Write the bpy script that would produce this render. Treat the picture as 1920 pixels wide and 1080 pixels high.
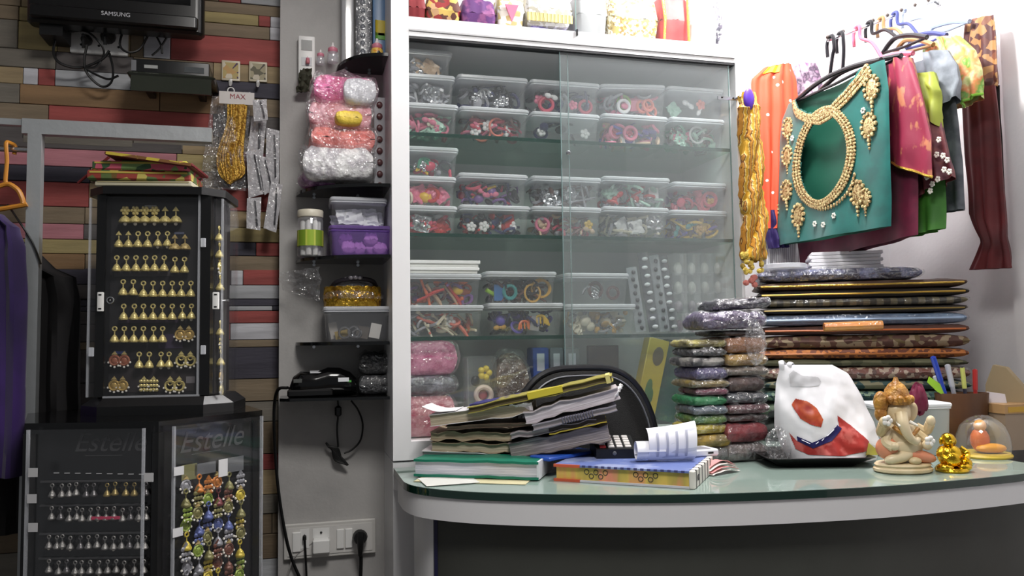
import bpy, bmesh, math, random
from mathutils import Vector, Matrix, noise
for _o in list(bpy.data.objects): bpy.data.objects.remove(_o, do_unlink=True)
S = bpy.context.scene
COL = S.collection
PI = math.pi
# ------------------------------------------------------------------ camera
EYE = Vector((0, 0, 1.25)); YAW = math.radians(15); PITCH = math.radians(3.55); ROLL = math.radians(0.8); FPX = 1500.0
_f0 = Vector((math.sin(YAW), math.cos(YAW), 0)); _r0 = Vector((math.cos(YAW), -math.sin(YAW), 0)); _u0 = Vector((0, 0, 1))
FWD = (_f0*math.cos(PITCH) + _u0*math.sin(PITCH)).normalized()
_up = (_u0*math.cos(PITCH) - _f0*math.sin(PITCH)).normalized()
RGT = (_r0*math.cos(ROLL) - _up*math.sin(ROLL)).normalized()
UP = (_up*math.cos(ROLL) + _r0*math.sin(ROLL)).normalized()
cam = bpy.data.cameras.new('camera'); camo = bpy.data.objects.new('camera', cam); COL.objects.link(camo)
cam.sensor_width = 36; cam.lens = FPX/1920*36; cam.clip_start = .02
camo.matrix_world = Matrix((( RGT.x, UP.x, -FWD.x, EYE.x), (RGT.y, UP.y, -FWD.y, EYE.y), (RGT.z, UP.z, -FWD.z, EYE.z), (0, 0, 0, 1)))
S.camera = camo
# ------------------------------------------------------------------ world, lamps, exposure
W = bpy.data.worlds.new('shop_air'); S.world = W; W.use_nodes = True
W.node_tree.nodes['Background'].inputs[0].default_value = (.93, .96, 1, 1)
W.node_tree.nodes['Background'].inputs[1].default_value = .15
def area(name, loc, size, power, col=(1, .98, .96), sy=None, rot=(0, 0, 0)):
    l = bpy.data.lights.new(name, 'AREA'); l.energy = power; l.color = col; l.size = size
    if sy: l.shape = 'RECTANGLE'; l.size_y = sy
    o = bpy.data.objects.new(name, l); COL.objects.link(o); o.location = loc; o.rotation_euler = rot; return o
_l = bpy.data.lights.new('counter_lamp', 'POINT'); _l.energy = 54; _l.color = (1, .985, .97); _l.shadow_soft_size = .06     # the bare bulb above the counter
_o = bpy.data.objects.new('counter_lamp', _l); COL.objects.link(_o); _o.location = (1.18, 1.68, 2.45)
area('aisle_lamp', (.28, .62, 2.58), .5, 28, (1, .97, .93), .5)            # the dimmer panel over the aisle
S.view_settings.view_transform = 'Standard'; S.view_settings.look = 'None'
S.view_settings.exposure = 0.0; S.view_settings.gamma = 1.0; S.view_settings.use_curve_mapping = False
S.cycles.transparent_max_bounces = 24
S.cycles.max_bounces = 8

# ------------------------------------------------------------------ pixel -> point on a known plane of the room
def ray(px, py): return FWD*FPX + RGT*(px-960) - UP*(py-540)
def onY(px, py, y): r = ray(px, py); return EYE + r*((y-EYE.y)/r.y)
def onX(px, py, x): r = ray(px, py); return EYE + r*((x-EYE.x)/r.x)
def onZ(px, py, z): r = ray(px, py); return EYE + r*((z-EYE.z)/r.z)
def onD(px, py, d): r = ray(px, py); return EYE + r*(d/FPX)
# ------------------------------------------------------------------ mesh helpers
class MB:
    def __init__(s): s.v = []; s.f = []; s.m = []; s.T = None; s.mi = 0
    def add(s, vs, fs):
        b = len(s.v)
        for p in vs:
            p = Vector(p); s.v.append(tuple(s.T @ p if s.T else p))
        for f in fs: s.f.append([b+i for i in f]); s.m.append(s.mi)
        return s
    def box(s, c, d, M=None):
        x, y, z = d[0]/2, d[1]/2, d[2]/2; c = Vector(c)
        vs = [Vector((i, j, k)) for k in (-z, z) for j in (-y, y) for i in (-x, x)]
        if M: vs = [M @ p for p in vs]
        return s.add([p+c for p in vs], [(0,2,3,1),(4,5,7,6),(0,1,5,4),(2,6,7,3),(0,4,6,2),(1,3,7,5)])
    def bb(s, x0, x1, y0, y1, z0, z1): return s.box(((x0+x1)/2, (y0+y1)/2, (z0+z1)/2), (x1-x0, y1-y0, z1-z0))
    def loft(s, rings, cap0=True, cap1=True, closed=True):
        n = len(rings[0]); vs = [p for r in rings for p in r]; fs = []
        for i in range(len(rings)-1):
            for j in range(n if closed else n-1):
                k = (j+1) % n; fs.append((i*n+j, i*n+k, (i+1)*n+k, (i+1)*n+j))
        if cap0: fs.append(tuple(reversed(range(n))))
        if cap1: fs.append(tuple(range((len(rings)-1)*n, len(rings)*n)))
        return s.add(vs, fs)
    def rbox(s, c, d, r=.01, seg=3, ch=.004, taper=1.0):
        """rounded-corner slab, corners rounded in plan, edges chamfered; taper scales the bottom"""
        def ring(z, k, ins):
            o = []
            hx, hy = d[0]/2*k-ins, d[1]/2*k-ins; rr = max(r-ins, .0005)
            for (sx, sy, a0) in ((1,1,0),(-1,1,PI/2),(-1,-1,PI),(1,-1,1.5*PI)):
                for i in range(seg+1):
                    a = a0+PI/2*i/seg
                    o.append((c[0]+sx*(hx-rr)+rr*math.cos(a), c[1]+sy*(hy-rr)+rr*math.sin(a), c[2]+z))
            return o
        h = d[2]/2
        return s.loft([ring(-h, taper, ch), ring(-h+ch, taper, 0), ring(h-ch, 1, 0), ring(h, 1, ch)])
    def tube(s, pts, r, n=8, closed=False, flat=None):
        pts = [Vector(p) for p in pts]; N = len(pts); rings = []
        up = Vector((0, 0, 1)); prev = None
        for i, p in enumerate(pts):
            a = pts[(i-1) % N] if (closed or i) else p; b = pts[(i+1) % N] if (closed or i < N-1) else p
            t = (b-a); t = t.normalized() if t.length > 1e-9 else up
            if prev is None:
                x = t.cross(up); x = x.normalized() if x.length > 1e-3 else Vector((1, 0, 0))
            else:
                x = prev - t*prev.dot(t); x = x.normalized() if x.length > 1e-6 else prev
            prev = x; y = t.cross(x)
            rr = r[i] if isinstance(r, (list, tuple)) else r
            fy = flat if flat else 1
            rings.append([p + x*(rr*math.cos(2*PI*k/n)) + y*(rr*fy*math.sin(2*PI*k/n)) for k in range(n)])
        if closed: rings.append(rings[0])
        return s.loft(rings, not closed, not closed)
    def lathe(s, prof, c=(0, 0, 0), n=16, M=None, cap=True):
        rings = []
        for r, z in prof:
            ring = [Vector((max(r, 1e-4)*math.cos(2*PI*k/n), max(r, 1e-4)*math.sin(2*PI*k/n), z)) for k in range(n)]
            if M: ring = [M @ p for p in ring]
            rings.append([p+Vector(c) for p in ring])
        return s.loft(rings, cap, cap)
    def ball(s, c, r, n=8, m=6, M=None):
        if not isinstance(r, (list, tuple)): r = (r, r, r)
        rings = []
        for i in range(m+1):
            a = -PI/2 + PI*i/m; rad = max(math.cos(a), .02)
            ring = [Vector((r[0]*rad*math.cos(2*PI*k/n), r[1]*rad*math.sin(2*PI*k/n), r[2]*math.sin(a))) for k in range(n)]
            if M: ring = [M @ p for p in ring]
            rings.append([p+Vector(c) for p in ring])
        return s.loft(rings)
    def torus(s, c, R, r, M=None, n=16, k=6):
        pts = [Vector((R*math.cos(2*PI*i/n), R*math.sin(2*PI*i/n), 0)) for i in range(n)]
        if M: pts = [M @ p for p in pts]
        return s.tube([p+Vector(c) for p in pts], r, k, True)
    def prism(s, poly, d0, d1, f):
        """polygon in 2D lofted from depth d0 to d1; f(u, v, d) gives the point"""
        return s.loft([[f(u, v, d0) for u, v in poly], [f(u, v, d1) for u, v in poly]])
    def sheet(s, fn, nu, nv, th=0, keep=None):
        """grid surface fn(u, v) -> Vector; th gives it a second skin along its normal"""
        P = [[Vector(fn(i/nu, j/nv)) for i in range(nu+1)] for j in range(nv+1)]
        vs = [p for row in P for p in row]; fs = []; edge = {}
        idx = lambda i, j: j*(nu+1)+i
        for j in range(nv):
            for i in range(nu):
                if keep and not keep((i+.5)/nu, (j+.5)/nv): continue
                fs.append((idx(i, j), idx(i+1, j), idx(i+1, j+1), idx(i, j+1)))
        if th:
            N = [Vector((0, 0, 0)) for _ in vs]
            for f in fs:
                nn = (vs[f[1]]-vs[f[0]]).cross(vs[f[3]]-vs[f[0]])
                for q in f: N[q] = N[q]+nn
            n0 = len(vs)
            for f in fs:
                for a, b in zip(f, f[1:]+f[:1]): edge[(a, b)] = 1
            vs = vs + [p - (N[i].normalized()*th if N[i].length > 0 else N[i]) for i, p in enumerate(vs)]
            extra = [tuple(n0+q for q in reversed(f)) for f in fs]
            rim = [(b, a, n0+a, n0+b) for (a, b) in edge if (b, a) not in edge]
            fs = fs+extra+rim
        return s.add(vs, fs)
    def mesh(s, name, mats, smooth=True, angle=40):
        me = bpy.data.meshes.new(name); me.from_pydata(s.v, [], s.f); me.update()
        if not isinstance(mats, (list, tuple)): mats = [mats]
        for m in mats: me.materials.append(m)
        if len(mats) > 1: me.polygons.foreach_set('material_index', s.m)
        bm = bmesh.new(); bm.from_mesh(me); bmesh.ops.recalc_face_normals(bm, faces=bm.faces)
        if smooth:
            ca = math.cos(math.radians(angle))
            for f in bm.faces: f.smooth = True
            for e in bm.edges:
                if len(e.link_faces) == 2 and e.link_faces[0].normal.dot(e.link_faces[1].normal) < ca: e.smooth = False
        bm.to_mesh(me); bm.free(); return me
    def build(s, name, mats, parent=None, smooth=True, angle=40):
        o = bpy.data.objects.new(name, s.mesh(name, mats, smooth, angle)); COL.objects.link(o)
        if parent: o.parent = parent
        return o
def link(name, me, parent=None):
    o = bpy.data.objects.new(name, me); COL.objects.link(o)
    if parent: o.parent = parent
    return o
def tag(o, label, cat, group=None, kind=None):
    o['label'] = label; o['category'] = cat
    if group: o['group'] = group
    if kind: o['kind'] = kind
    return o
def thing(name, label, cat, loc=(0, 0, 0), rz=0, group=None):
    o = bpy.data.objects.new(name, None); COL.objects.link(o); o.empty_display_size = .02
    o.location = loc; o.rotation_euler = (0, 0, rz); return tag(o, label, cat, group)
def struct(o, label=None):
    o['kind'] = 'structure'
    if label: o['label'] = label
    return o
def copy_tree(o, parent=None):
    c = o.copy(); COL.objects.link(c); c.parent = parent
    for ch in [x for x in bpy.data.objects if x.parent == o]: copy_tree(ch, c)
    return c
def text_mesh(txt, size, depth=.001, shear=0, align='CENTER'):
    cu = bpy.data.curves.new('lettering', 'FONT'); cu.body = txt; cu.size = size; cu.extrude = depth; cu.shear = shear
    cu.align_x = align; cu.align_y = 'CENTER'
    o = bpy.data.objects.new('lettering', cu); COL.objects.link(o)
    dg = bpy.context.evaluated_depsgraph_get(); me = bpy.data.meshes.new_from_object(o.evaluated_get(dg))
    bpy.data.objects.remove(o, do_unlink=True); bpy.data.curves.remove(cu); return me
def text(name, txt, size, loc, mat_, parent=None, rot=(PI/2, 0, 0), **k):
    me = text_mesh(txt, size, **k); me.materials.clear(); me.materials.append(mat_)
    o = link(name, me, parent); o.location = loc; o.rotation_euler = rot; return o
def crom(pts, n=8):
    pts = [Vector(p) for p in pts]; P = [2*pts[0]-pts[1]]+pts+[2*pts[-1]-pts[-2]]; out = []
    for i in range(1, len(P)-2):
        for k in range(n):
            t = k/n; a, b, c, d = P[i-1], P[i], P[i+1], P[i+2]
            out.append(.5*((2*b)+(c-a)*t+(2*a-5*b+4*c-d)*t*t+(3*b-a-3*c+d)*t*t*t))
    out.append(pts[-1]); return out
def nz(x, y, z=0): return noise.noise(Vector((x, y, z)))
RZ = lambda a: Matrix.Rotation(a, 4, 'Z')
RX = lambda a: Matrix.Rotation(a, 4, 'X')
RY = lambda a: Matrix.Rotation(a, 4, 'Y')
TR = lambda v: Matrix.Translation(Vector(v))
# ------------------------------------------------------------------ materials
def srgb(r, g, b):
    f = lambda c: c/12.92 if c <= .04045 else ((c+.055)/1.055)**2.4
    return (f(r/255), f(g/255), f(b/255), 1)
MATS = {}
def _new(name):
    m = bpy.data.materials.new(name); m.use_nodes = True; nt = m.node_tree
    return m, nt, nt.nodes['Principled BSDF']
def _coord(nt, scale=1, sc3=None):
    tc = nt.nodes.new('ShaderNodeTexCoord'); mp = nt.nodes.new('ShaderNodeMapping')
    nt.links.new(tc.outputs['Object'], mp.inputs[0])
    mp.inputs['Scale'].default_value = sc3 if sc3 else (scale,)*3
    return mp
def P(name, col, rough=.5, metal=0, var=None, bump=None, spec=.5, sc3=None, sheen=0, trans=0):
    """var = (noise scale, second colour, threshold low, high); bump = (scale, strength)"""
    if name in MATS: return MATS[name]
    m, nt, b = _new(name); L = nt.links
    b.inputs['Base Color'].default_value = srgb(*col); b.inputs['Roughness'].default_value = rough
    b.inputs['Metallic'].default_value = metal; b.inputs['Specular IOR Level'].default_value = spec
    if sheen: b.inputs['Sheen Weight'].default_value = sheen
    if trans: b.inputs['Transmission Weight'].default_value = trans
    if var:
        mp = _coord(nt, 1, sc3); n = nt.nodes.new('ShaderNodeTexNoise'); n.inputs['Scale'].default_value = var[0]; n.inputs['Detail'].default_value = 5
        L.new(mp.outputs[0], n.inputs['Vector'])
        r = nt.nodes.new('ShaderNodeValToRGB'); r.color_ramp.elements[0].position = var[2] if len(var) > 2 else .4
        r.color_ramp.elements[1].position = var[3] if len(var) > 3 else .62
        r.color_ramp.elements[0].color = srgb(*col); r.color_ramp.elements[1].color = srgb(*var[1])
        L.new(n.outputs['Fac'], r.inputs[0]); L.new(r.outputs[0], b.inputs['Base Color'])
    if bump:
        mp = _coord(nt, 1, sc3); n = nt.nodes.new('ShaderNodeTexNoise'); n.inputs['Scale'].default_value = bump[0]; n.inputs['Detail'].default_value = 3
        L.new(mp.outputs[0], n.inputs['Vector'])
        bp = nt.nodes.new('ShaderNodeBump'); bp.inputs['Strength'].default_value = bump[1]; bp.inputs['Distance'].default_value = .01
        L.new(n.outputs['Fac'], bp.inputs['Height']); L.new(bp.outputs[0], b.inputs['Normal'])
    MATS[name] = m; return m
def pattern(name, cols, kind='voronoi', scale=60, rough=.7, sc3=None, stops=None, bump=.2, metal=0, dist=0):
    """printed or woven cloth: a texture run through a stepped ramp of colours"""
    if name in MATS: return MATS[name]
    m, nt, b = _new(name); L = nt.links; mp = _coord(nt, 1, sc3)
    if kind == 'voronoi':
        t = nt.nodes.new('ShaderNodeTexVoronoi'); t.inputs['Scale'].default_value = scale; out = t.outputs['Color']
    elif kind == 'dots':
        t = nt.nodes.new('ShaderNodeTexVoronoi'); t.inputs['Scale'].default_value = scale; out = t.outputs['Distance']
    elif kind == 'wave':
        t = nt.nodes.new('ShaderNodeTexWave'); t.inputs['Scale'].default_value = scale; t.inputs['Distortion'].default_value = dist; t.inputs['Detail'].default_value = 2; out = t.outputs['Fac']
    elif kind == 'magic':
        t = nt.nodes.new('ShaderNodeTexMagic'); t.inputs['Scale'].default_value = scale; t.inputs['Distortion'].default_value = 2; out = t.outputs['Fac']
    else:
        t = nt.nodes.new('ShaderNodeTexNoise'); t.inputs['Scale'].default_value = scale; t.inputs['Detail'].default_value = 3; out = t.outputs['Fac']
    L.new(mp.outputs[0], t.inputs['Vector'])
    r = nt.nodes.new('ShaderNodeValToRGB'); r.color_ramp.interpolation = 'CONSTANT' if kind != 'noise' else 'LINEAR'
    n = len(cols)
    while len(r.color_ramp.elements) < n: r.color_ramp.elements.new(.5)
    for i, c in enumerate(cols):
        r.color_ramp.elements[i].position = stops[i] if stops else (i/n if kind != 'noise' else .3+.4*i/max(n-1, 1))
        r.color_ramp.elements[i].color = srgb(*c)
    L.new(out, r.inputs[0]); L.new(r.outputs[0], b.inputs['Base Color'])
    b.inputs['Roughness'].default_value = rough; b.inputs['Metallic'].default_value = metal
    if bump:
        bp = nt.nodes.new('ShaderNodeBump'); bp.inputs['Strength'].default_value = bump; bp.inputs['Distance'].default_value = .005
        L.new(out, bp.inputs['Height']); L.new(bp.outputs[0], b.inputs['Normal'])
    MATS[name] = m; return m
def film(name, tint=(255, 255, 255), body=.06, gloss=.12, rough=.12, bump=None, white=(235, 238, 245), fres=.5):
    """thin clear plastic or glass: straight-through transparency, a surface gloss and a little milky scatter"""
    if name in MATS: return MATS[name]
    m, nt, b = _new(name); L = nt.links; nt.nodes.remove(b)
    out = nt.nodes['Material Output']; tr = nt.nodes.new('ShaderNodeBsdfTransparent'); tr.inputs[0].default_value = srgb(*tint)
    gl = nt.nodes.new('ShaderNodeBsdfGlossy'); gl.inputs['Roughness'].default_value = rough; gl.inputs[0].default_value = (1, 1, 1, 1)
    di = nt.nodes.new('ShaderNodeBsdfDiffuse'); di.inputs[0].default_value = srgb(*white)
    m1 = nt.nodes.new('ShaderNodeMixShader'); m1.inputs[0].default_value = body; L.new(tr.outputs[0], m1.inputs[1]); L.new(di.outputs[0], m1.inputs[2])
    fr = nt.nodes.new('ShaderNodeFresnel'); ge = nt.nodes.new('ShaderNodeNewGeometry'); io = nt.nodes.new('ShaderNodeMath'); io.operation = 'MULTIPLY_ADD'
    io.inputs[1].default_value = 1/1.45-1.45; io.inputs[2].default_value = 1.45; L.new(ge.outputs['Backfacing'], io.inputs[0]); L.new(io.outputs[0], fr.inputs['IOR'])   # same gloss on both sides of a thin pane
    ma = nt.nodes.new('ShaderNodeMath'); ma.operation = 'MULTIPLY_ADD'; ma.inputs[1].default_value = fres; ma.inputs[2].default_value = gloss; ma.use_clamp = True
    L.new(fr.outputs[0], ma.inputs[0])
    m2 = nt.nodes.new('ShaderNodeMixShader'); L.new(ma.outputs[0], m2.inputs[0]); L.new(m1.outputs[0], m2.inputs[1]); L.new(gl.outputs[0], m2.inputs[2])
    L.new(m2.outputs[0], out.inputs[0])
    if bump:
        mp = _coord(nt); n = nt.nodes.new('ShaderNodeTexNoise'); n.inputs['Scale'].default_value = bump[0]; n.inputs['Detail'].default_value = 2
        L.new(mp.outputs[0], n.inputs['Vector'])
        bp = nt.nodes.new('ShaderNodeBump'); bp.inputs['Strength'].default_value = bump[1]; bp.inputs['Distance'].default_value = .02
        L.new(n.outputs['Fac'], bp.inputs['Height']); L.new(bp.outputs[0], gl.inputs['Normal']); L.new(bp.outputs[0], di.inputs['Normal'])
    MATS[name] = m; return m
WHITE = P('white_laminate', (236, 236, 238), .35)
BLACKP = P('black_plastic', (14, 14, 15), .35)
BLACKG = P('black_gloss', (8, 8, 9), .12)
WPLAS = P('white_plastic', (232, 232, 230), .4)
GOLD = P('gold_metal', (222, 186, 84), .28, .9, bump=(300, .3))
PGOLD = P('pale_gold_beads', (206, 188, 136), .45, .3, var=(160, (140, 104, 60), .48, .58), bump=(400, .5))
PEARL = P('pearl', (238, 234, 224), .3)
CHROME = P('chrome', (200, 202, 206), .18, .95)
CLEAR = film('clear_film', body=.03, gloss=.02, rough=.12, bump=(45, .8))
CRISP = film('crinkled_film', body=.06, gloss=.10, rough=.09, bump=(60, 1.0))
ACRYL = film('clear_acrylic', body=.006, gloss=.0, rough=.02, fres=.6)
BOXP = film('clear_box_plastic', body=.07, gloss=.04, rough=.08, bump=(25, .08))
LIDP = film('frosted_lid_plastic', body=.58, gloss=.06, rough=.2)
# ================================================================== the room
YC = 1.908                      # front plane of the white cabinet
YP = YC+.20                     # face of the grey wall with the corner shelves
YW = 2.17                       # plank-covered wall
YB = 2.25                       # wall behind and right of the cabinet
XL = onY(736, 640, YC).x; XRC = onY(1393, 640, YC).x+.012
XPL = onY(523, 640, YP).x       # left edge of the grey wall
XR = onY(1675, 640, YB).x       # right wall
ZC = .95                        # counter top
CEIL = 2.68
GREYW = P('grey_painted_wall', (176, 174, 172), .7, var=(7, (158, 156, 155), .45, .7), bump=(120, .06))
PLASTER = P('white_painted_wall', (230, 228, 230), .65, var=(5, (222, 220, 222), .5, .75), bump=(90, .05))
DARKW = P('dark_joint', (58, 53, 52), .8)
FLOORM = P('floor_tile', (120, 114, 108), .4, var=(6, (98, 92, 88)))
struct(MB().bb(-2.6, 2.6, -1.6, 2.4, -.05, 0).build('floor', FLOORM))
struct(MB().bb(-2.6, 2.6, -1.6, 2.4, CEIL, CEIL+.05).build('ceiling', PLASTER))
wl = struct(MB().bb(-2.2, XPL+.02, YW, YW+.06, 0, CEIL).build('wall_left', DARKW))
struct(MB().bb(XPL, XL+.03, YP, YP+.14, 0, CEIL).build('wall_centre', GREYW))
struct(MB().bb(XL+.03, XR+.06, YB, YB+.06, 0, CEIL).build('wall_back', PLASTER))
struct(MB().bb(XR, XR+.06, -.6, YB, 0, CEIL).build('wall_right', PLASTER))
cy = onX(1892, 400, XR-.03).y
struct(MB().bb(XR-.03, XR, .6, cy, 0, CEIL).build('wall_column', PLASTER))

# ---- planks of the left wall: (measured at px, top, bottom, joints, colours) per row
PK = dict(r=(150, 68, 66), p=(198, 132, 142), t=(166, 146, 112), b=(140, 124, 102), g=(126, 120, 110), d=(70, 68, 80), w=(212, 212, 218),
          y=(172, 156, 108), k=(96, 91, 90), o=(152, 120, 86), R=(168, 82, 78), s=(186, 188, 192), n=(116, 100, 80))
PM = {k: P('plank_'+k, c, .75, var=(9, tuple(int(v*.8) for v in c), .42, .68), bump=(60, .12), sc3=(.35, 1, 2.6)) for k, c in PK.items()}
rows = [
 (520, -230, -190, [-420, 60, 300, 540], 'toR'),
 (520, -190, -150, [-420, 160, 380, 540], 'gbt'),
 (520, -150, -112, [-420, 90, 260, 540], 'Ryb'),
 (520, -112, -76, [-420, 200, 420, 540], 'tgo'),
 (520, -76, -42, [-420, 20, 240, 540], 'bpt'),
 (520, -42, -8, [-420, 120, 330, 460, 540], 'bryt'),
 (520, -8, 14, [-420, 40, 410, 452, 540], 'pbrs'),
 (520, 14, 34, [-420, 45, 300, 540], 'pgb'),
 (520, 34, 54, [-420, 40, 380, 485, 507, 540], 'btyRw'),
 (520, 54, 78, [-420, 36, 118, 320, 506, 540], 'bytbw'),
 (520, 78, 127, [-420, 34, 108, 245, 270, 320, 540], 'gytbwR'),
 (520, 127, 159, [-420, 105, 250, 400, 540], 'gkbt'),
 (520, 159, 188, [-420, 44, 72, 104, 246, 400, 540], 'twRsbd'),
 (520, 188, 222, [-420, 38, 300, 420, 540], 'goob'),
 (520, 222, 262, [-420, 92, 400, 540], 'bRk'),
 (520, 262, 290, [-420, 44, 250, 410, 540], 'kggb'),
 (110, 262, 280, [-420, 342, 420, 540], 'ktp'),
 (110, 280, 313, [-420, 332, 420, 540], 'pyr'),
 (110, 313, 342, [-420, 170, 420, 540], 'dbk'),
 (110, 342, 388, [-420, 168, 415, 540], 'RtR'),
 (110, 388, 420, [-420, 160, 400, 430, 540], 'bbyt'),
 (110, 420, 449, [-420, 158, 420, 540], 'pky'),
 (110, 449, 476, [-420, 240, 420, 480, 540], 'ytdR'),
 (110, 476, 506, [-420, 160, 410, 540], 'obb'),
 (480, 506, 535, [-420, 300, 420, 433, 456, 540], 'dkdwR'),
 (480, 535, 561, [-420, 130, 400, 540], 'nks'),
 (480, 561, 574, [-420, 200, 540], 'dd'),
 (480, 574, 583, [-420, 380, 511, 540], 'dsd'),
 (480, 583, 606, [-420, 300, 425, 540], 'kdR'),
 (480, 606, 637, [-420, 280, 432, 540], 'kRw'),
 (480, 637, 651, [-420, 300, 540], 'bb'),
 (480, 651, 710, [-420, 130, 415, 540], 'bkd'),
 (480, 710, 752, [-420, 190, 540], 'kb'),
 (505, 752, 790, [-420, 300, 540], 'ng'),
 (505, 790, 850, [-420, 200, 540], 'kn'),
 (505, 850, 880, [-420, 300, 540], 'dr'),
 (505, 880, 926, [-420, 240, 540], 'bt'),
 (505, 926, 962, [-420, 300, 540], 'kg'),
 (505, 962, 1000, [-420, 200, 510, 540], 'nnb'),
 (505, 1000, 1046, [-420, 300, 540], 'gn'),
 (505, 1046, 1100, [-420, 200, 540], 'ks')]
random.seed(3)
for (mx, yt, yb, js, cs) in rows:
    z1 = onY(mx, yt, YW).z; z0 = onY(mx, yb, YW).z; pm = (yt+yb)/2
    if z1-z0 < .004: continue
    for a, b, c in zip(js, js[1:], cs):
        x0 = onY(a, pm, YW).x; x1 = min(onY(b, pm, YW).x, XPL+.02); pr = .005+.004*random.random()
        if x1-x0 < .004: continue
        MB().rbox((0, 0, 0), (x1-x0-.0015, pr*2, z1-z0-.0015), .0012, 1, .001).build('plank', PM[c], wl, False).location = ((x0+x1)/2, YW, (z0+z1)/2)

# ================================================================== white display cabinet
GLASS = film('cabinet_glass', (254, 255, 254), body=.015, gloss=.01, rough=.015, white=(220, 228, 232), fres=.9)
SHELFG = P('green_shelf_glass', (30, 62, 54), .08, spec=.6)
SHELFT = film('shelf_glass', (236, 248, 242), body=.02, gloss=.02, rough=.02, white=(170, 190, 182))
CABIN = P('cabinet_lining', (228, 228, 230), .5)
DKGAP = P('dark_seal', (34, 34, 38), .5)
zb1 = onY(765, 30, YC).z; zb0 = onY(765, 66, YC).z
zfl = onY(768, 828, YC).z; zrail = onY(742, 866, YC).z
XI0 = onY(769, 500, YC).x; XI1 = onY(1384, 300, YC).x
cab = thing('display_cabinet', 'tall white display cabinet with glass shelves and sliding glass doors', 'cabinet', (0, 0, 0))
MB().bb(XL, XI0, YC, YC+.03, zrail+.002, CEIL-.01).build('post', WHITE, cab)
MB().bb(XI1, XRC, YC, YC+.03, zrail+.002, CEIL-.01).build('post', WHITE, cab)
MB().bb(XI0+.0005, XI1-.0005, YC+.001, YC+.022, zb0, zb1).build('band', WHITE, cab)
MB().bb(XI0+.001, XI1-.001, YC-.003, YC+.0012, zb0+.012, zb0+.016).build('groove_strip', P('grey_line', (190, 190, 192), .5), cab)
MB().bb(XI0, XI1, YC+.001, YC+.03, zrail+.002, zfl).build('bottom_rail', WHITE, cab)
MB().bb(XL, XRC, YC+.004, YB-.01, .01, zrail-.002).build('base_unit', WHITE, cab)
MB().bb(XL, XL+.012, YC+.03, YB-.012, zrail, CEIL-.01).build('side_panel', CABIN, cab)
MB().bb(XRC-.012, XRC, YC+.03, YB-.012, zrail, CEIL-.01).build('side_panel', CABIN, cab)
MB().bb(XL+.012, XRC-.012, YB-.014, YB-.004, zrail, CEIL-.01).build('back_panel', CABIN, cab)
MB().bb(XL+.012, XRC-.012, YC+.022, YB-.014, zb0+.006, zb0+.024).build('top_board', CABIN, cab)
MB().bb(XI0, XI1, YC+.002, YC+.03, zb0-.006, zb0-.0005).build('door_track', DKGAP, cab)
MB().bb(XL+.012, XRC-.012, YC+.03, YB-.014, zrail+.002, zfl-.002).build('floor_board', CABIN, cab)
SZ = []
for py in (247, 436, 632):
    z = onY(770, py, YC+.028).z; SZ.append(z)
    sh = MB().bb(XL+.013, XRC-.013, YC+.0295, YB-.016, z-.008, z).build('glass_shelf', SHELFT, cab)
    MB().bb(XL+.013, XRC-.013, YC+.028, YC+.0294, z-.009, z).build('shelf_edge', SHELFG, sh)
xd0 = onY(1071, 400, YC+.012).x; xd1 = onY(1052, 400, YC+.02).x; xd2 = onY(1370, 400, YC+.02).x
def door(x0, x1, y, gm):
    d = MB().bb(x0, x1, y, y+.004, zfl+.002, zb0-.006).build('sliding_door', gm, cab)
    for x in (x0, x1): MB().bb(x-.0008, x+.0008, y-.0004, y+.0044, zfl+.002, zb0-.006).build('glass_edge', P('glass_edge', (128, 150, 150), .2), d)
    return d
dl = door(XI0+.001, xd0, YC+.018, GLASS); dr = door(xd1, xd2, YC+.008, film('reflection_veil_glass', (252, 254, 253), body=.07, gloss=.012, rough=.02, white=(226, 232, 236), fres=.9))  # right pane's pale scatter paints in a whitish veil of reflections
p = onY(1065, 287, YC+.004); MB().lathe([(.006, 0), (.006, .004), (.004, .006)], p, 12, RX(PI/2)).build('finger_pull', CHROME, dr)
p = onY(1345, 640, YC+.0)
# little steel bracket at the right post and a lock on the upper door
b0 = onY(1346, 182, YC-.004); b1 = onY(1384, 182, YC-.004)
MB().bb(b0.x, b1.x, YC-.005, YC-.001, b0.z-.006, b0.z+.003).build('bracket', CHROME, cab)
for t in (.2, .75): MB().ball((b0.x+(b1.x-b0.x)*t, YC-.006, b0.z), .0025).build('screw', BLACKP, cab)
# upper compartment glass
ux = onY(1081, 30, YC).x
ud = MB().bb(ux, XI1, YC+.006, YC+.010, zb1, CEIL-.012).build('upper_door', GLASS, cab)
MB().bb(ux-.001, ux+.001, YC+.005, YC+.011, zb1, CEIL-.012).build('glass_edge', P('glass_edge', (128, 150, 150), .2), ud)
MB().bb(ux-.002, ux+.002, YC-.004, YC+.004, zb1-.012, zb1+.004).build('lock', BLACKP, ud)
MB().bb(XL+.012, XRC-.012, YC+.022, YB-.014, zb1-.014, zb1-.001).build('upper_board', CABIN, cab)

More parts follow.
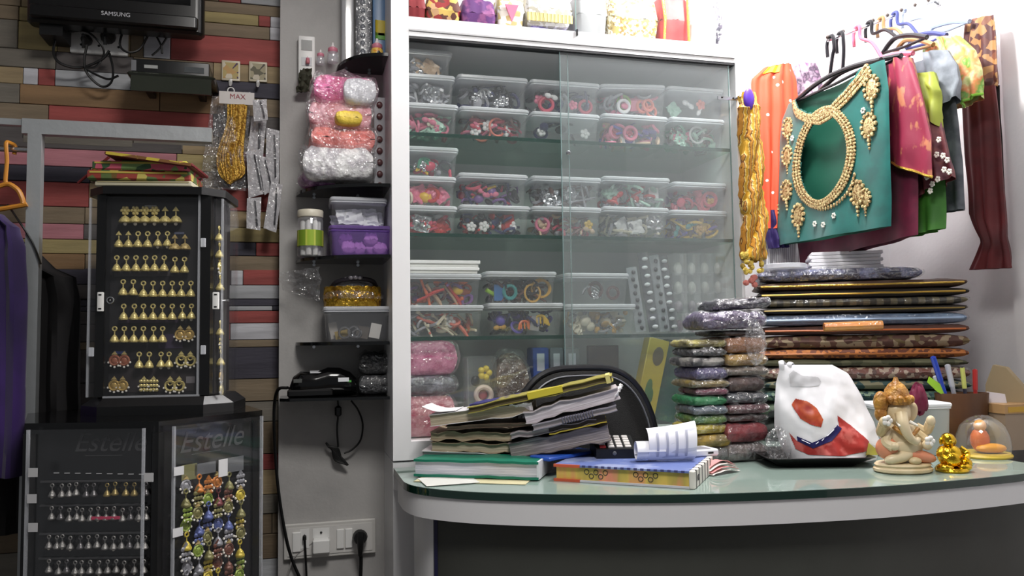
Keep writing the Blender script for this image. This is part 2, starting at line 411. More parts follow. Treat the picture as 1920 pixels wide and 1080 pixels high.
# ================================================================== curved counter
CG = P('counter_white_board', (228, 228, 230), .4)
fr = [(739, 902), (752, 915), (782, 927), (860, 936), (970, 941), (1120, 943.5), (1282, 943), (1470, 937), (1657, 927), (1800, 915), (1907, 904), (1990, 893)]
fpts = [onZ(a, b, ZC-.016) for a, b in fr]
fpts = crom(fpts, 5)
ctr = thing('counter', 'curved white shop counter with a thick green-edged glass top', 'counter', (0, 0, 0))
xq = .86
back = [(fpts[-1].x, YB-.01), (XRC+.012, YB-.01), (XRC+.012, YC-.006), (.885, YC-.006), (.885, 1.705), (.455, 1.705), (.455, YC-.006), (XL, YC-.006)]
back[0] = (min(fpts[-1].x, XR-.005), YB-.01)
def top_poly(off):
    c = Vector((1.0, 2.2))
    o = []
    for i, q in enumerate(fpts):
        a = fpts[max(i-1, 0)]; b = fpts[min(i+1, len(fpts)-1)]; t = (b-a); n = Vector((-t.y, t.x)).normalized()
        o.append((q.x+n.x*off, q.y+n.y*off))
    o = [(min(x, XR-.006), y) for x, y in o]
    k = [(max(x, XL) if off else x, y) for x, y in o]
    return k
f3 = lambda u, v, d: (u, v, d)
GTOP = P('counter_glass_top', (138, 156, 148), .035, spec=.75)
GEDGE = P('counter_glass_edge', (10, 44, 34), .04, spec=.9)
tp = top_poly(.001); m = MB(); poly = tp+back; n = len(poly)
m.loft([[(x, y, ZC-.001) for x, y in poly], [(x, y, ZC) for x, y in poly]], False, True); g = m.build('glass_top', GTOP, ctr, False)
m = MB(); m.loft([[(x, y, ZC-.016) for x, y in poly], [(x, y, ZC-.001) for x, y in poly]], True, False); m.build('glass_edge', GEDGE, ctr)
ap = top_poly(.004)
inner = top_poly(.03)
m = MB(); q = ap+list(reversed(inner)); m.prism(q, ZC-.062, ZC-.0162, f3); m.build('apron', CG, ctr)
m = MB(); bd = inner+[(x, y) for x, y in back]; m.prism(bd, ZC-.05, ZC-.0164, f3); m.build('under_board', CG, ctr)
pan = top_poly(.035); pin = top_poly(.05)
PANEL = P('dark_grey_counter_panel', (74, 76, 72), .3, spec=.3, var=(2.5, (62, 62, 58), .4, .7))
i0 = min(range(len(pan)), key=lambda i: abs(pan[i][0]-onZ(816, 966, ZC-.062).x) if i > 4 else 9)
m = MB(); m.prism(pan[i0:]+list(reversed(pin[i0:])), .06, ZC-.063, f3); m.build('front_panel', PANEL, ctr)
m = MB(); m.prism(pan[3:i0+1]+list(reversed(pin[3:i0+1])), .06, ZC-.063, f3); m.build('end_panel', CG, ctr)
a = pan[i0]; m = MB(); m.bb(a[0]-.004, a[0]+.003, a[1]-.005, a[1]+.012, .06, ZC-.063); m.build('edge_strip', P('navy_seal', (20, 20, 60), .5), ctr)
m = MB(); m.prism(inner[3:]+list(reversed(pin[3:])), 0, .06, f3) if False else m.prism(pin[3:]+list(reversed(top_poly(.07)[3:])), 0, .06, f3); m.build('plinth', P('black_plinth', (24, 24, 24), .5), ctr)
# ceiling lamps (the fittings that hold the two lights)
lm = thing('ceiling_lamp', 'white bulb holder hanging from the ceiling above the counter', 'lamp', (1.18, 1.68, 2.49))
MB().lathe([(.03, .03), (.032, .034), (.026, .07), (.012, .08)], n=16).build('holder', WPLAS, lm)
MB().tube([(0, 0, .078), (0, 0, CEIL-2.49)], .005, 8).build('hanging_cord', WPLAS, lm)
lm = thing('ceiling_panel', 'square white ceiling light panel over the aisle', 'lamp', (.28, .62, 2.60))
MB().rbox((0, 0, .035), (.56, .56, .05), .01).build('housing', WPLAS, lm)
# ================================================================== left side: wall gear, rack, jewellery stands
class Frame:
    """a local frame (x right, y back, z up); hit() meets a photo ray with its plane y = c"""
    def __init__(s, loc, rz): s.M = Matrix.Translation(Vector(loc)) @ Matrix.Rotation(rz, 4, 'Z'); s.I = s.M.inverted(); s.loc = Vector(loc); s.rz = rz
    def hit(s, px, py, y=0):
        o = s.I @ EYE; d = (s.I.to_3x3() @ ray(px, py)); return o + d*((y-o.y)/d.y)
CAMZ = -YAW
def cable(name, pts, r, mat_, label, cat='cable', parent=None, n=6):
    o = MB().tube(crom(pts, 6), r, n).build(name, mat_, parent)
    return o if parent else tag(o, label, cat)
RUB = P('black_rubber', (12, 12, 13), .5)
# ---- television
yt = YW-.11; tvl = onY(45, 20, yt); tvr = onY(381, 55, yt); zt = (onY(210, 42, yt).z)
tv = thing('television', 'black flat screen television hung at the top of the plank wall', 'television', ((tvl.x+tvr.x)/2, yt, zt)); w = tvr.x-tvl.x
m = MB(); m.rbox((0, .03, .15), (w, .05, .32), .02, 4, .006); m.build('body', P('tv_black', (10, 10, 11), .3), tv)
m = MB(); m.bb(-w/2+.03, w/2-.03, .0035, .006, .06, .30); m.build('screen', P('tv_screen', (5, 6, 8), .08), tv)
m = MB(); m.rbox((0, -.002, .012), (w*.94, .02, .03), .008, 3, .003); m.build('chin', P('tv_black', (10, 10, 11), .3), tv)
text('lettering', 'SAMSUNG', .014, (.002, -.0125, .016), P('tv_logo', (190, 190, 195), .4), tv, depth=.0004)
m = MB(); m.bb(-.17, -.12, .02, .1, -.035, .02); m.build('wall_bracket', BLACKP, tv)
# ---- wall socket below it, with two plugs
p0 = onY(131, 98, YW-.012); p1 = onY(241, 52, YW-.012)
so = thing('wall_socket', 'white wall socket plate behind the plugs under the television', 'socket', ((p0.x+p1.x)/2, YW-.01, p0.z))
MB().rbox((0, 0, (p1.z-p0.z)/2), (p1.x-p0.x, .012, p1.z-p0.z), .004, 2, .002).build('plate', WPLAS, so)
for dx in (-.04, .0, .045): MB().lathe([(.003, 0), (.003, .001)], (dx, -.0065, .02), 8, RX(PI/2)).build('hole', BLACKP, so)
def plug(px, py, sz, lab):
    p = onY(px, py, YW-.028); o = thing('plug', lab, 'plug', p)
    MB().lathe([(.003, -.014), (sz*.7, -.012), (sz, 0), (sz*.9, .012), (sz*.4, .03), (.004, .038)], (0, 0, 0), 12, RX(PI/2)).build('plug_body', RUB, o)
    MB().tube([(0, -.03, -.002), (0, -.035, -.012), (0, -.03, -.03)], .004, 6).build('cord_relief', RUB, o)
plug(203, 70, .018, 'big round black plug in the socket under the television'); plug(163, 76, .013, 'small black plug left of the bigger one under the television')
yc = YW-.05
def cb(pts, r, lab): cable('cable', [onY(a, b, yc-.004*(i % 3)) for i, (a, b) in enumerate(pts)], r, RUB, lab)
cb([(108, 62), (100, 95), (112, 118), (150, 127), (190, 112), (205, 95)], .0032, 'thick black cable looping left below the television')
cb([(163, 85), (158, 115), (165, 140), (190, 162), (208, 155), (212, 130), (205, 100)], .003, 'black cable hanging in the lowest loop under the television')
cb([(128, 60), (160, 58), (185, 78), (195, 100), (180, 125), (160, 128), (200, 148), (222, 142)], .0028, 'black cable crossing the socket below the television')
cb([(230, 58), (225, 85), (240, 98), (262, 92), (280, 62)], .0028, 'black cable running from the socket to the small receiver')
cb([(290, 62), (302, 85), (304, 100)], .0026, 'short black cable dropping from the screen to the receiver')
cb([(318, 62), (300, 90), (285, 104)], .0026, 'thin black cable slanting into the receiver on the shelf')
# ---- receiver on a small smoked shelf
ys = YW-.13; a = onY(236, 132, ys); b = onY(404, 142, ys)
sh = thing('wall_shelf', 'small dark smoked glass shelf under the television', 'shelf', ((a.x+b.x)/2, YW, a.z))
SMOKE = P('smoked_glass', (44, 48, 40), .15)
MB().rbox((0, -.066, -.004), (b.x-a.x, .128, .008), .008).build('shelf_plate', SMOKE, sh)
MB().bb(-(b.x-a.x)/2+.01, (b.x-a.x)/2-.01, -.126, -.12, -.046, -.008).build('front_lip', SMOKE, sh)
for q in (-.06, .06): MB().bb(q-.008, q+.008, -.10, -.008, -.03, -.008).build('bracket', BLACKP, sh)
bx = thing('set_top_box', 'flat black receiver box lying on the smoked wall shelf', 'receiver', ((a.x+b.x)/2-.002, YW-.075, a.z))
MB().rbox((0, 0, .0175), (.175, .09, .034), .004, 2, .002).build('body', P('receiver_black', (20, 21, 22), .35), bx)
MB().bb(-.06, -.03, -.0465, -.044, .012, .02).build('display', P('receiver_label', (150, 152, 150), .4), bx)
MB().bb(.03, .075, -.0462, -.044, .008, .022).build('flap', P('receiver_grey', (70, 74, 76), .3), bx)
MB().bb(-.0885, -.078, -.046, -.043, .004, .03).build('end_trim', CHROME, bx)

# ---- adhesive hooks
def hook(px, py, c, lab):
    p = onY(px, py, YW-.012); o = thing('adhesive_hook', lab, 'hook', p)
    MB().rbox((0, 0, 0), (.046, .006, .053), .0025, 2, .001).build('plate', P('hook_plate', (206, 196, 172), .4), o)
    MB().bb(-.019, .019, -.0038, -.003, -.021, .021).build('picture_card', pattern('hook_print_%d' % px, c, 'voronoi', 70, .5, bump=0), o)
    MB().tube([(0, -.004, -.024), (0, -.006, -.036), (0, -.018, -.042), (0, -.022, -.034)], .004, 8).build('hook_arm', WPLAS, o)
    return p
h1 = hook(433, 133, [(190, 150, 90), (70, 40, 80), (180, 160, 100), (210, 200, 180)], 'square printed adhesive hook holding the golden strand pack')
h2 = hook(484, 135, [(90, 84, 60), (60, 50, 40), (160, 150, 120), (200, 190, 170)], 'square printed adhesive hook holding the silvery pouches')
# ---- pack of golden strands
yk = YW-.045
def HP(px, py, y=yk): return onY(px, py, y)
def pouch_sheet(c00, c10, c11, c01, amp, seed, nu=14, nv=18, off=(0, 0, 0), puff=0):
    c00, c10, c11, c01 = map(Vector, (c00, c10, c11, c01))
    def fn(u, v):
        p = (c00*(1-u)+c10*u)*(1-v)+(c01*(1-u)+c11*u)*v
        k = amp*nz(u*4+seed, v*5, seed)+amp*.6*nz(u*9+seed, v*11, seed+3)
        return p+Vector(off)+Vector((amp*.4*nz(u*3, v*4, seed+7), -k-puff*math.sin(PI*u)*math.sin(PI*v), amp*.3*nz(u*5, v*3, seed+9)))
    return fn
gp = thing('golden_strand_pack', 'clear pack of long golden strands hanging from a printed hook', 'pack', HP(430, 165)); G0 = gp.location
def rel(p): return Vector(p)-G0
m = MB()
m.sheet(pouch_sheet(rel(HP(398, 180)), rel(HP(470, 172)), rel(HP(462, 358)), rel(HP(374, 352)), .008, 2, puff=.022), 14, 18)
m.sheet(pouch_sheet(rel(HP(398, 180, yk+.012)), rel(HP(470, 172, yk+.012)), rel(HP(462, 358, yk+.012)), rel(HP(374, 352, yk+.012)), .004, 5), 10, 12)
m.build('clear_bag', CRISP, gp)
hd = rel(HP(444, 184, yk-.012)); m = MB(); m.box(hd, (.085, .002, .032)); m.build('header_card', P('header_card', (214, 208, 204), .5), gp)
text('lettering', 'MAX', .018, hd+Vector((.002, -.0015, .003)), P('red_print', (150, 60, 70), .5), gp, depth=.0003)
MB().torus(rel(HP(433, 170, yk-.008)), .008, .0016, RX(PI/2)).build('hang_ring', WPLAS, gp)
random.seed(11)
YG = P('golden_strand', (204, 164, 74), .3, .6, var=(160, (160, 116, 44), .45, .6), bump=(260, .4))
for k in range(15):
    t = k/14; xa = 428+t*34; xb = 408+t*46
    pts = [(xa, 196), (xa-2+random.uniform(-2, 2), 235), (xb+random.uniform(-2, 2), 290), (xb+4, 325), (430+6*(t-.5), 346-10*abs(t-.5))]
    MB().tube(crom([rel(HP(u, v, yk-.006-.008*math.sin(PI*t)-.003*random.random())) for u, v in pts], 3), .0032, 5).build('strand', YG, gp)
# ---- silvery narrow pouches
PAPER = P('pouch_card', (192, 190, 194), .4, bump=(70, .4))
DARKP = P('pouch_dark_strip', (40, 40, 46), .35)
quads = [((472, 222), (500, 226), (492, 300), (462, 296)), ((500, 240), (526, 246), (522, 345), (497, 345)), ((462, 285), (487, 280), (500, 362), (466, 372)),
         ((484, 292), (506, 296), (512, 356), (496, 366)), ((463, 372), (490, 370), (488, 432), (462, 428)), ((508, 342), (530, 346), (518, 436), (494, 428)), ((474, 188), (500, 186), (502, 225), (476, 228))]
labs = ['uppermost of the silvery pouches, below the right hook', 'tall silvery pouch with a dark strip beside the grey wall edge', 'silvery pouch with slanting dark strip at the left of the bunch',
        'narrow silvery pouch in the middle of the bunch', 'short white pouch at the bottom left of the silvery bunch', 'long silvery pouch hanging lowest at the right of the bunch', 'small dull pouch fixed right under the hook']
for i, (q, lb) in enumerate(zip(quads, labs)):
    yy = yk-.004-.006*i; o = thing('silvery_pouch', lb, 'pouch', HP(q[0][0], q[0][1], yy), 0, 'pouches on the right hook'); L0 = o.location
    c = [HP(a, b, yy)-L0 for a, b in q]
    MB().sheet(pouch_sheet(*c, .003, 20+i), 6, 10, .001).build('card', PAPER, o)
    MB().sheet(pouch_sheet(*c, .005, 30+i, off=(0, -.004, 0), puff=.008), 8, 12).build('clear_film', CRISP, o)
    a0 = c[0]*.45+c[1]*.55; a1 = c[3]*.4+c[2]*.6
    MB().tube([a0*.9+a1*.1+Vector((0, -.004, 0)), (a0+a1)/2+Vector((.004, -.007, 0)), a0*.12+a1*.88+Vector((.006, -.004, 0))], .0028, 6, flat=.5).build('dark_strip', DARKP, o)

# ---- clothes rack: grey bar and post
yr = YW-.16; ALU = P('brushed_bar', (168, 172, 174), .35, .35, bump=(40, .1))
a = onY(44, 238, yr); b = onY(398, 259, yr); rk = thing('clothes_rack', 'pale grey metal clothes rack against the plank wall', 'rack', (onY(60, 600, yr).x, yr, 0)); X0 = rk.location.x
MB().bb(a.x-X0, b.x-X0, -.012, .012, a.z-.017, a.z+.017).build('top_bar', ALU, rk)
MB().bb(-.014, .014, -.0125, .0125, 0, a.z-.017).build('post', ALU, rk)
MB().bb(onY(-60, 228, yr).x-X0, a.x-X0, -.008, .008, a.z+.002, a.z+.016).build('side_bar', ALU, rk)
zr = onY(20, 280, yr).z
MB().tube([(onY(-60, 275, yr).x-X0, 0, zr), (-.014, 0, zr)], .006, 10).build('rail', CHROME, rk)
# ---- orange hanger with the purple garment
OR = P('orange_hanger', (198, 132, 46), .35)
hx = onY(20, 290, yr-.004); hg = thing('orange_hanger', 'orange plastic hanger on the rack rail at the left edge', 'hanger', (hx.x, yr-.02, zr))
MB().tube(crom([(.004, .026, -.01), (.006, .024, .008), (0, .014, .0125), (-.004, -.002, .008), (-.002, 0, -.03), (-.004, 0, -.075), (0, 0, -.085)], 5), .0045, 8).build('hook', OR, hg)
MB().tube(crom([(-.19, 0, -.17), (-.10, 0, -.125), (-.02, 0, -.09), (0, 0, -.083), (.012, 0, -.088), (.024, 0, -.1), (.032, 0, -.125), (.02, 0, -.132), (-.19, 0, -.178)], 5), .0055, 8).build('shoulder_bar', OR, hg)
PUR = P('purple_cloth', (58, 28, 104), .75, var=(8, (40, 18, 78)), sheen=.3)
def drape(fnL, fnR, y, folds, amp, seed, thick=.05):
    """hanging cloth: closed loft of flattened rings between a left and right edge given per height"""
    def make(zs):
        rings = []
        for z in zs:
            xl, xr = fnL(z), fnR(z); ring = []
            for k in range(48):
                a = 2*PI*k/48; u = .5+.5*math.cos(a); s_ = math.sin(a)
                wv = amp*math.sin(folds*u*2*PI+seed+nz(z*3, u*2, seed)*2)
                ring.append((xl+(xr-xl)*(1-u), y-thick*s_*(.7+.3*nz(z*4, 0, seed))+wv, z))
            rings.append(ring)
        return rings
    return make
def profile(pts):
    pts = sorted(pts)
    def f(z):
        if z <= pts[0][0]: return pts[0][1]
        for (z0, x0), (z1, x1) in zip(pts, pts[1:]):
            if z <= z1: t = (z-z0)/(z1-z0); t = t*t*(3-2*t); return x0+(x1-x0)*t
        return pts[-1][1]
    return f
yq = yr-.05
def zx(px, py, y): p = onY(px, py, y); return (p.z, p.x)
fR = profile([zx(4, 405, yq), zx(34, 425, yq), zx(46, 470, yq), zx(50, 560, yq), zx(48, 700, yq), zx(46, 800, yq), zx(42, 890, yq)])
fL = profile([zx(-90, 405, yq), zx(-190, 480, yq), zx(-200, 900, yq)])
zs = [onY(20, y, yq).z for y in range(402, 896, 12)]
tag(MB().loft(drape(fL, fR, yq, 5, .012, 2, .04)(zs)).build('purple_garment', PUR), 'deep purple garment hanging from the orange hanger', 'garment')
yq2 = yr+.07
fR = profile([zx(66, 462, yq2), zx(92, 498, yq2), zx(142, 516, yq2), zx(152, 570, yq2), zx(153, 700, yq2), zx(154, 800, yq2)])
fL = profile([zx(-40, 460, yq2), zx(-60, 900, yq2)])
zs = [onY(20, y, yq2).z for y in range(455, 1000, 16)]
tag(MB().loft(drape(fL, fR, yq2, 4, .012, 6, .035)(zs)).build('black_garment', P('black_cloth', (22, 20, 22), .85)), 'black garment hanging behind the purple one beside the rack post', 'garment')
st = MB().tube(crom([(.0, .004, -.128), (.02, .006, -.16), (.05, .006, -.21), (.068, .006, -.26)], 5), .006, 6, flat=.4).build('strap', BLACKP, hg)

# ================================================================== hexagonal jewellery stand
DBLK = P('stand_black', (17, 17, 18), .3); DPAN = P('stand_panel', (26, 26, 28), .22, spec=.6)
SIDE = .245; APO = SIDE*math.sqrt(3)/2
c0 = onD(297, 790, 1.50); rgt2 = Vector((math.cos(CAMZ), math.sin(CAMZ), 0)); bk2 = Vector((-math.sin(CAMZ), math.cos(CAMZ), 0))
hc = c0 - rgt2*(SIDE/2) + bk2*APO; ztop = c0.z; hc.z = 0
tw = thing('jewellery_tower', 'black six-sided jewellery stand filled with hanging earrings', 'display stand', (hc.x, hc.y, 0), CAMZ)
hexp = lambda r: [(r*math.cos(PI/3*i+PI), r*math.sin(PI/3*i+PI)) for i in range(6)]
m = MB(); m.prism(hexp(SIDE-.012), .04, ztop-.02, f3); m.build('core', DBLK, tw, False)
m = MB(); m.prism(hexp(SIDE+.006), ztop-.02, ztop, f3); m.build('top_plate', BLACKG, tw, False)
m = MB(); m.prism(hexp(SIDE+.012), .0, .04, f3); m.build('base', DBLK, tw, False)
for i in range(6):
    x, y = hexp(SIDE-.004)[i]; MB().lathe([(.012, .04), (.012, ztop-.02)], (x, y, 0), 6).build('corner_post', DBLK, tw)
# faces: front (faces the aisle) and the right one
FF = Frame(hc + (-bk2*(APO-.010)), CAMZ)
ang = CAMZ+PI/3
r3 = Vector((math.cos(ang), math.sin(ang), 0)); b3 = Vector((-math.sin(ang), math.cos(ang), 0))
FR = Frame(hc - b3*(APO-.010), ang)
def on_stand(name, fr_, x, z, w, h, mt, y=-.002, th=.002):
    o = MB().box((0, 0, 0), (w, th, h)).build(name, mt, tw, False)
    loc = fr_.M @ Vector((x, y, z)); Mi = (Matrix.Translation(Vector((hc.x, hc.y, 0))) @ Matrix.Rotation(CAMZ, 4, 'Z')).inverted()
    o.location = Mi @ loc; o.rotation_euler = (0, 0, fr_.rz-CAMZ); return o
hh = ztop-.06
for fr_ in (FF, FR):
    on_stand('panel', fr_, 0, .05+hh/2, SIDE-.03, hh, DPAN)
    o = on_stand('acrylic_door', fr_, 0, .05+hh/2, SIDE-.03, hh, ACRYL, -.036, .003)
    for sx in (-1, 1): on_stand('door_edge', fr_, sx*(SIDE/2-.016), .05+hh/2, .004, hh, film('acrylic_edge', body=.25, gloss=.1, rough=.1), -.034, .006)
LOGO = P('grey_script', (66, 66, 68), .4)
Mi = (Matrix.Translation(Vector((hc.x, hc.y, 0))) @ Matrix.Rotation(CAMZ, 4, 'Z')).inverted()
for fr_, px, py, sz in ((FF, 205, 830, .052), (FR, 397, 824, .060)):
    h = fr_.hit(px, py, -.0035); o = text('lettering', 'Estelle', sz, (0, 0, 0), LOGO, tw, depth=.0004, shear=.35)
    o.location = Mi @ (fr_.M @ Vector((h.x, -.0035, h.z))); o.rotation_euler = (PI/2, 0, fr_.rz-CAMZ)
    h2_ = fr_.hit(px-10, py+20, -.0035); on_stand('logo_underline', fr_, h2_.x, h2_.z-.004, .07, .0012, LOGO, -.0035, .001)
TAGW = P('price_tag', (196, 196, 198), .5)
for fr_, px, py in ((FF, 62, 886), (FF, 60, 935), (FF, 62, 989), (FR, 335, 883), (FR, 333, 998), (FR, 418, 877), (FF, 279, 895)):
    h = fr_.hit(px, py, -.038); on_stand('price_tag', fr_, h.x, h.z, .017 if fr_ is FF else .022, .016 if px != 418 else .034, TAGW, -.0385, .001)

# ---- earrings
ORD = ['leftmost', 'second', 'third', 'fourth', 'fifth', 'sixth', 'seventh', 'eighth', 'ninth', 'tenth', 'eleventh', 'twelfth', 'thirteenth', 'fourteenth']
SILV = P('dull_silver', (150, 148, 146), .35, .7, bump=(300, .3)); PINK = P('pink_bead', (206, 70, 104), .4)
def bell_parts(mt, s=1.0, pearl=False, stud='ring', dome=False):
    """stud, link and bell of a jhumka, hung from the origin downwards"""
    P_ = []
    m = MB()
    if stud == 'ring': m.torus((0, 0, -.006*s), .0042*s, .0017*s, RX(PI/2), 10, 5)
    elif stud == 'flower':
        for k in range(6): m.ball((.006*s*math.cos(k*PI/3), 0, -.008*s+.006*s*math.sin(k*PI/3)), .0036*s, 6, 4)
        m.ball((0, -.001, -.008*s), .004*s, 6, 4)
    else:
        m.prism([(0, 0), (.006*s, -.009*s), (-.006*s, -.009*s)], -.0015*s, .0015*s, lambda u, v, d: (u, d, v)); m.ball((0, -.001*s, -.0065*s), .002*s, 6, 4)
    m.tube([(0, 0, -.010*s), (0, 0, -.019*s)], .0012*s, 5); P_.append(('stud', m.mesh('stud', mt)))
    m = MB(); z = -.018*s; R = .0096*s
    prof = [(.0012*s, z), (R*.45, z-.003*s), (R*.72, z-.007*s), (R*.8, z-.010*s), (R*.95, z-.0115*s), (R, z-.0145*s), (R*.9, z-.0165*s), (R*.6, z-.0168*s)]
    if dome: prof = [(.0012*s, z), (R*.7, z-.003*s), (R*1.05, z-.008*s), (R*1.25, z-.012*s), (R*1.2, z-.0135*s), (R*.6, z-.0135*s)]
    m.lathe(prof, n=12); P_.append(('bell', m.mesh('bell', mt)))
    if pearl:
        m = MB(); m.ball((0, 0, z-.018*s if not dome else z-.016*s), .0036*s, 8, 6); P_.append(('pearl', m.mesh('pearl', PEARL)))
    return P_
def chand_parts(mt, s=1.0, inner=None, pearls=5, tiers=False):
    P_ = []; m = MB(); m.prism([(0, .001), (.005*s, -.006*s), (-.005*s, -.006*s)], -.0015*s, .0015*s, lambda u, v, d: (u, d, v)); P_.append(('stud', m.mesh('stud', mt)))
    m = MB()
    if tiers:
        for k in range(3):
            for q in range(3): m.ball(((q-1)*.006*s, 0, -.010*s-.009*s*k), (.0042*s, .002*s, .004*s), 6, 4)
    else:
        m.torus((0, 0, -.017*s), .0085*s, .0024*s, RX(PI/2), 14, 5); m.torus((0, 0, -.012*s), .004*s, .0012*s, RX(PI/2), 10, 4)
    if inner: m.ball((0, -.0005, -.018*s), (.006*s, .0015*s, .007*s), 8, 5)
    P_.append(('crescent', m.mesh('crescent', inner if inner else mt)))
    m = MB()
    for k in range(pearls):
        a = PI+PI*(k+.5)/pearls; m.ball((.0115*s*math.cos(a), 0, -.017*s+.0125*s*math.sin(a)), .0022*s, 6, 4)
    P_.append(('pearls', m.mesh('pearls', PEARL))); return P_
def hang(parts, fr_, px, py, y, label, group, name='earring', cat='earring', sc=1):
    h = fr_.hit(px, py, y); o = thing(name, label, cat, fr_.M @ Vector((h.x, y, h.z)), fr_.rz, group); o.scale = (sc,)*3
    for nm, me in parts: link(nm, me, o)
    return o
OG = P('earring_gold', (222, 206, 138), .35, .35, var=(260, (170, 150, 84), .5, .62)); AG = P('antique_gold', (190, 168, 112), .45, .3, var=(260, (110, 90, 50), .5, .62))
sJ = bell_parts(SILV, .72); sP = bell_parts(SILV, .72, True); sA = bell_parts(P('dull_brass', (158, 140, 92), .4, .6), .72); sK = bell_parts(P('dark_silver', (112, 110, 112), .35, .7), .72)
nm = ['upper', 'second', 'third', 'lowest']
R4 = [(905, [98, 116, 130, 143, 162, 176, 201, 216, 236, 252, 274]), (950, [97, 114, 130, 144, 154, 170, 184, 199, 214, 230, 245, 260, 274]),
      (1003, [92, 107, 117, 132, 151, 166, 182, 197, 213, 228, 243, 258, 272]), (1049, [92, 110, 125, 141, 153, 169, 186, 202, 218, 233, 252, 270])]
random.seed(5)
for r, (py, xs) in enumerate(R4):
    for ei, px in enumerate(xs):
        q = random.choice([sJ, sJ, sP, sK]) if not (r == 0 and 190 < px < 265) else sA
        hang(q, FF, px, py+random.uniform(-2, 2), -.012, '%s small bell earring in the %s row, front of the six-sided stand' % (ORD[ei], nm[r]), 'stand earrings, %s row' % nm[r])
    z = FF.hit(180, py-3, -.008).z; on_stand('earring_rail', FF, 0, z, SIDE-.05, .003, P('rail_grey', (70, 70, 72), .4), -.006, .006)
z = FF.hit(180, 887, -.008).z
for k in range(9):
    h = FF.hit(105+k*20, 887+.3*k, -.006); on_stand('slot_mark', FF, h.x, h.z, .010, .0015, TAGW, -.0045, .001)
o = FF.hit(196, 972, -.02); on_stand('pink_strip', FF, o.x, o.z, .052, .005, PINK, -.016, .004)
cols = [('green', (130, 150, 60)), ('yellow', (190, 170, 60)), ('blue', (84, 96, 150)), ('grey', (140, 140, 146)), ('brown', (104, 62, 48)), ('orange', (196, 120, 46)), ('olive', (120, 116, 70)), ('maroon', (110, 50, 54))]
cm = {n_: P('ear_'+n_, c, .35, .2, bump=(200, .3)) for n_, c in cols}
cp = {n_: (chand_parts(AG, 1.0, cm[n_]), bell_parts(cm[n_], .9), chand_parts(cm[n_], 1.0, None, 5, True)) for n_, c in cols}
plan = [(350, ['grey', 'olive', 'green', 'green', 'yellow', 'grey', 'grey', 'grey']), (372, ['orange', 'olive', 'olive', 'blue', 'blue', 'green', 'grey', 'grey']), (390, ['orange', 'green', 'blue', 'blue', 'olive', 'olive', 'yellow', 'yellow']),
        (408, ['orange', 'maroon', 'olive', 'blue', 'grey', 'brown', 'brown', 'yellow']), (428, ['olive', 'brown', 'olive', 'blue', 'grey', 'brown', 'brown', 'brown']), (450, ['grey', 'yellow', 'olive', 'yellow', 'olive', 'yellow', 'green', 'green'])]
cnames = ['leftmost', 'second', 'third', 'fourth', 'fifth', 'rightmost']
for ci, (px, cl) in enumerate(plan):
    for ri, cn in enumerate(cl):
        k = (ci+ri) % 3; py = 893+ri*25-(px-350)*.10+random.uniform(-3, 3)
        hang(cp[cn][k], FR, px+random.uniform(-2, 2), py, -.012-.004*(ri % 3), '%s earring, %s column, %s from top, right face of the six-sided stand' % (cn, cnames[ci], ORD[ri].replace('leftmost', 'first')), '%s earrings, %s column' % (cn, cnames[ci]), sc=1.15)
for px, py, w, h_, c in ((355, 885, .035, .03, (110, 108, 70)), (385, 878, .05, .022, (92, 94, 98)), (442, 870, .04, .03, (88, 90, 94))):
    h = FR.hit(px, py, -.01); on_stand('card', FR, h.x, h.z, w, h_, P('card_%d' % px, c, .5), -.010, .001)

# ================================================================== upper earring case standing on it
cc = onD(285, 745, 1.66); CR = CAMZ+math.radians(7)
rg = Vector((math.cos(CR), math.sin(CR), 0)); bk = Vector((-math.sin(CR), math.cos(CR), 0))
base = Vector((cc.x, cc.y, ztop)); UF = Frame((base.x, base.y, 0), CR)
cs = thing('earring_case', 'black upright earring display case with clear front, standing on the six-sided stand', 'display case', base, CR)
hz = lambda px, py, y=0: (lambda h: Vector((h.x, y, h.z-ztop)))(UF.hit(px, py, y))
xl = hz(196, 555).x; xr = hz(376, 555).x; zlo = hz(285, 743).z; zhi = hz(285, 366).z; DEP = .17
MB().bb(xl, xr, .030, DEP, zlo, zhi).build('back_block', P('case_lining', (24, 22, 26), .6, var=(14, (40, 34, 46), .55, .75)), cs)
MB().bb(hz(179, 555).x, xl, 0, DEP, zlo, zhi).build('corner_post', DBLK, cs)
MB().bb(xr, hz(394, 555).x, 0, .03, zlo, zhi).build('corner_post', DBLK, cs)
MB().bb(xl, xr, .001, .004, zlo+.002, zhi-.002).build('acrylic_front', ACRYL, cs)
xs_ = hz(394, 555).x
MB().bb(xs_-.002, xs_+.002, .032, DEP, zlo, zhi).build('side_panel', P('case_lining', (24, 22, 26), .6), cs)
AED = film('acrylic_edge', body=.25, gloss=.1, rough=.1)
MB().bb(xr-.006, xr-.002, -.002, .004, zlo, zhi).build('acrylic_edge', AED, cs); MB().bb(xl, xr, -.002, .004, zlo-.002, zlo+.002).build('acrylic_edge', AED, cs)
# clear side covers
for xa, sgn in ((hz(163, 555).x, -1), (hz(414, 555).x, 1)):
    MB().bb(xa-.0015, xa+.0015, .012, DEP-.01, zlo, zhi-.005).build('side_cover', ACRYL, cs)
    xi_ = hz(179, 555).x if sgn < 0 else xs_+.003
    MB().bb(min(xa, xi_), max(xa, xi_), .010, .013, zlo, zhi-.005).build('side_cover', ACRYL, cs)
    MB().bb(xa-.002, xa+.002, .008, .013, zlo, zhi-.005).build('acrylic_edge', AED, cs)
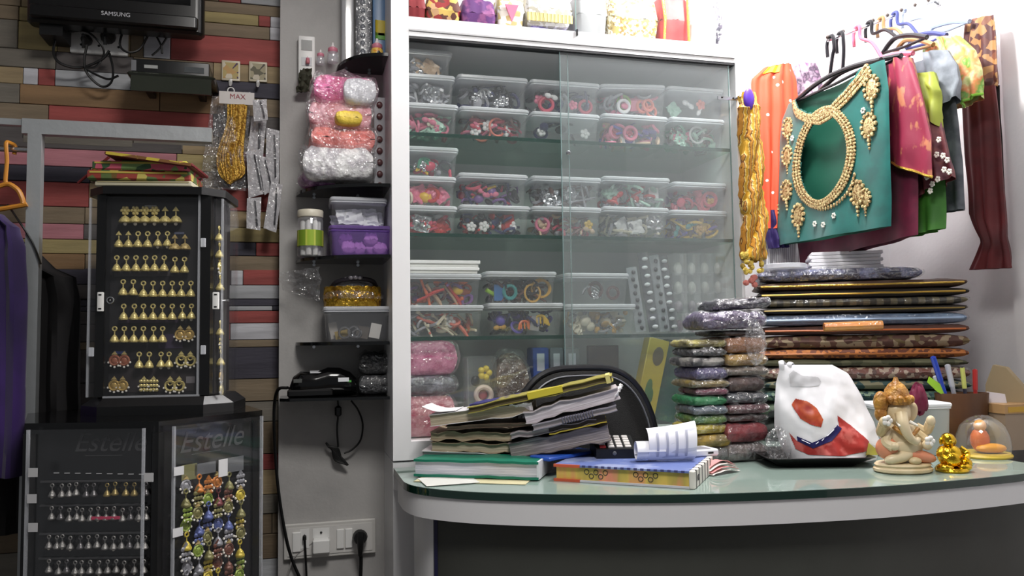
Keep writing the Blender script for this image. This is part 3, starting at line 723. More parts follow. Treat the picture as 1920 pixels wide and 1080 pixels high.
# cap and foot
def octo(x0, x1, y0, y1, c): return [(x0, y0+c), (x0+c, y0), (x1-c, y0), (x1, y0+c), (x1, y1-c), (x1-c, y1), (x0+c, y1), (x0, y1-c)]
MB().prism(octo(hz(160, 370).x, hz(418, 370).x, -.015, DEP+.02, .04), zhi, zhi+.016, f3).build('cap', DBLK, cs, False)
m = MB(); m.loft([[(x, y, 0) for x, y in octo(hz(140, 770).x, hz(432, 770).x, -.02, DEP+.03, .05)], [(x, y, .018) for x, y in octo(hz(140, 770).x, hz(432, 770).x, -.02, DEP+.03, .05)], [(x, y, zlo-.002) for x, y in octo(hz(165, 770).x, hz(412, 770).x, -.005, DEP+.01, .03)]]); m.build('foot', DBLK, cs, False)
# latches, hinges, lock
for px, py, w_, h_ in ((189, 566, .012, .040), (405, 564, .013, .036)):
    p = hz(px, py, -.004); o = MB().rbox((p.x, -.005, p.z), (w_, .008, h_), .002, 2, .001).build('latch', WPLAS, cs)
    for s_ in (-1, 1): MB().bb(p.x-.003, p.x+.003, -.0095, -.0085, p.z+s_*h_*.36-.0015, p.z+s_*h_*.36+.0015).build('screw', BLACKP, o)
for px, py in ((381, 455), (381, 656), (171, 660)):
    p = hz(px, py, -.003); MB().rbox((p.x, -.003, p.z), (.010, .005, .019), .001, 1, .001).build('hinge', film('hinge_plastic', body=.5, gloss=.1), cs)
p = hz(207, 563, 0); m = MB(); m.torus((p.x, -.001, p.z), .0065, .0014, RX(PI/2)); m.ball((p.x, -.001, p.z), .002); m.build('lock', CHROME, cs)
p = hz(423, 563, 0); MB().tube([(p.x-.012, .02, p.z), (p.x+.002, .02, p.z)], .003, 8).build('pin', CHROME, cs)
for px, py, w_, h_, mt in ((282, 388, .024, .007, TAGW), (224, 661, .024, .006, P('blue_sticker', (60, 74, 130), .5)), (357, 712, .018, .014, P('dim_tag', (120, 116, 120), .5)), (336, 437, .02, .005, P('dim_sticker', (80, 84, 104), .5))):
    p = hz(px, py, .028); MB().bb(p.x-w_/2, p.x+w_/2, .0285, .0295, p.z-h_/2, p.z+h_/2).build('sticker', mt, cs, False)
for px, py, w_, h_, c in ((320, 640, .05, .03, (52, 42, 66)), (280, 600, .12, .012, (56, 44, 62)), (270, 512, .12, .014, (60, 56, 60)), (295, 712, .15, .05, (44, 38, 40)), (285, 462, .12, .01, (50, 48, 50))):
    p = hz(px, py, .0295); MB().bb(p.x-w_/2, p.x+w_/2, .029, .0305, p.z-h_/2, p.z+h_/2).build('lining_card', P('lining_%d' % py, c, .6), cs, False)
jG = bell_parts(OG, 1.0); jGt = bell_parts(OG, 1.0, False, 'tri'); jP = bell_parts(OG, .95, True); jF = bell_parts(OG, 1.1, True, 'flower', True); jT = bell_parts(OG, 1.1, True, 'tri', True); jD = bell_parts(AG, 1.05, False, 'tri', True)
cA = chand_parts(OG, 1.15); cB = chand_parts(AG, 1.1, P('coral_enamel', (150, 92, 70), .4)); cT = chand_parts(OG, 1.0, None, 5, True); cF = chand_parts(AG, 1.1, P('old_gold', (190, 160, 96), .4, .4))
rowsU = [('top', 387, [235, 254, 272, 290, 310, 330], [jF, jF, jF, jF, jT, jT]),
 ('second', 433, [223, 241, 259, 277, 296, 314, 328, 347], [jGt, jGt, jG, jG, jP, jP, jD, jD]),
 ('third', 478, [219, 237, 255, 273, 290, 308, 328, 346], [jG]*8), ('fourth', 523, [231, 250, 269, 287, 305, 323, 340, 358], [jG]*8),
 ('fifth', 569, [232, 252, 269, 287, 305, 323, 342, 359], [jG]*6+[jP]*2), ('sixth', 611, [215, 233, 251, 269, 288, 305, 338, 354], [jG]*6+[cF]*2),
 ('seventh', 659, [215, 233, 261, 280, 302, 317, 340, 357], [cB, cB, jG, jG, jP, jP, cA, cA]), ('bottom', 706, [214, 230, 270, 288, 319, 336], [cF, cF, cT, cT, cA, cA])]
kinds = {id(jF): 'domed gold earring with flower stud', id(jT): 'domed gold earring with triangular stud', id(jG): 'gold bell earring with ring stud', id(jGt): 'gold bell earring with triangular stud', id(jP): 'gold bell earring with pearl tip',
         id(jD): 'wide brownish domed earring', id(cA): 'ring-shaped gold earring with pearls', id(cB): 'coral and gold fan earring', id(cT): 'three-tiered gold cluster earring', id(cF): 'old gold crescent earring'}
for rn, py, xs, qs in rowsU:
    for i, (px, q) in enumerate(zip(xs, qs)):
        d_ = 6 if (rn == 'second' and i > 5) else (3 if rn in ('third', 'fourth') and i > (5 if rn == 'third' else 1) else 0)
        nsame = [j for j in range(len(qs)) if qs[j] is q]
        hang(q, UF, px, py+d_, .018, '%s, %s in the %s row of the upright case' % (kinds[id(q)].replace(' with triangular stud and pearl', ' with triangular stud'), ORD[i], rn), 'case earrings, %s row, %s' % (rn, kinds[id(q)]))
# earrings seen edge-on at the right side of the case
SF = Frame(UF.M @ Vector((xs_+.008, .05, 0)), CR+PI/2)
for k, (py, q) in enumerate(((425, jP), (455, jG), (485, cA), (515, jG), (600, jP), (628, cT), (655, jG), (690, cF), (715, cA))):
    h = UF.hit(402, py, .05); o = thing('earring', '%s from the top of the gold earrings seen edge-on beside the upright case' % ORD[k].replace('leftmost', 'first'), 'earring', UF.M @ Vector((xs_+.010, .03+.004*k, h.z)), CR+PI/2, 'earrings on the case side')
    for nm_, me in q: link(nm_, me, o)
# ---- folded prints lying on the case
zt_ = ztop+zhi+.016
fold = [('folder', 180, 362, 347, 360, P('cream_box', (196, 190, 164), .6), 'cream flat box lowest on the earring case', 0, .10),
        ('folder', 166, 357, 328, 348, pattern('print_a', [(110, 84, 40), (150, 60, 50), (90, 110, 60), (190, 176, 90)], 'voronoi', 55), 'yellow-edged printed folder on the cream box', 2, .10),
        ('folder', 178, 357, 309, 328, pattern('print_b', [(200, 190, 70), (120, 150, 90), (200, 90, 110), (60, 90, 60)], 'voronoi', 45), 'green and pink printed folder in the pile on the earring case', -1, .10)]
zc_ = zt_
for i, (n_, a, b, y0, y1, mt, lb, rot, dp) in enumerate(fold):
    p0 = UF.hit(a, y1, .0); p1 = UF.hit(b, y1, .0); th = (y1-y0)*1.66/1500*.93
    o = thing(n_, lb, 'folder', UF.M @ Vector(((p0.x+p1.x)/2, dp/2-.004*i, zc_)), CR+math.radians(rot))
    w_ = p1.x-p0.x; EDG = P('yellow_edge', (186, 168, 74), .6)
    MB().rbox((0, 0, th/2), (w_, dp+.02, th*.99), .004, 2, .003).build('body', mt, o)
    MB().bb(-w_/2+.006, w_/2-.006, -(dp+.02)/2-.001, -(dp+.02)/2+.003, th*.66, th*.84).build('edge_band', EDG if i else P('cream_edge', (170, 160, 120), .6), o)
    zc_ += th
o = thing('folder', 'dark red folder with yellow spine tilted on top of the pile', 'folder', UF.M @ Vector((.01, .05, zc_)), CR)
M_ = RY(math.radians(7))
q0 = UF.hit(207, 293, 0); q1 = UF.hit(370, 316, 0)
m = MB(); m.T = TR(((q0.x+q1.x)/2-.01, -.02, (q0.z+q1.z)/2-zc_)) @ RY(math.atan2(q0.z-q1.z, q1.x-q0.x)); m.rbox((0, 0, 0), ((q1-q0).length, .13, .007), .003, 2, .002); m.build('cover', P('dark_red_cover', (110, 32, 34), .6), o)
m2 = MB(); m2.T = m.T; m2.bb(-(q1-q0).length/2+.004, (q1-q0).length/2-.004, -.0665, -.064, -.003, .003); m2.build('spine_strip', pattern('yellow_print', [(196, 176, 60), (120, 80, 40), (196, 176, 60)], 'voronoi', 60), o)
m = MB(); r0 = UF.hit(150, 345, .06); r1 = UF.hit(208, 296, .06); m.tube([Vector((r0.x-.01, .0, r0.z-zc_)), Vector((r1.x-.01, -.0, r1.z-zc_))], .005, 6, flat=.5); m.build('red_flap', P('dark_red_cover', (110, 32, 34), .6), o)
# ================================================================== grey wall: corner shelves and what stands on them
SHB = P('black_shelf_glass', (16, 17, 18), .12, spec=.6)
def corner_shelf(z, a, b, lab, th=.008):
    n = 16; pts = [(0, 0)]+[(-a*math.cos(PI/2*i/n), -b*math.sin(PI/2*i/n)) for i in range(n+1)]
    o = thing('corner_shelf', lab, 'shelf', (XL-.002, YP-.001, z)); MB().prism(pts, -th, 0, f3).build('plate', SHB, o)
    for q in (.3, .8): MB().lathe([(.004, 0), (.004, .012)], (-a*q, -.012, -th-.004), 8, RX(PI/2)).build('shelf_pin', CHROME, o)
def zy(px, py, y=YP): return onY(px, py, y).z
aB = XL-onY(557, 362, YP).x
ZA = zy(660, 132); ZB_ = zy(557, 364); ZD = zy(557, 489); ZE = zy(555, 642); ZF = zy(523, 742)
corner_shelf(ZA, XL-onY(632, 130, YP).x, .15, 'highest quarter-round black shelf, carrying the pink-topped bottles')
corner_shelf(ZB_, aB, .185, 'quarter-round black shelf under the heap of pink packs')
corner_shelf(ZD, aB, .185, 'quarter-round black shelf under the jar and purple basket')
corner_shelf(ZE, aB, .15, 'quarter-round black shelf under the box below the golden band')
o = thing('corner_shelf', 'lowest black shelf, wide and straight, under the black machine', 'shelf', (XL-.002, YP-.001, ZF))
MB().prism([(0, 0), (XPL-XL+.006, 0), (XPL-XL+.006, -.10), (XPL-XL+.03, -.12), (0, -.15)], -.007, 0, f3).build('plate', SHB, o, False)
# ---- soft packs
def pillow(mb, w, d, h, p=4, amp=.004, seed=0, nu=14, nv=12, fl=0, base=True, pw=.5, sq=False):
    def mk(sg):
        def fn(u, v):
            a, b = 2*u-1, 2*v-1
            if sq: a = math.copysign(1-(1-abs(a))**1.8, a); b = math.copysign(1-(1-abs(b))**1.8, b)
            e = max(0, 1-abs(a)**p)*max(0, 1-abs(b)**p); e = e**pw
            k = amp*(nz(u*5+seed, v*5, seed)+.6*nz(u*11, v*9+seed, seed+4))
            z = h/2+sg*(h/2)*e*(1+.0)+ (k if sg > 0 else k*.25)
            return (a*w/2*(1+.03*nz(v*4, seed)), b*d/2*(1+.03*nz(u*4, seed+2)), max(z, .0005) if base else z)
        return fn
    mb.sheet(mk(1), nu, nv); mb.sheet(mk(-1), nu, nv); return mb
def soft_pack(name, label, cat, loc, rz, w, d, h, mat_, seed, filmm=CRISP, p=4, amp=.004, group=None, tilt=0, grow=1.05):
    o = thing(name, label, cat, loc, rz, group); o.rotation_euler = (0, tilt, rz)
    pillow(MB(), w*.96, d*.94, h*.97, p, amp, seed, 18, 14, pw=.36, sq=True).build('contents', mat_, o, angle=60)
    if filmm: pillow(MB(), w*grow, d*grow, h*1.03, p, amp*1.8, seed+9, 22, 16, pw=.36, sq=True).build('wrapper', filmm, o, angle=60)
    return o
yI = YP-.10
def span(px0, px1, py, y): a = onY(px0, py, y); b = onY(px1, py, y); return (a.x+b.x)/2, b.x-a.x
def hpx(n_, y=yI, px=640): return n_*((onY(px, 600, y)-EYE).dot(FWD))/1500
# ---- heap of packs on the second shelf, listed bottom to top: x range, height px, look
heap = [(556, 640, 35, (120, 60, 120), 'purple packet sticking out under the white one on the pink heap', .07), (566, 702, 62, (206, 202, 208), 'clear packet of white pieces in the heap of pink packs', .15), (578, 700, 46, (206, 104, 98), 'orange-red packet in the middle of the pink heap', .14),
        (578, 698, 56, (226, 146, 156), 'pale pink packet with a yellow patch in the heap', .14), (582, 702, 56, (220, 96, 146), 'bright pink packet lying highest on the heap', .14)]
z = ZB_
for i, (a, b, hp, c, lb, dp) in enumerate(heap):
    xm, w_ = span(a, b, 300, yI); h_ = hpx(hp)
    mt = P('pack_core_%d' % i, c, .6, var=(34, tuple(min(255, int(v*1.18)+24) for v in c), .42, .56), bump=(55, 1.0))
    if i == 0: soft_pack('packet', lb, 'packet', (xm-.004, YP-.075, z), .2, w_*.8, dp, h_, mt, 40, group='packs on the second corner shelf'); continue
    soft_pack('packet', lb, 'packet', (xm, yI+.01, z+(.012 if i == 1 else 0)), .05*(-1)**i, w_, dp, h_*1.05, mt, 40+i, p=8, amp=.009, group='packs on the second corner shelf'); z += h_*.86+(.012 if i == 1 else 0)
    if i == 4:
        xm2, w2 = span(640, 702, 300, yI); soft_pack('packet', 'clear packet of white pieces beside the bright pink one', 'packet', (xm2, yI-.055, z-h_*.9), 0, w2, .05, h_*.9, P('pack_white', (214, 214, 220), .5, bump=(40, .6)), 61, group='packs on the second corner shelf')
    if i == 3:
        xm2, w2 = span(625, 675, 300, yI); soft_pack('packet', 'small yellow packet tucked into the front of the heap', 'packet', (xm2, yI-.06, z-h_*.75), .1, w2, .04, h_*.5, P('pack_yellow', (220, 190, 70), .5, bump=(40, .6)), 62, None)
# strip card with holes standing behind the heap
xm, w_ = span(702, 722, 260, YP-.05); sc_ = thing('strip_card', 'upright clear strip card with dark beads behind the heap of packs', 'card', (xm, YP-.045, ZB_)); hh_ = zy(712, 182, YP-.05)-ZB_
MB().bb(-w_/2, w_/2, -.002, .002, 0, hh_).build('strip', film('strip_film', body=.35, gloss=.08), sc_)
for k in range(8): MB().ball((0, -.004, hh_*(.08+.12*k)), (.008, .005, .009), 8, 6).build('bead', P('maroon_bead', (96, 60, 62), .4), sc_)
# ---- bottles on the highest shelf
def bottle(px, pyb, pyt, y, lab, body, cap):
    p = onY(px, pyb, y); h_ = onY(px, pyt, y).z-ZA; o = thing('bottle', lab, 'bottle', (p.x, y, ZA), 0, 'pink-topped bottles'); r = h_*.27
    MB().lathe([(r*.92, 0), (r, h_*.04), (r, h_*.42), (r*.9, h_*.5), (r*.55, h_*.55)], n=18).build('body', body, o)
    MB().lathe([(r*.75, h_*.5), (r*.9, h_*.56), (r*.85, h_*.7), (r*.5, h_*.76)], n=18).build('collar', P('pink_collar', (214, 130, 150), .4), o)
    MB().lathe([(r*.42, h_*.75), (r*.36, h_*.82), (r*.22, h_*.86), (r*.2, h_*.97), (r*.1, h_)], n=12).build('nipple', cap, o)
MILK = P('milky_cap', (232, 226, 226), .4)
bottle(624, 126, 80, YP-.05, 'clear small bottle with pink collar, middle of the three on the left', film('bottle_clear', body=.3, gloss=.1), MILK)
bottle(601, 128, 93, YP-.03, 'shorter pink-collared bottle left of the clear one', film('bottle_clear', body=.3, gloss=.1), MILK)
bottle(577, 130, 105, YP-.03, 'leftmost low bottle near the remote on the wall', P('rose_bottle', (190, 110, 120), .4), MILK)
bottle(707, 124, 72, YP-.09, 'small bottle with orange and black printed body beside the cabinet post', pattern('print_bottle', [(226, 150, 50), (30, 26, 30), (230, 190, 90), (180, 40, 60)], 'voronoi', 90, .4), MILK)
# shelf extension under the left bottles
# ---- tall packs on the highest shelf
def slab(name, lab, cat, px0, px1, py0, py1, y, th, mt, zb=None, parts=None):
    xm, w_ = span(px0, px1, (py0+py1)/2, y); zb = onY(px0, py1, y).z if zb is None else zb; zt2 = onY(px0, py0, y).z
    o = thing(name, lab, cat, (xm, y+th/2, zb)); MB().rbox((0, 0, (zt2-zb)/2), (w_, th, zt2-zb), .003, 2, .002).build('body', mt, o); return o, w_, zt2-zb
o, w_, h_ = slab('tall_packet', 'tall blue packet with yellow and green print at the top beside the cabinet', 'packet', 699, 728, -60, 122, YP-.06, .03, P('blue_pack', (84, 120, 160), .35), ZA)
for k, (c, z0, z1) in enumerate((((196, 176, 50), .30, .46), ((96, 160, 60), .26, .33))):
    MB().rbox((.002, -.0155, h_*(z0+z1)/2), (w_*.8, .002, h_*(z1-z0)), .008, 3, .0005).build('print', P('print_%d' % k, c, .5), o)
o, w_, h_ = slab('strip_pack', 'dark beaded strip pack standing left of the blue packet', 'packet', 667, 696, -60, 122, YP-.05, .012, P('dark_strip', (52, 54, 62), .3), ZA)
for k in range(11): MB().ball((-.002, -.007, h_*(.05+.085*k)), (.007, .004, .008), 8, 5).build('bead', P('grey_bead', (104, 108, 116), .3), o)
MB().bb(-w_/2, w_/2, -.014, -.0135, 0, h_).build('wrapper', CLEAR, o)
o, w_, h_ = slab('clear_tube', 'narrow clear tube pack left of the dark strip pack', 'packet', 640, 664, -60, 122, YP-.04, .02, film('tube_clear', body=.16, gloss=.12), ZA)
MB().bb(-w_/2+.003, w_/2-.003, 0, .003, 0, h_*.96).build('card_insert', P('insert_grey', (150, 150, 152), .5), o)
# ---- remote in its wall holder, dark cloth piece below it
p = onY(575, 150, YP-.012); o = thing('remote_control', 'white remote control with grey screen fixed on the grey wall', 'remote', (p.x, YP-.012, p.z)); hr = zy(575, 70, YP-.012)-p.z; wr = span(560, 592, 110, YP-.012)[1]
MB().rbox((0, 0, hr/2), (wr, .02, hr), .004, 2, .002).build('body', WPLAS, o)
MB().bb(-wr*.32, wr*.32, -.0112, -.0098, hr*.66, hr*.9).build('screen', P('lcd', (70, 72, 70), .3), o)
MB().bb(-wr*.3, wr*.3, -.0112, -.0098, hr*.30, hr*.5).build('button_panel', P('btn', (190, 192, 196), .4), o)
c_ = MB(); c_.sheet(pouch_sheet(onY(563, 130, YP-.035), onY(585, 128, YP-.035), onY(582, 172, YP-.035), onY(556, 174, YP-.03), .012, 71), 10, 12, .003)
tag(c_.build('cloth_scrap', P('olive_scrap', (54, 54, 40), .8)), 'dark scrap of cloth hanging on the grey wall under the remote', 'cloth')
# ---- jar
p = onY(582, 474, YP-.11); o = thing('jar', 'clear jar with white lid and green label on the corner shelf', 'jar', (p.x, YP-.10, ZD)); hj = zy(582, 395, YP-.10)-ZD; r = span(558, 607, 430, YP-.10)[1]/2
MB().lathe([(r*.9, 0), (r, .004), (r, hj*.8), (r*.9, hj*.84)], n=24).build('glass_body', film('jar_glass', body=.12, gloss=.08, rough=.03), o)
MB().lathe([(r*.98, hj*.85), (r, hj*.87), (r, hj*.985), (r*.96, hj)], n=24).build('lid', P('jar_lid', (214, 208, 190), .4), o)
MB().lathe([(r+.0006, hj*.22), (r+.0006, hj*.56)], n=24, cap=False).build('label', pattern('jar_label', [(150, 178, 50), (186, 196, 80), (120, 150, 40)], 'wave', 8, .5, sc3=(1, 1, 8), bump=0), o)
for k in range(7): MB().lathe([(.007, .004), (.007, hj*.74), (.003, hj*.78)], (r*.6*math.cos(k*2*PI/7), r*.6*math.sin(k*2*PI/7), 0), 8).build('contents', P('white_sticks', (206, 206, 204), .5), o)
# ---- generic lidded clear box
def lidded(name, lab, loc, w_, d_, h_, rz=0, bm_=None, lm_=None, group=None, tilt=0, taper=.94, lidh=.011):
    o = thing(name, lab, 'box', loc, rz, group); bm_ = bm_ or BOXP; lm_ = lm_ or LIDP
    m = MB(); seg = 3
    def ring(z, k, r=.012):
        out = []; hx, hy = (w_/2-.004)*k, (d_/2-.004)*k
        for (sx, sy, a0) in ((1,1,0),(-1,1,PI/2),(-1,-1,PI),(1,-1,1.5*PI)):
            for i in range(seg+1):
                a = a0+PI/2*i/seg; out.append((sx*(hx-r)+r*math.cos(a), sy*(hy-r)+r*math.sin(a), z))
        return out
    m.loft([ring(.0005, taper-.03), ring(.006, taper), ring(h_-lidh, 1)], True, False); m.build('body', bm_, o)
    m = MB(); m.rbox((0, 0, h_-lidh/2), (w_, d_, lidh), .012, 3, .003); m.rbox((0, 0, h_-lidh-.0015), (w_*.985, d_*.985, .003), .012, 3, .001)
    l = m.build('lid', lm_, o)
    if tilt: l.rotation_euler = (0, tilt, 0)
    return o
xm, w_ = span(615, 732, 440, YP-.10); hb = zy(670, 411, YP-.15)-zy(670, 467, YP-.15)
PURP = film('purple_plastic', (238, 222, 250), body=.30, gloss=.05, rough=.2, white=(168, 130, 220))
o = lidded('basket', 'purple see-through box of pink items on the corner shelf', (xm, YP-.09, ZD), w_, .13, hb, 0, PURP, PURP)
random.seed(9)
for k in range(9):
    b_ = pillow(MB(), .035, .03, .03, 3, .006, 80+k).build('pink_roll', P('pink_roll', (222, 176, 216), .5, bump=(60, .5)), o); b_.location = (random.uniform(-w_*.36, w_*.36), random.uniform(-.045, .0), random.choice((.004, .026)))
xm, w2 = span(617, 723, 385, YP-.10); h2b = zy(670, 358, YP-.15)-zy(670, 411, YP-.15)
o = lidded('clear_box', 'clear box of crumpled white paper on top of the purple one', (xm, YP-.09, ZD+hb+.001), w2, .12, h2b)
for k, (dx, dz, sz) in enumerate(((-.02, .006, .035), (.012, .004, .04), (.035, .008, .03), (-.04, .004, .028))):
    m = MB(); m.sheet(pouch_sheet((-sz, 0, sz), (sz*.8, .004, sz*1.1), (sz, 0, 0), (-sz*.8, -.004, 0), .012, 90+k), 8, 8, .001); b_ = m.build('paper', P('white_paper', (226, 228, 234), .6), o); b_.location = (dx, -.03+.012*k, dz)
# ---- box with golden band on the next shelf
xm, w_ = span(605, 730, 600, YP-.09); hb = zy(670, 565, YP-.13)-zy(670, 631, YP-.13)
o = lidded('clear_box', 'clear box with rings and cards under the golden band on the corner shelf', (xm, YP-.075, ZE), w_, .115, hb)
for k, (dx, dz, R) in enumerate(((-.03, .022, .013), (-.008, .024, .013), (.0, .02, .010))): MB().torus((dx, -.04, dz), R, .003, RX(PI/2+.2)).build('ring', CHROME, o)
for k, (dx, w4, h4, c) in enumerate(((.045, .026, .036, (206, 204, 200)), (-.035, .034, .02, (150, 130, 70)), (.015, .03, .03, (96, 90, 84)), (-.055, .02, .04, (170, 166, 160)))): MB().box((dx, -.03+.006*k, .008+h4/2), (w4, .003, h4), RY(.2*(-1)**k)).build('card', P('box_card_%d' % k, c, .5), o)
gb = thing('golden_band', 'wide embossed golden headband wrapped in clear plastic on the corner shelf box', 'headband', (xm-.008, YP-.072, ZE+hb+.0012)); R = .062
BAND = P('band_gold', (206, 166, 60), .28, .8, var=(40, (150, 106, 30), .5, .65), bump=(60, .8))
n = 40; hgt = hpx(36)
rings = []
for k in range(n+1):
    a = PI*1.12*k/n+PI*.94; rr = R*(1+.012*math.sin(k*2.2)); ex = Vector((math.cos(a)*1.05, math.sin(a)*.85, 0))
    hk = hgt*(1+.06*abs(math.sin(k*.8)))
    rings.append([ex*rr+Vector((0, 0, 0)), ex*(rr+.004)+Vector((0, 0, 0)), ex*(rr+.006)+Vector((0, 0, hk*.5)), ex*(rr+.004)+Vector((0, 0, hk)), ex*rr+Vector((0, 0, hk))])
MB().loft(rings).build('band', BAND, gb, angle=60)
for k in range(9):
    a = PI*(1.08+.1*k); MB().ball((math.cos(a)*(R+.006)*1.05, math.sin(a)*(R+.006)*.85, hgt*.5), (.010, .0025, .011), 10, 6, RZ(a+PI/2)).build('boss', BAND, gb)
def dome(u, v):
    a = 2*PI*u; t = v*PI/2; k = 1+.10*nz(u*7, v*5, 3); return (math.cos(a)*R*1.22*math.cos(t)*k, math.sin(a)*R*1.0*math.cos(t)*k, hgt*.4+math.sin(t)*.045*k)
MB().sheet(dome, 40, 10).build('wrapper', CRISP, gb)
cr = thing('silver_garland', 'dark garland with silver flowers inside the plastic above the golden band', 'garland', (xm-.004, YP-.07, ZE+hb+hgt+.004))
MB().tube(crom([(-.055, 0, .0), (-.04, -.03, .012), (0, -.045, .018), (.04, -.03, .014), (.055, 0, .0)], 6), .006, 8).build('wire', P('dark_wire', (48, 44, 52), .5), cr)
for k in range(11):
    t = k/10; MB().ball((-.052+.104*t, -.045*math.sin(PI*t)-.004, .003+.018*math.sin(PI*t)), (.007, .005, .006), 8, 5).build('flower', P('silver_flower', (176, 172, 180), .3, .5), cr)
m = MB(); m.sheet(pouch_sheet(onY(522, 512, YP-.06), onY(600, 500, YP-.11), onY(600, 566, YP-.11), onY(530, 545, YP-.05), .018, 55), 16, 12)
tag(m.build('plastic_bag_tail', CRISP), 'loose clear plastic tail left of the golden band', 'plastic bag')
# ---- machine on the lowest shelf
p0, w_ = span(540, 668, 710, YP-.07); o = thing('black_machine', 'black corded hair tool lying on the lowest shelf', 'appliance', (p0, YP-.065, ZF)); hm = zy(600, 688, YP-.09)-ZF
m = MB()
def sect(x, hz_, dz, zc): return [(x, dz*math.cos(2*PI*k/16), zc+hz_*max(-1, min(1, 1.15*math.sin(2*PI*k/16)))) for k in range(16)]
rings = [sect(-w_/2+.0, .006, .012, .010), sect(-w_/2+.012, hm*.34, .028, hm*.34), sect(-w_*.32, hm*.42, .036, hm*.43), sect(-w_*.1, hm*.40, .034, hm*.41), sect(w_*.08, hm*.48, .034, hm*.49), sect(w_*.25, hm*.47, .034, hm*.48), sect(w_*.4, hm*.40, .03, hm*.41), sect(w_/2, hm*.28, .022, hm*.3)]
m.loft(rings); m.build('body', BLACKG, o, angle=60)
MB().rbox((-w_*.18, -.004, .010), (w_*.66, .066, .018), .006).build('base', BLACKP, o)
MB().box((w_*.30, -.036, hm*.56), (.026, .003, .010), RX(-.2)).build('light_strip', P('strip_white', (230, 232, 236), .2), o)
MB().box((w_*.385, -.033, hm*.5), (.010, .003, .005), RX(-.2)).build('green_light', P('green_mark', (80, 170, 70), .3), o)
MB().bb(-w_*.42, -w_*.3, -.036, -.033, hm*.5, hm*.62).build('slot', P('slot_grey', (84, 86, 84), .4), o)
MB().box((-w_*.06, -.006, hm*.83), (.04, .03, .002), RX(.1)).build('top_mark', P('strip_white', (230, 232, 236), .2), o)
for k, (py0, py1, lb) in enumerate(((700, 737, 'lower black packet in clear plastic beside the machine'), (657, 698, 'upper black packet in clear plastic beside the machine'))):
    xm, w3 = span(672, 732, 700, YP-.05); h3 = hpx(py1-py0); soft_pack('packet', lb, 'packet', (xm, YP-.05, ZF+(k*hpx(39))), 0, w3, .08, h3, P('black_contents', (24, 24, 26), .5), 95+k, p=6)
# ---- cords on the wall
def wall_pts(l, y=YP-.012): return [onY(a, b, y) for a, b in l]
cable('cable', [onY(540, 727, YP-.07), onY(521, 731, YP-.05), onY(514, 765, YP-.012)]+wall_pts([(515, 830), (521, 910), (533, 990), (548, 1050), (575, 1110)]), .0042, RUB, 'thick black cord from the machine down along the grey wall edge')
cd = thing('adapter_cord', 'black adapter cord with a small block hanging below the lowest shelf', 'cable', onY(632, 745, YP-.045)); D0 = cd.location
def cr_(l, r, nm): MB().tube(crom([onY(a, b, YP-.02-(.03 if b < 760 else 0))-D0 for a, b in l], 6), r, 7).build(nm, RUB, cd)
cr_([(632, 735), (634, 760), (634, 775)], .0022, 'cord'); cr_([(634, 780), (632, 805), (634, 838)], .0024, 'cord')
cr_([(659, 752), (672, 770), (680, 795), (676, 825), (660, 843), (645, 850)], .0024, 'cord')
q = onY(634, 771, YP-.02)-D0; MB().rbox(q, (.017, .014, .026), .005).build('ferrite_block', BLACKP, cd)
for k in range(5): cr_([(611+k, 830+2*k), (625+2*k, 845-k), (640, 858+k), (652-2*k, 872-k), (640-3*k, 862), (618+k, 838)], .0028, 'coil')
# ---- switchboard
p0 = onY(532, 1042, YP-.008); p1 = onY(704, 972, YP-.008); w_ = p1.x-p0.x; h_ = onY(618, 978, YP-.008).z-onY(618, 1043, YP-.008).z
sb = thing('switchboard', 'white switch and socket plate low on the grey wall', 'switchboard', ((p0.x+p1.x)/2, YP-.006, onY(618, 1043, YP-.008).z))
MB().rbox((0, 0, h_/2), (w_, .012, h_), .003, 2, .002).build('plate', P('socket_white', (202, 200, 196), .4), sb)
MB().bb(-w_*.46, w_*.46, -.0075, -.0055, h_*.1, h_*.9).build('inset', P('socket_white2', (210, 208, 205), .4), sb)
for px, wd in ((556, .020), (638, .018), (654, .018)):
    x = onY(px, 1010, YP-.012).x-sb.location.x; MB().rbox((x, -.009, h_*.5), (wd, .006, h_*.55), .002, 2, .001).build('switch', WPLAS, sb)
x = onY(602, 1010, YP-.012).x-sb.location.x
MB().rbox((x, -.018, h_*.36), (.042, .024, h_*.42), .004).build('charger', WPLAS, sb); MB().bb(x-.02, x+.02, -.0085, -.006, h_*.56, h_*.84).build('socket_face', WPLAS, sb); MB().ball((x, -.009, h_*.72), .003).build('hole', BLACKP, sb)
x = onY(571, 1000, YP-.012).x-sb.location.x; MB().bb(x-.011, x+.011, -.0085, -.006, h_*.3, h_*.85).build('socket_face', WPLAS, sb)
MB().rbox((x, -.014, h_*.62), (.009, .014, .016), .002).build('small_plug', BLACKP, sb)
x2 = onY(675, 1010, YP-.03).x-sb.location.x
pl = thing('plug', 'large black three-pin plug at the right end of the switchboard', 'plug', (sb.location.x+x2, YP-.03, sb.location.z+h_*.5))
MB().lathe([(.016, .012), (.019, 0), (.017, -.012), (.010, -.02), (.006, -.024)], (0, 0, .004), 14, RX(PI/2)).build('plug_body', RUB, pl); MB().tube([(0, -.012, .02), (0, -.016, .0), (0, -.014, -.022), (0, -.008, -.04)], [.008, .009, .007, .005], 8).build('cord_relief', RUB, pl)
cable('cable', [onY(675, 1030, YP-.035), onY(677, 1050, YP-.03), onY(675, 1110, YP-.03)], .005, RUB, 'black cord hanging from the large plug')
cable('cable', [onY(571, 1005, YP-.02), onY(573, 1040, YP-.02), onY(576, 1110, YP-.02)], .003, RUB, 'thin black cord below the switchboard')
cable('cable', wall_pts([(590, 1015), (570, 1030), (548, 1052), (530, 1110)]), .0024, P('grey_cord', (150, 148, 146), .5), 'thin grey cord running down from the charger')
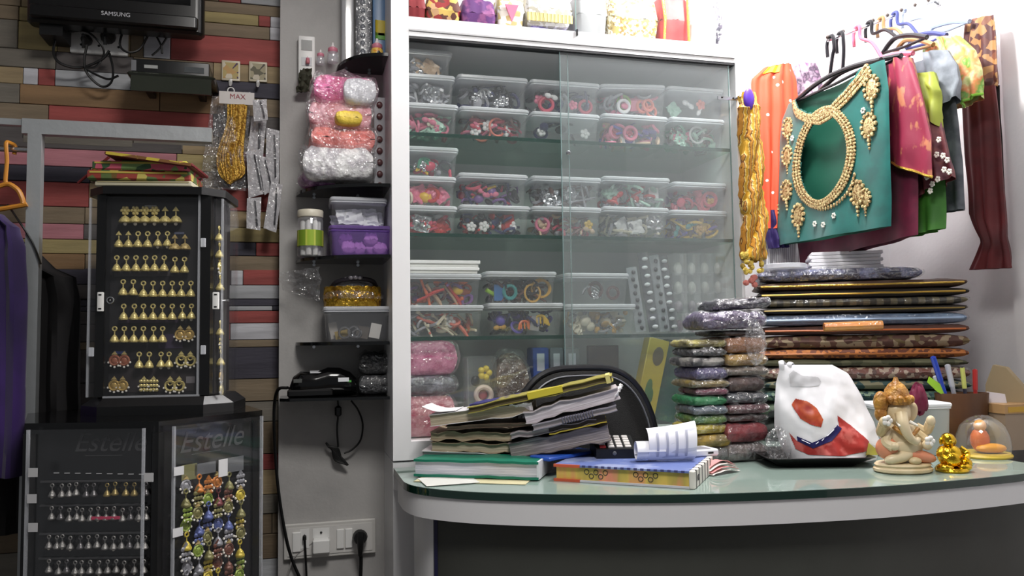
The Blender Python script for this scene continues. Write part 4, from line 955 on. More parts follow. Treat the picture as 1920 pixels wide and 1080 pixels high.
# ================================================================== boxes and packs in the cabinet
YF = YC+.045
def cx(px, py, y=YF): return onY(px, py, y).x
HAIR = {}
def cmat(c):
    k = 'clip_%d_%d_%d' % c
    return P(k, c, .35, spec=.5)
C_ = dict(pink=(222, 120, 150), rose=(200, 70, 96), red=(190, 46, 44), white=(232, 232, 234), black=(34, 32, 40), yellow=(226, 186, 40), gold=(206, 160, 70), purple=(122, 84, 150), green=(64, 140, 110), lime=(150, 196, 50),
          blue=(56, 110, 170), teal=(60, 150, 150), orange=(226, 110, 60), coral=(224, 120, 104), cream=(220, 212, 190), brown=(96, 60, 54), grey=(150, 150, 158), navy=(40, 44, 96), violet=(96, 80, 180), beige=(196, 168, 140), mint=(170, 206, 190), silver=(200, 200, 206))
def item_mesh(kind, c):
    key = (kind, c)
    if key in HAIR: return HAIR[key]
    mt = cmat(C_[c]) if c != 'silver' else CHROME; m = MB()
    if kind == 'hair tie': m.torus((0, 0, 0), .019, .0055, RX(PI/2), 16, 6)
    elif kind == 'bangle': m.torus((0, 0, 0), .026, .0035, RX(PI/2), 20, 6)
    elif kind == 'flower clip':
        for k in range(5): m.ball((.010*math.cos(k*2*PI/5), 0, .010*math.sin(k*2*PI/5)), (.007, .004, .007), 8, 5)
        m.ball((0, -.003, 0), .005, 8, 5)
    elif kind == 'banana clip': m.tube(crom([(-.04, 0, .012), (-.018, 0, .004), (.012, 0, -.004), (.036, 0, -.016)], 4), [.006]*6+[.0075]*4+[.006]*3, 8, flat=.7)
    elif kind == 'bow': m.ball((-.011, 0, 0), (.011, .006, .008), 8, 5); m.ball((.011, 0, 0), (.011, .006, .008), 8, 5); m.ball((0, -.003, 0), .005, 8, 5)
    elif kind == 'card': m.rbox((0, 0, 0), (.03, .002, .044), .0009, 1, .0005)
    elif kind == 'claw clip':
        m.tube(crom([(-.018, 0, -.01), (-.012, 0, .010), (0, 0, .015), (.012, 0, .010), (.018, 0, -.01)], 4), .004, 6)
        for k in (-1, 0, 1): m.tube([(k*.010, 0, .012), (k*.011, -.004, -.008)], .0022, 5)
    elif kind == 'headband': m.tube([(.035*math.cos(a), 0, .03*math.sin(a)-.012) for a in [PI*k/14 for k in range(15)]], .004, 6)
    elif kind == 'hair stick': m.tube([(-.045, 0, .012), (.045, 0, -.012)], .003, 6); m.ball((-.045, 0, .012), .006, 8, 5)
    elif kind == 'puff': m.ball((0, 0, 0), (.018, .012, .015), 10, 7)
    elif kind == 'tube': m.lathe([(.006, -.03), (.007, -.028), (.007, .028), (.005, .03)], n=10, M=RY(PI/2))
    elif kind == 'pouch': m.sheet(pouch_sheet((-.025, 0, .022), (.022, 0, .024), (.025, 0, -.022), (-.024, 0, -.02), .01, len(HAIR)), 8, 8, .002)
    HAIR[key] = m.mesh(kind.replace(' ', '_'), mt); return HAIR[key]
random.seed(21)
def clutter(o, w_, d_, h_, cols, n, lab, where):
    """the uncountable small pieces that fill the bottom and back of a box"""
    m = MB(); ms = [cmat(C_[c]) for c in cols]
    for k in range(n):
        m.mi = k % len(ms); p = Vector((random.uniform(-w_*.40, w_*.40), random.uniform(-d_*.30, d_*.16), .010+random.random()**1.1*(h_*.78)))
        a = Matrix.Rotation(random.random()*6, 4, (random.random()-.5, random.random()-.5, random.random()+.1))
        t = random.random()
        if t < .3: m.torus(p, random.uniform(.010, .020), .004, a, 12, 5)
        elif t < .7: m.ball(p, (random.uniform(.008, .020), .007, random.uniform(.006, .013)), 7, 5, a)
        else:
            v = (a @ Vector((.028, 0, .004))); m.tube([p-v, p+Vector((0, 0, .004)), p+v], .0035, 5)
    m.v = [(max(-w_*.43, min(w_*.43, x)), max(-d_*.40, min(d_*.44, y)), max(.003, min(h_-.018, z))) for x, y, z in m.v]
    q = m.build('hair_accessories', ms); q.location = o.location; tag(q, 'jumble of small hair accessories filling the %s' % where, 'hair accessories', None, 'stuff')
LAB = []
def cbox(px0, px1, pyt, pyb, zb, desc, cols, items, n=52, group='clear lidded boxes in the cabinet', dep=.15, first=False, tilt=0, y=YF, rnd=.05):
    pm = (pyt+pyb)/2; x0 = cx(px0, pm, y) if not first else max(XL+.016, cx(px0-42, pm, y)); x1 = min(cx(px1, pm, y), XRC-.015)
    dd = (Vector(((x0+x1)/2, y, 1.3))-EYE).dot(FWD); h_ = (pyb-pyt)*dd/1500*.985
    o = lidded('storage_box', 'clear lidded box of '+desc, ((x0+x1)/2, y+dep/2, zb), x1-x0-.002, dep, h_, 0, group=group, tilt=tilt)
    w_ = x1-x0; short = desc.split(',')[0].split(' above')[0].split(' on the')[0].split(' at the')[0].split(' highest')[0]
    if cols: clutter(o, w_, dep, h_, cols, n, desc, 'box of '+short)
    for (kind, c, k) in items:
        grp = []
        for _ in range(k):
            q = link(kind.replace(' ', '_'), item_mesh(kind, c)); s_ = random.uniform(.8, 1.05)
            lim = max(.004, w_/2-.045*s_) if kind in ('hair stick', 'banana clip') else max(.004, w_/2-.032*s_)
            sh = (w_/2-(cx(769, pm, y)-x0)/2 if first else 0)
            xo = random.uniform(-lim, lim) if not first else random.uniform(-lim+(cx(769, pm, y)-x0)*.7, lim)
            q.location = (o.location.x+xo, y+.030+random.uniform(-.008, .012), zb+.022*s_+random.random()*max(.001, h_-.058))
            q.rotation_euler = (0, random.uniform(-1.2, 1.2) if kind not in ('headband', 'card', 'claw clip') else random.uniform(-.3, .3), random.uniform(-.3, .3)); q.scale = (s_*.92,)*3
            grp.append(q)
        grp.sort(key=lambda e: e.location.x)
        for gi, q in enumerate(grp): tag(q, ('%s %s in the box of %s' % (c, kind, short)) if k == 1 else ('%s %s %s in the box of %s' % (ORD[gi], c, kind, short)), 'hair accessory', 'contents of the box of '+short)
    return zb+h_+.0006
S1, S2, S3 = SZ
col1 = [(767, 862, 185, 247), (862, 995, 198, 258), (997, 1128, 209, 266), (1130, 1256, 214, 274), (1258, 1368, 222, 282)]
col2 = [(765, 856, 130, 187), (858, 993, 141, 203), (995, 1128, 150, 212), (1130, 1254, 160, 220), (1254, 1366, 168, 228)]
d1 = [('pink bows and green pouch, left end of the upper shelf', ['pink', 'rose', 'mint'], [('pouch', 'mint', 1), ('bow', 'pink', 3), ('flower clip', 'cream', 1)]),
      ('orange bangles and glitter clips, second on the upper shelf', ['brown', 'rose', 'pink', 'navy'], [('bangle', 'coral', 2), ('flower clip', 'white', 3), ('bow', 'rose', 2)]),
      ('a few white beads, third on the upper shelf', ['navy', 'black'], [('flower clip', 'white', 2)]),
      ('pale pink hair rings, fourth on the upper shelf', ['pink', 'beige', 'violet'], [('hair tie', 'pink', 3), ('flower clip', 'rose', 2), ('hair tie', 'white', 2)]),
      ('rings and green ribbons, right end of the upper shelf', ['green', 'mint', 'brown'], [('bangle', 'white', 1), ('bangle', 'black', 1), ('flower clip', 'pink', 2), ('pouch', 'mint', 1)])]
d2 = [('grey transparent pouches above the pink bows', ['grey', 'silver'], [('pouch', 'grey', 2), ('pouch', 'silver', 2)]),
      ('black clips with silver sparkles above the orange bangles', ['black', 'navy', 'grey'], [('flower clip', 'silver', 5), ('claw clip', 'silver', 2)]),
      ('dark pieces with pink rings on the white beads box', ['navy', 'black', 'grey'], [('hair tie', 'rose', 2), ('flower clip', 'pink', 2), ('bow', 'white', 1)]),
      ('coral rings with its lid ajar above the pale pink rings', ['grey', 'pink'], [('hair tie', 'coral', 3), ('hair tie', 'lime', 1), ('card', 'pink', 1), ('hair tie', 'white', 1)]),
      ('few shell-coloured pieces above the green ribbons', [], [('flower clip', 'coral', 1), ('bow', 'white', 2), ('pouch', 'mint', 1)])]
zt1 = []
for i in range(5): zt1.append(cbox(*col1[i], S1, *d1[i], first=(i == 0), n=(8 if i == 2 else 52)))
zt2 = [cbox(*col2[i], zt1[i], *d2[i], first=(i == 0), tilt=(-.05 if i == 3 else 0), n=44) for i in range(5)]
cbox(765, 850, 82, 130, zt2[0], 'crumpled beige plastic wrappers at the very top left', ['beige', 'grey'], [('pouch', 'beige', 2), ('pouch', 'silver', 2)], first=True, n=10)
col1 = [(768, 860, 378, 433), (862, 997, 382, 440), (998, 1131, 388, 446), (1132, 1258, 390, 450), (1260, 1369, 398, 454)]
col2 = [(768, 858, 321, 378), (860, 993, 321, 382), (997, 1131, 330, 388), (1132, 1260, 333, 391), (1263, 1370, 343, 397)]
d1 = [('red and pink pouches, left end of the middle shelf', ['red', 'rose', 'grey'], [('pouch', 'red', 2), ('pouch', 'rose', 1), ('pouch', 'silver', 1)]),
      ('pearl beads and a big red puff, second on the middle shelf', ['black', 'navy', 'red'], [('flower clip', 'white', 4), ('puff', 'red', 2), ('card', 'red', 1)]),
      ('dusty pink ribbons, third on the middle shelf', ['brown', 'rose', 'beige', 'grey'], [('bow', 'beige', 3), ('hair tie', 'pink', 2), ('flower clip', 'yellow', 1)]),
      ('crushed white plastic, fourth on the middle shelf', ['grey', 'cream'], [('pouch', 'white', 2), ('pouch', 'silver', 2), ('card', 'cream', 1)]),
      ('yellow and teal clips, right end of the middle shelf', ['brown', 'violet', 'yellow'], [('claw clip', 'yellow', 3), ('bow', 'teal', 2), ('flower clip', 'gold', 2)])]
d2 = [('pale pink packets and a yellow button above the red pouches', ['pink', 'cream'], [('pouch', 'pink', 3), ('puff', 'yellow', 1), ('hair tie', 'red', 1)]),
      ('yellow banana clip and purple pieces above the pearl beads', ['purple', 'navy', 'black', 'rose'], [('banana clip', 'yellow', 1), ('bow', 'pink', 2), ('puff', 'purple', 2)]),
      ('shiny silver sachets above the dusty pink ribbons', ['grey', 'brown'], [('pouch', 'silver', 4), ('hair stick', 'grey', 2)]),
      ('a white card and silver foil above the crushed white plastic', ['red', 'grey', 'mint'], [('card', 'white', 1), ('pouch', 'silver', 1), ('bow', 'red', 1), ('pouch', 'mint', 1)]),
      ('magenta scrunchies above the yellow and teal clips', ['rose', 'purple', 'brown'], [('hair tie', 'rose', 4), ('puff', 'rose', 2), ('flower clip', 'gold', 2)])]
zt1 = [cbox(*col1[i], S2, *d1[i], first=(i == 0)) for i in range(5)]
zt2 = [cbox(*col2[i], zt1[i], *d2[i], first=(i == 0)) for i in range(5)]
cbox(768, 862, 262, 319, zt2[0], 'small red and teal clips highest on the middle shelf', ['rose', 'green', 'grey'], [('claw clip', 'green', 1), ('puff', 'rose', 2), ('claw clip', 'yellow', 1), ('flower clip', 'silver', 3)], first=True, n=12)
col1 = [(768, 910, 570, 630), (915, 1060, 568, 630), (1063, 1196, 572, 630)]
col2 = [(768, 906, 510, 570), (910, 1047, 508, 568), (1062, 1183, 512, 571)]
d1 = [('pale hair sticks and coral headbands, left end of the lower shelf', ['coral', 'cream', 'grey'], [('hair stick', 'cream', 5), ('banana clip', 'coral', 2), ('flower clip', 'white', 1), ('headband', 'grey', 1)]),
      ('yellow and orange claw clips, second on the lower shelf', ['navy', 'violet', 'black'], [('claw clip', 'yellow', 2), ('claw clip', 'orange', 2), ('puff', 'violet', 1), ('card', 'grey', 1), ('bow', 'gold', 1)]),
      ('golden shell pieces, third on the lower shelf', ['cream', 'grey', 'gold'], [('puff', 'cream', 2), ('pouch', 'cream', 1), ('bow', 'silver', 1)])]
d2 = [('red and beige banana clips above the hair sticks', ['brown', 'purple', 'orange'], [('banana clip', 'red', 2), ('banana clip', 'beige', 2), ('banana clip', 'orange', 1), ('puff', 'yellow', 1)]),
      ('blue toy clips and bronze bangles above the claw clips', ['brown', 'black'], [('card', 'blue', 1), ('hair tie', 'teal', 1), ('bangle', 'gold', 3), ('tube', 'lime', 1)]),
      ('a few silver hooks, almost empty, above the golden pieces', [], [('headband', 'silver', 1), ('hair tie', 'brown', 2), ('flower clip', 'silver', 1)])]
zt1 = [cbox(*col1[i], S3, *d1[i], first=(i == 0)) for i in range(3)]
zt2 = [cbox(*col2[i], zt1[i], *d2[i], first=(i == 0)) for i in range(3)]
z = zt2[0]
for k, (a, b, lb) in enumerate(((496, 508, 'lower of two flat white boxes on the lower shelf boxes'), (481, 494, 'upper of two flat white boxes on the lower shelf boxes'))):
    x0 = XL+.018; x1 = cx(899+k*2, 495); h_ = (b-a)*1.95/1500
    o = thing('flat_box', lb, 'box', ((x0+x1)/2, YF+.06, z)); MB().rbox((0, 0, h_*.32), (x1-x0-.008, .112, h_*.62), .002, 1, .001).build('tray', WPLAS, o); MB().rbox((0, 0, h_*.74), (x1-x0, .12, h_*.5), .002, 1, .001).build('lid', P('bright_lid', (240, 240, 242), .4), o); z += h_*1.02
# ---- strip cards and divided cases at the right of the lower shelf
STR = film('strip_plastic', body=.30, gloss=.05, rough=.2, white=(190, 196, 206)); BEAD = P('dark_bead', (48, 48, 54), .35); WB = P('white_bead', (210, 212, 218), .35)
lean = math.radians(-8)
for k, (pt, pb, ht, mt, lb) in enumerate(((1190, 1205, 498, BEAD, 'short grey strip card with dark studs leaning beside the boxes'), (1215, 1232, 470, WB, 'dark strip card with white flower studs'), (1240, 1254, 474, BEAD, 'pale strip card with dark round studs'), (1262, 1272, 474, WB, 'grey strip card next to the divided cases'))):
    a = onY(pb, 622, YF+.02); zt_ = onY(pt, ht, YF+.02).z; h_ = zt_-S3-.004
    o = thing('strip_card', lb+' on the lower shelf', 'card', (a.x, YF+.03+.006*k, S3+.004)); o.rotation_euler = (0, lean, 0)
    MB().rbox((0, 0, h_/2), (.030, .006, h_*.98), .002, 2, .001).build('strip', STR if mt is BEAD else film('strip_dark', body=.5, gloss=.05, rough=.2, white=(96, 100, 110)), o)
    for j in range(9): MB().ball((.002*(-1)**j, -.006, h_*(.07+.105*j)), (.006, .004, .0065) if mt is BEAD else (.009, .004, .0055), 8, 5).build('stud', mt, o)
DIV = film('divider_plastic', body=.14, gloss=.06, rough=.1)
for k, (a, b) in enumerate(((1266, 1292), (1293, 1317), (1318, 1342), (1343, 1366))):
    x0 = cx(a, 560, YF+.03); x1 = cx(b, 560, YF+.03); zt_ = onY(a, 474, YF+.03).z; h_ = zt_-S3
    o = thing('divided_case', '%s of the four tall clear divided cases on the lower shelf' % ['leftmost', 'second', 'third', 'rightmost'][k], 'case', ((x0+x1)/2, YF+.06, S3), 0, 'divided clear cases')
    MB().rbox((0, 0, h_/2), (x1-x0-.001, .05, h_), .003, 2, .002).build('shell', DIV, o)
    for j in range(4): MB().bb(-(x1-x0)/2+.002, (x1-x0)/2-.002, -.022, .022, h_*(.02+.24*j), h_*(.02+.24*j)+.002).build('divider', DIV, o)
    for j, c in enumerate(((96, 66, 84), (150, 140, 150), (180, 180, 176), (200, 200, 196))): MB().ball((.002, -.004, h_*(.09+.24*j)), ((x1-x0)*.3, .012, .018), 8, 6).build('trinket', P('trinket_%d' % j, c, .4), o)
# ---- bottom compartment
z0 = zfl-.002+.0005
def bx_(a, b, y=YF): xm = (cx(a, 720, y)+cx(b, 720, y))/2; return xm, cx(b, 720, y)-cx(a, 720, y)
hh = lambda n_: n_*1.98/1500
PINKP = P('pink_scrunchies', (222, 130, 170), .5, var=(30, (190, 80, 130), .45, .6), bump=(45, .8))
xm, w_ = bx_(740, 862); xm = (XL+.017+cx(862, 720))/2; w_ = (cx(862, 720)-XL-.017)*.95; z = z0
for k, (hp, mt, lb) in enumerate(((82, P('mixed_pink', (206, 130, 140), .5, var=(34, (190, 70, 100), .45, .6), bump=(50, .8)), 'pink mixed packet lowest in the cabinet corner'), (36, P('dark_clear', (74, 74, 84), .4, var=(30, (130, 130, 144), .5, .6), bump=(50, .8)), 'dark clear packet between the two pink ones'), (68, PINKP, 'bright pink packet highest in the lower cabinet corner'))):
    soft_pack('packet', lb, 'packet', (xm, YF+.08, z), 0, w_+.01*(k == 2), .14, hh(hp), mt, 120+k, p=7, group='packets in the lower cabinet corner'); z += hh(hp)*.97
xm, w_ = bx_(877, 938); h_ = hh(150); o = thing('trinket_case', 'upright clear case with yellow flower and tape roll in the cabinet bottom', 'case', (xm, YF+.055, z0))
MB().rbox((0, 0, h_/2), (w_, .05, h_), .006).build('shell', BOXP, o); MB().bb(-w_/2+.006, -w_/2+.009, -.024, .024, .004, h_-.004).build('divider', DIV, o)
for k in range(5): MB().ball((.012+.011*math.cos(k*1.26), -.012, h_*.78+.011*math.sin(k*1.26)), .009, 8, 5).build('yellow_flower', P('lemon', (232, 206, 60), .4), o)
MB().torus((.008, -.014, h_*.50), .020, .0065, RX(PI/2), 20, 8).build('tape_roll', P('tape_cream', (226, 206, 196), .4), o); MB().ball((.008, -.004, h_*.50), (.013, .004, .013), 10, 6).build('tape_core', P('tape_pink', (196, 110, 120), .4), o)
MB().ball((-.012, -.008, h_*.68), (.012, .008, .014), 8, 6).build('black_piece', BLACKP, o)
xm, w_ = bx_(935, 1002); soft_pack('packet', 'brown packet in clear plastic behind the chair top', 'packet', (xm, YF+.07, z0), .1, w_, .08, hh(158), P('brown_goods', (88, 66, 54), .6, var=(20, (150, 126, 110), .5, .65), bump=(40, .7)), 130, p=3)
for k in range(3):
    a, b = ((1010, 1042), (1043, 1070), (1071, 1102))[k]; xm, w_ = bx_(a, b); zt_ = onY(a, 652, YF+.04).z
    o = thing('small_box', '%s small box behind the chair top' % ['blue and clear', 'middle grey and clear', 'right grey clear'][k], 'box', (xm, YF+.08, z0)); MB().rbox((0, 0, (zt_-z0)/2), (w_-.002, .06, zt_-z0), .003).build('body', [P('blue_box', (58, 84, 160), .4), P('grey_box', (120, 126, 136), .4), P('grey_box2', (104, 110, 112), .4)][k], o); MB().bb(-w_*.25, w_*.2, -.0308, -.0298, (zt_-z0)*.72, (zt_-z0)*.93).build('label', P('label_white', (200, 204, 216), .5), o)
xm, w_ = bx_(1105, 1150); o, *_ = slab('brown_board', 'dull brown board standing at the back of the cabinet bottom', 'board', 1105, 1162, 648, 800, YF+.12, .02, P('brown_board', (96, 78, 60), .7, var=(12, (80, 60, 48))), z0)
soft_pack('packet', 'orange packet leaning beside the yellow box', 'packet', (bx_(1140, 1192)[0], YF+.10, z0), 0, bx_(1140, 1192)[1], .05, hh(118), P('orange_goods', (170, 84, 56), .5, var=(16, (110, 50, 40)), bump=(40, .6)), 133)
def leaning(name, lab, cat, pts, y, th, mt):
    """a box standing on its end and leaning: bottom centre px, top centre px, width px"""
    (bx0, by0), (tx, ty), wp = pts; a = onY(bx0, by0, y); b = onY(tx, ty, y); L = (b-a).length; w_ = wp*2.0/1500
    o = thing(name, lab, cat, (a.x, y, z0+.009)); o.rotation_euler = (0, math.atan2(b.x-a.x, b.z-a.z), 0)
    MB().rbox((0, 0, L/2), (w_, th, L), .002, 1, .001).build('carton', mt, o); return o, w_, L
o, w_, L = leaning('carton', 'yellow carton with green and brown print leaning in the cabinet bottom', 'carton', ((1200, 808), (1232, 650), 44), YF+.05, .04, P('yellow_carton', (196, 172, 50), .4))
for k, (dx, dz, sx, sz, c) in enumerate(((.004, .80, .016, .026, (96, 84, 50)), (-.004, .40, .010, .030, (70, 110, 50)), (.004, .33, .008, .022, (60, 100, 46)))): MB().ball((dx, -.0205, L*dz), (sx, .0012, sz), 10, 6).build('print', P('carton_print_%d' % k, c, .5), o)
o, w_, L = leaning('carton', 'dark teal carton leaning behind the yellow one', 'carton', ((1240, 808), (1268, 660), 50), YF+.10, .03, P('teal_carton', (42, 84, 76), .4, var=(20, (70, 110, 90), .5, .65)))
# ================================================================== folded clothes above the cabinet band
GS = pattern('gold_sequins', [(236, 222, 180), (200, 176, 110), (250, 244, 226), (160, 130, 70)], 'voronoi', 160, .35, bump=.6); SS = pattern('silver_sequins', [(220, 218, 226), (120, 110, 130), (245, 245, 250), (80, 76, 92)], 'voronoi', 150, .3, bump=.6)
zt_ = zb1+.0005
ups = [(766, 800, 12, P('maroon_cloth', (120, 28, 34), .6), 'dark red folded cloth at the left end above the cabinet band'), (800, 866, 16, pattern('red_gold', [(140, 40, 40), (200, 170, 90), (90, 50, 40), (190, 150, 110)], 'voronoi', 70), 'red and gold folded cloth next to the dark red one above the band'),
       (868, 934, 60, P('dusk_purple', (92, 48, 110), .6, var=(40, (140, 80, 130), .5, .6)), 'purple folded cloth above the band'), (936, 986, 90, pattern('white_gold', [(232, 226, 214), (206, 186, 130), (245, 242, 236)], 'voronoi', 80), 'white and gold cloth beside the purple one above the band'),
       (988, 1078, 20, P('indigo_cloth', (84, 76, 150), .6, var=(40, (160, 150, 210), .5, .6)), 'indigo folded cloth lying under the golden band of cloth'), (1086, 1142, 110, P('grey_cloth', (176, 176, 180), .7), 'grey plain cloth behind the upper glass door'),
       (1144, 1240, 110, GS, 'golden sequined cloth behind the upper glass door'), (1242, 1298, 120, P('red_cloth', (214, 70, 70), .6, var=(20, (190, 50, 54))), 'red folded cloth with gold piping behind the upper glass door'), (1300, 1350, 110, P('white_cloth', (236, 236, 240), .6), 'white folded cloth right of the red one'), (1352, 1382, 120, SS, 'silver sequined cloth at the right end above the band')]
for k, (a, b, hp, mt, lb) in enumerate(ups):
    xm = (cx(a, 40)+cx(b, 40))/2; w_ = cx(b, 40)-cx(a, 40); h_ = max(hp, 70)*1.98/1500 if k != 4 else .028
    o = thing('folded_cloth', lb, 'cloth', (xm, YF+.07, zt_), 0, 'cloths above the cabinet'); pillow(MB(), w_*1.0, .12, h_, 8, .006, 150+k).build('fold', mt, o, angle=60)
    if k in (2, 6): pillow(MB(), w_*.96, .11, .02, 6, .006, 170+k).build('under_fold', P('plum', (110, 60, 120), .6) if k == 2 else GS, o)
    if k == 7:
        for t in (-.42, .42): MB().tube([(w_*t, -.062, .004), (w_*t*.9, -.066, h_*.5), (w_*t, -.06, h_*.95)], .004, 6).build('piping', GOLD, o)
    if k == 3: MB().prism([(-.018, .075), (.018, .075), (0, .03)], -.066, -.062, lambda u, v, d: (u, d, v)).build('pink_patch', P('pink_patch', (214, 110, 140), .6), o)
    if k == 4:
        o2 = thing('folded_cloth', 'white cloth with golden border lying on the indigo one', 'cloth', (xm, YF+.07, zt_+.028), 0, 'cloths above the cabinet'); pillow(MB(), w_, .12, .10, 8, .004, 160).build('fold', pattern('white_lace', [(236, 236, 232), (200, 196, 180), (244, 244, 240)], 'voronoi', 120), o2)
        MB().bb(-w_*.47, w_*.47, -.063, -.060, .012, .034).build('border', pattern('gold_border', [(206, 190, 120), (150, 136, 70), (222, 210, 150)], 'wave', 30, .5, dist=2), o2)
# ================================================================== things on the counter
def oriented(name, lab, cat, A, B, group=None):
    """an Empty at A whose x axis points to B, y runs level away from the aisle"""
    A, B = Vector(A), Vector(B); x = (B-A).normalized(); y = Vector((0, 0, 1)).cross(x).normalized(); z = x.cross(y)
    o = thing(name, lab, cat, A, 0, group); o.rotation_mode = 'QUATERNION'
    o.rotation_quaternion = Matrix((x, y, z)).transposed().to_quaternion(); return o, (B-A).length
def book(lab, pl, pr, dl_, dr_, th, depth, cover, pages, seed=0, cov=.002, z=None, name='book', cat='book', wav=.0015, hard=True, over=.004):
    A = onD(*pl, dl_); B = onD(*pr, dr_)
    if z is not None: A = onZ(*pl, z); B = onZ(*pr, z)
    o, L = oriented(name, lab, cat, A, B, 'books and papers on the counter')
    m = MB()
    n = 10
    for k in range(2): pass
    def ring(u):
        x = L*u; w0 = wav*nz(u*6, seed, 1)*2
        return [(x, over+wav*nz(u*9, 1, seed), cov+w0), (x, depth-over, cov+w0), (x, depth-over, th-cov+w0), (x, over+wav*nz(u*9, 2, seed), th-cov+w0)]
    m.loft([ring(.008+.984*i/n) for i in range(n+1)]); m.build('page_block', pages, o)
    if hard:
        for zz, nm_ in ((0, 'back_cover'), (th-cov, 'front_cover')):
            m = MB(); m.loft([[(L*i/n, -.001, zz+wav*nz(i/n*6, seed, 1)*2), (L*i/n, depth, zz+wav*nz(i/n*6, seed, 1)*2), (L*i/n, depth, zz+cov+wav*nz(i/n*6, seed, 1)*2), (L*i/n, -.001, zz+cov+wav*nz(i/n*6, seed, 1)*2)] for i in range(n+1)]); m.build(nm_, cover, o)
    return o, L
def paper(name, c, c2=None): return pattern(name, [c, c2 or tuple(int(v*.86) for v in c), c], 'noise', 30, .7, sc3=(.25, 1, 9), bump=.3)
PG1 = paper('pages_white', (226, 224, 230), (196, 196, 208)); PG2 = paper('pages_tan', (204, 192, 170), (160, 148, 126)); PG3 = paper('pages_grey', (212, 204, 206), (170, 162, 166)); PG4 = paper('pages_dirty', (178, 168, 166), (120, 112, 112))
GRN = P('green_cover', (20, 116, 92), .4); WC = P('white_cover', (216, 214, 216), .5); TANC = P('tan_cover', (150, 134, 110), .7)
o, L = book('thick green-covered notebook lowest at the front left of the counter', (776, 893), (1010, 900), 1, 1, .037, .17, GRN, PG1, 1, .005, ZC+.003, hard=True)
m = MB(); m.bb(L-.004, L+.0005, .0, .17, .0, .037); m.build('spine_end', P('spine_white', (214, 216, 222), .5), o)
sp = [(onZ(770, 903, ZC+.001), onZ(1000, 908, ZC+.001)), ]
for k, (a, b, c) in enumerate((((775, 903), (985, 909), (196, 188, 150)), ((800, 912), (900, 905), (206, 206, 200)))):
    o, L = oriented('loose_sheet', ['yellowish loose sheet under the green notebook', 'pale loose sheet curling at the counter edge'][k], 'paper', onZ(*a, ZC+.0008+.001*k), onZ(*b, ZC+.0008+.001*k))
    MB().sheet(lambda u, v: (L*u, .10*v, .0006*nz(u*8, v*4, k)+.0007), 12, 6, .0006).build('sheet', P('sheet_%d' % k, c, .6), o)
Zg = ZC+.041
stk = book
stk('grey-white notebook on the green one', (790, 862), (965, 869), 1.80, 1.78, .020, .16, WC, PG3, 2, cov=.0015)
stk('ragged tan copybook with torn edges in the left of the paper stack', (808, 846), (962, 850), 1.80, 1.78, .020, .15, TANC, PG2, 3, wav=.004, cov=.001)
stk('dirty tan copybook above the torn one', (806, 825), (960, 826), 1.80, 1.78, .018, .15, TANC, paper('pages_tan2', (188, 174, 148), (140, 126, 104)), 4, wav=.004, cov=.001)
stk('long marbled ledger sloping up to the right in the paper stack', (958, 862), (1146, 826), 1.76, 1.74, .036, .10, P('marble_cover', (120, 110, 112), .6, var=(40, (70, 62, 66))), PG4, 5, wav=.003, cov=.0015)
stk('brown-covered register in the middle of the paper stack', (836, 806), (1060, 796), 1.79, 1.76, .009, .11, P('brown_cover', (82, 66, 54), .6), PG2, 6, wav=.002)
stk('grey register with frayed pages in the right half of the stack', (958, 824), (1120, 796), 1.755, 1.74, .012, .11, P('grey_cover', (150, 142, 146), .6), PG3, 7, wav=.003)
o, L = stk('thick tan register with a curled corner near the stack top', (806, 800), (1000, 776), 1.79, 1.765, .026, .12, WC, PG2, 8, wav=.003, cov=.001)
m = MB(); m.sheet(lambda u, v: (-.012+.075*u, -.002+.10*v, .029+.018*(1-u)**3+.001*nz(u*3, v*3)), 12, 6, .0008); m.build('curled_page', P('curl_white', (232, 230, 232), .5), o)
m = MB(); m.sheet(lambda u, v: (L-.05+.05*u, -.008+.01*nz(u*4, v*3, 2)+.03*v, .026-.036*v*u+.004*nz(u*5, v*2)), 8, 8, .0008); m.build('folded_corner', P('curl_white', (232, 230, 232), .5), o)
yk_, L = stk('dark notebook with yellow edges under the spiral one', (1030, 815), (1138, 792), 1.745, 1.735, .020, .12, P('yellow_cover', (190, 170, 60), .5), P('dark_pages', (54, 46, 44), .7), 9)
sn, L = stk('spiral notebook poking out on the right of the stack', (1000, 808), (1158, 770), 1.74, 1.73, .013, .11, P('mauve_cover', (150, 146, 156), .5), PG3, 10)
for k in range(12): MB().torus((L*.36+.006*k, .001, .0065), .0075, .0012, RY(PI/2), 10, 4).build('spiral_ring', P('spiral_grey', (96, 96, 112), .4), sn)
fr_, L = stk('frayed light grey register with a torn white end', (986, 795), (1164, 748), 1.75, 1.735, .026, .12, P('lilac_cover', (186, 178, 182), .6), paper('pages_lilac', (226, 220, 228), (182, 174, 182)), 11, wav=.004)
m = MB(); m.sheet(lambda u, v: (L-.012+.022*u+.004*nz(v*6, 0), -.002+.06*v, .008+.02*u+.010*nz(u*4, v*5, 5)), 8, 10, .002); m.build('torn_end', P('curl_white', (232, 230, 232), .5), fr_)
tp_, L = stk('olive-edged notebook with yellow band topmost in the stack', (878, 776), (1150, 716), 1.77, 1.735, .014, .13, P('olive_cover', (150, 140, 66), .6), paper('pages_olive', (120, 108, 72), (84, 74, 50)), 12, wav=.002)
MB().bb(L*.42, L*.66, -.003, .03, .002, .0165).build('yellow_band', P('band_yellow', (206, 190, 60), .5), tp_); MB().bb(L*.955, L*.985, -.003, .10, -.001, .0175).build('yellow_clip', P('band_pale', (214, 204, 130), .5), tp_)
o = oriented('blue_folder', 'crumpled blue folder lying on top of the paper stack', 'folder', onD(880, 762, 1.80), onD(988, 742, 1.785)); L = o[1]; o = o[0]
MB().sheet(lambda u, v: (L*u, .10*v, .004*nz(u*7, v*4, 3)+.003), 16, 8, .004).build('cover', P('blue_cover', (52, 50, 112), .5, bump=(50, .5)), o)

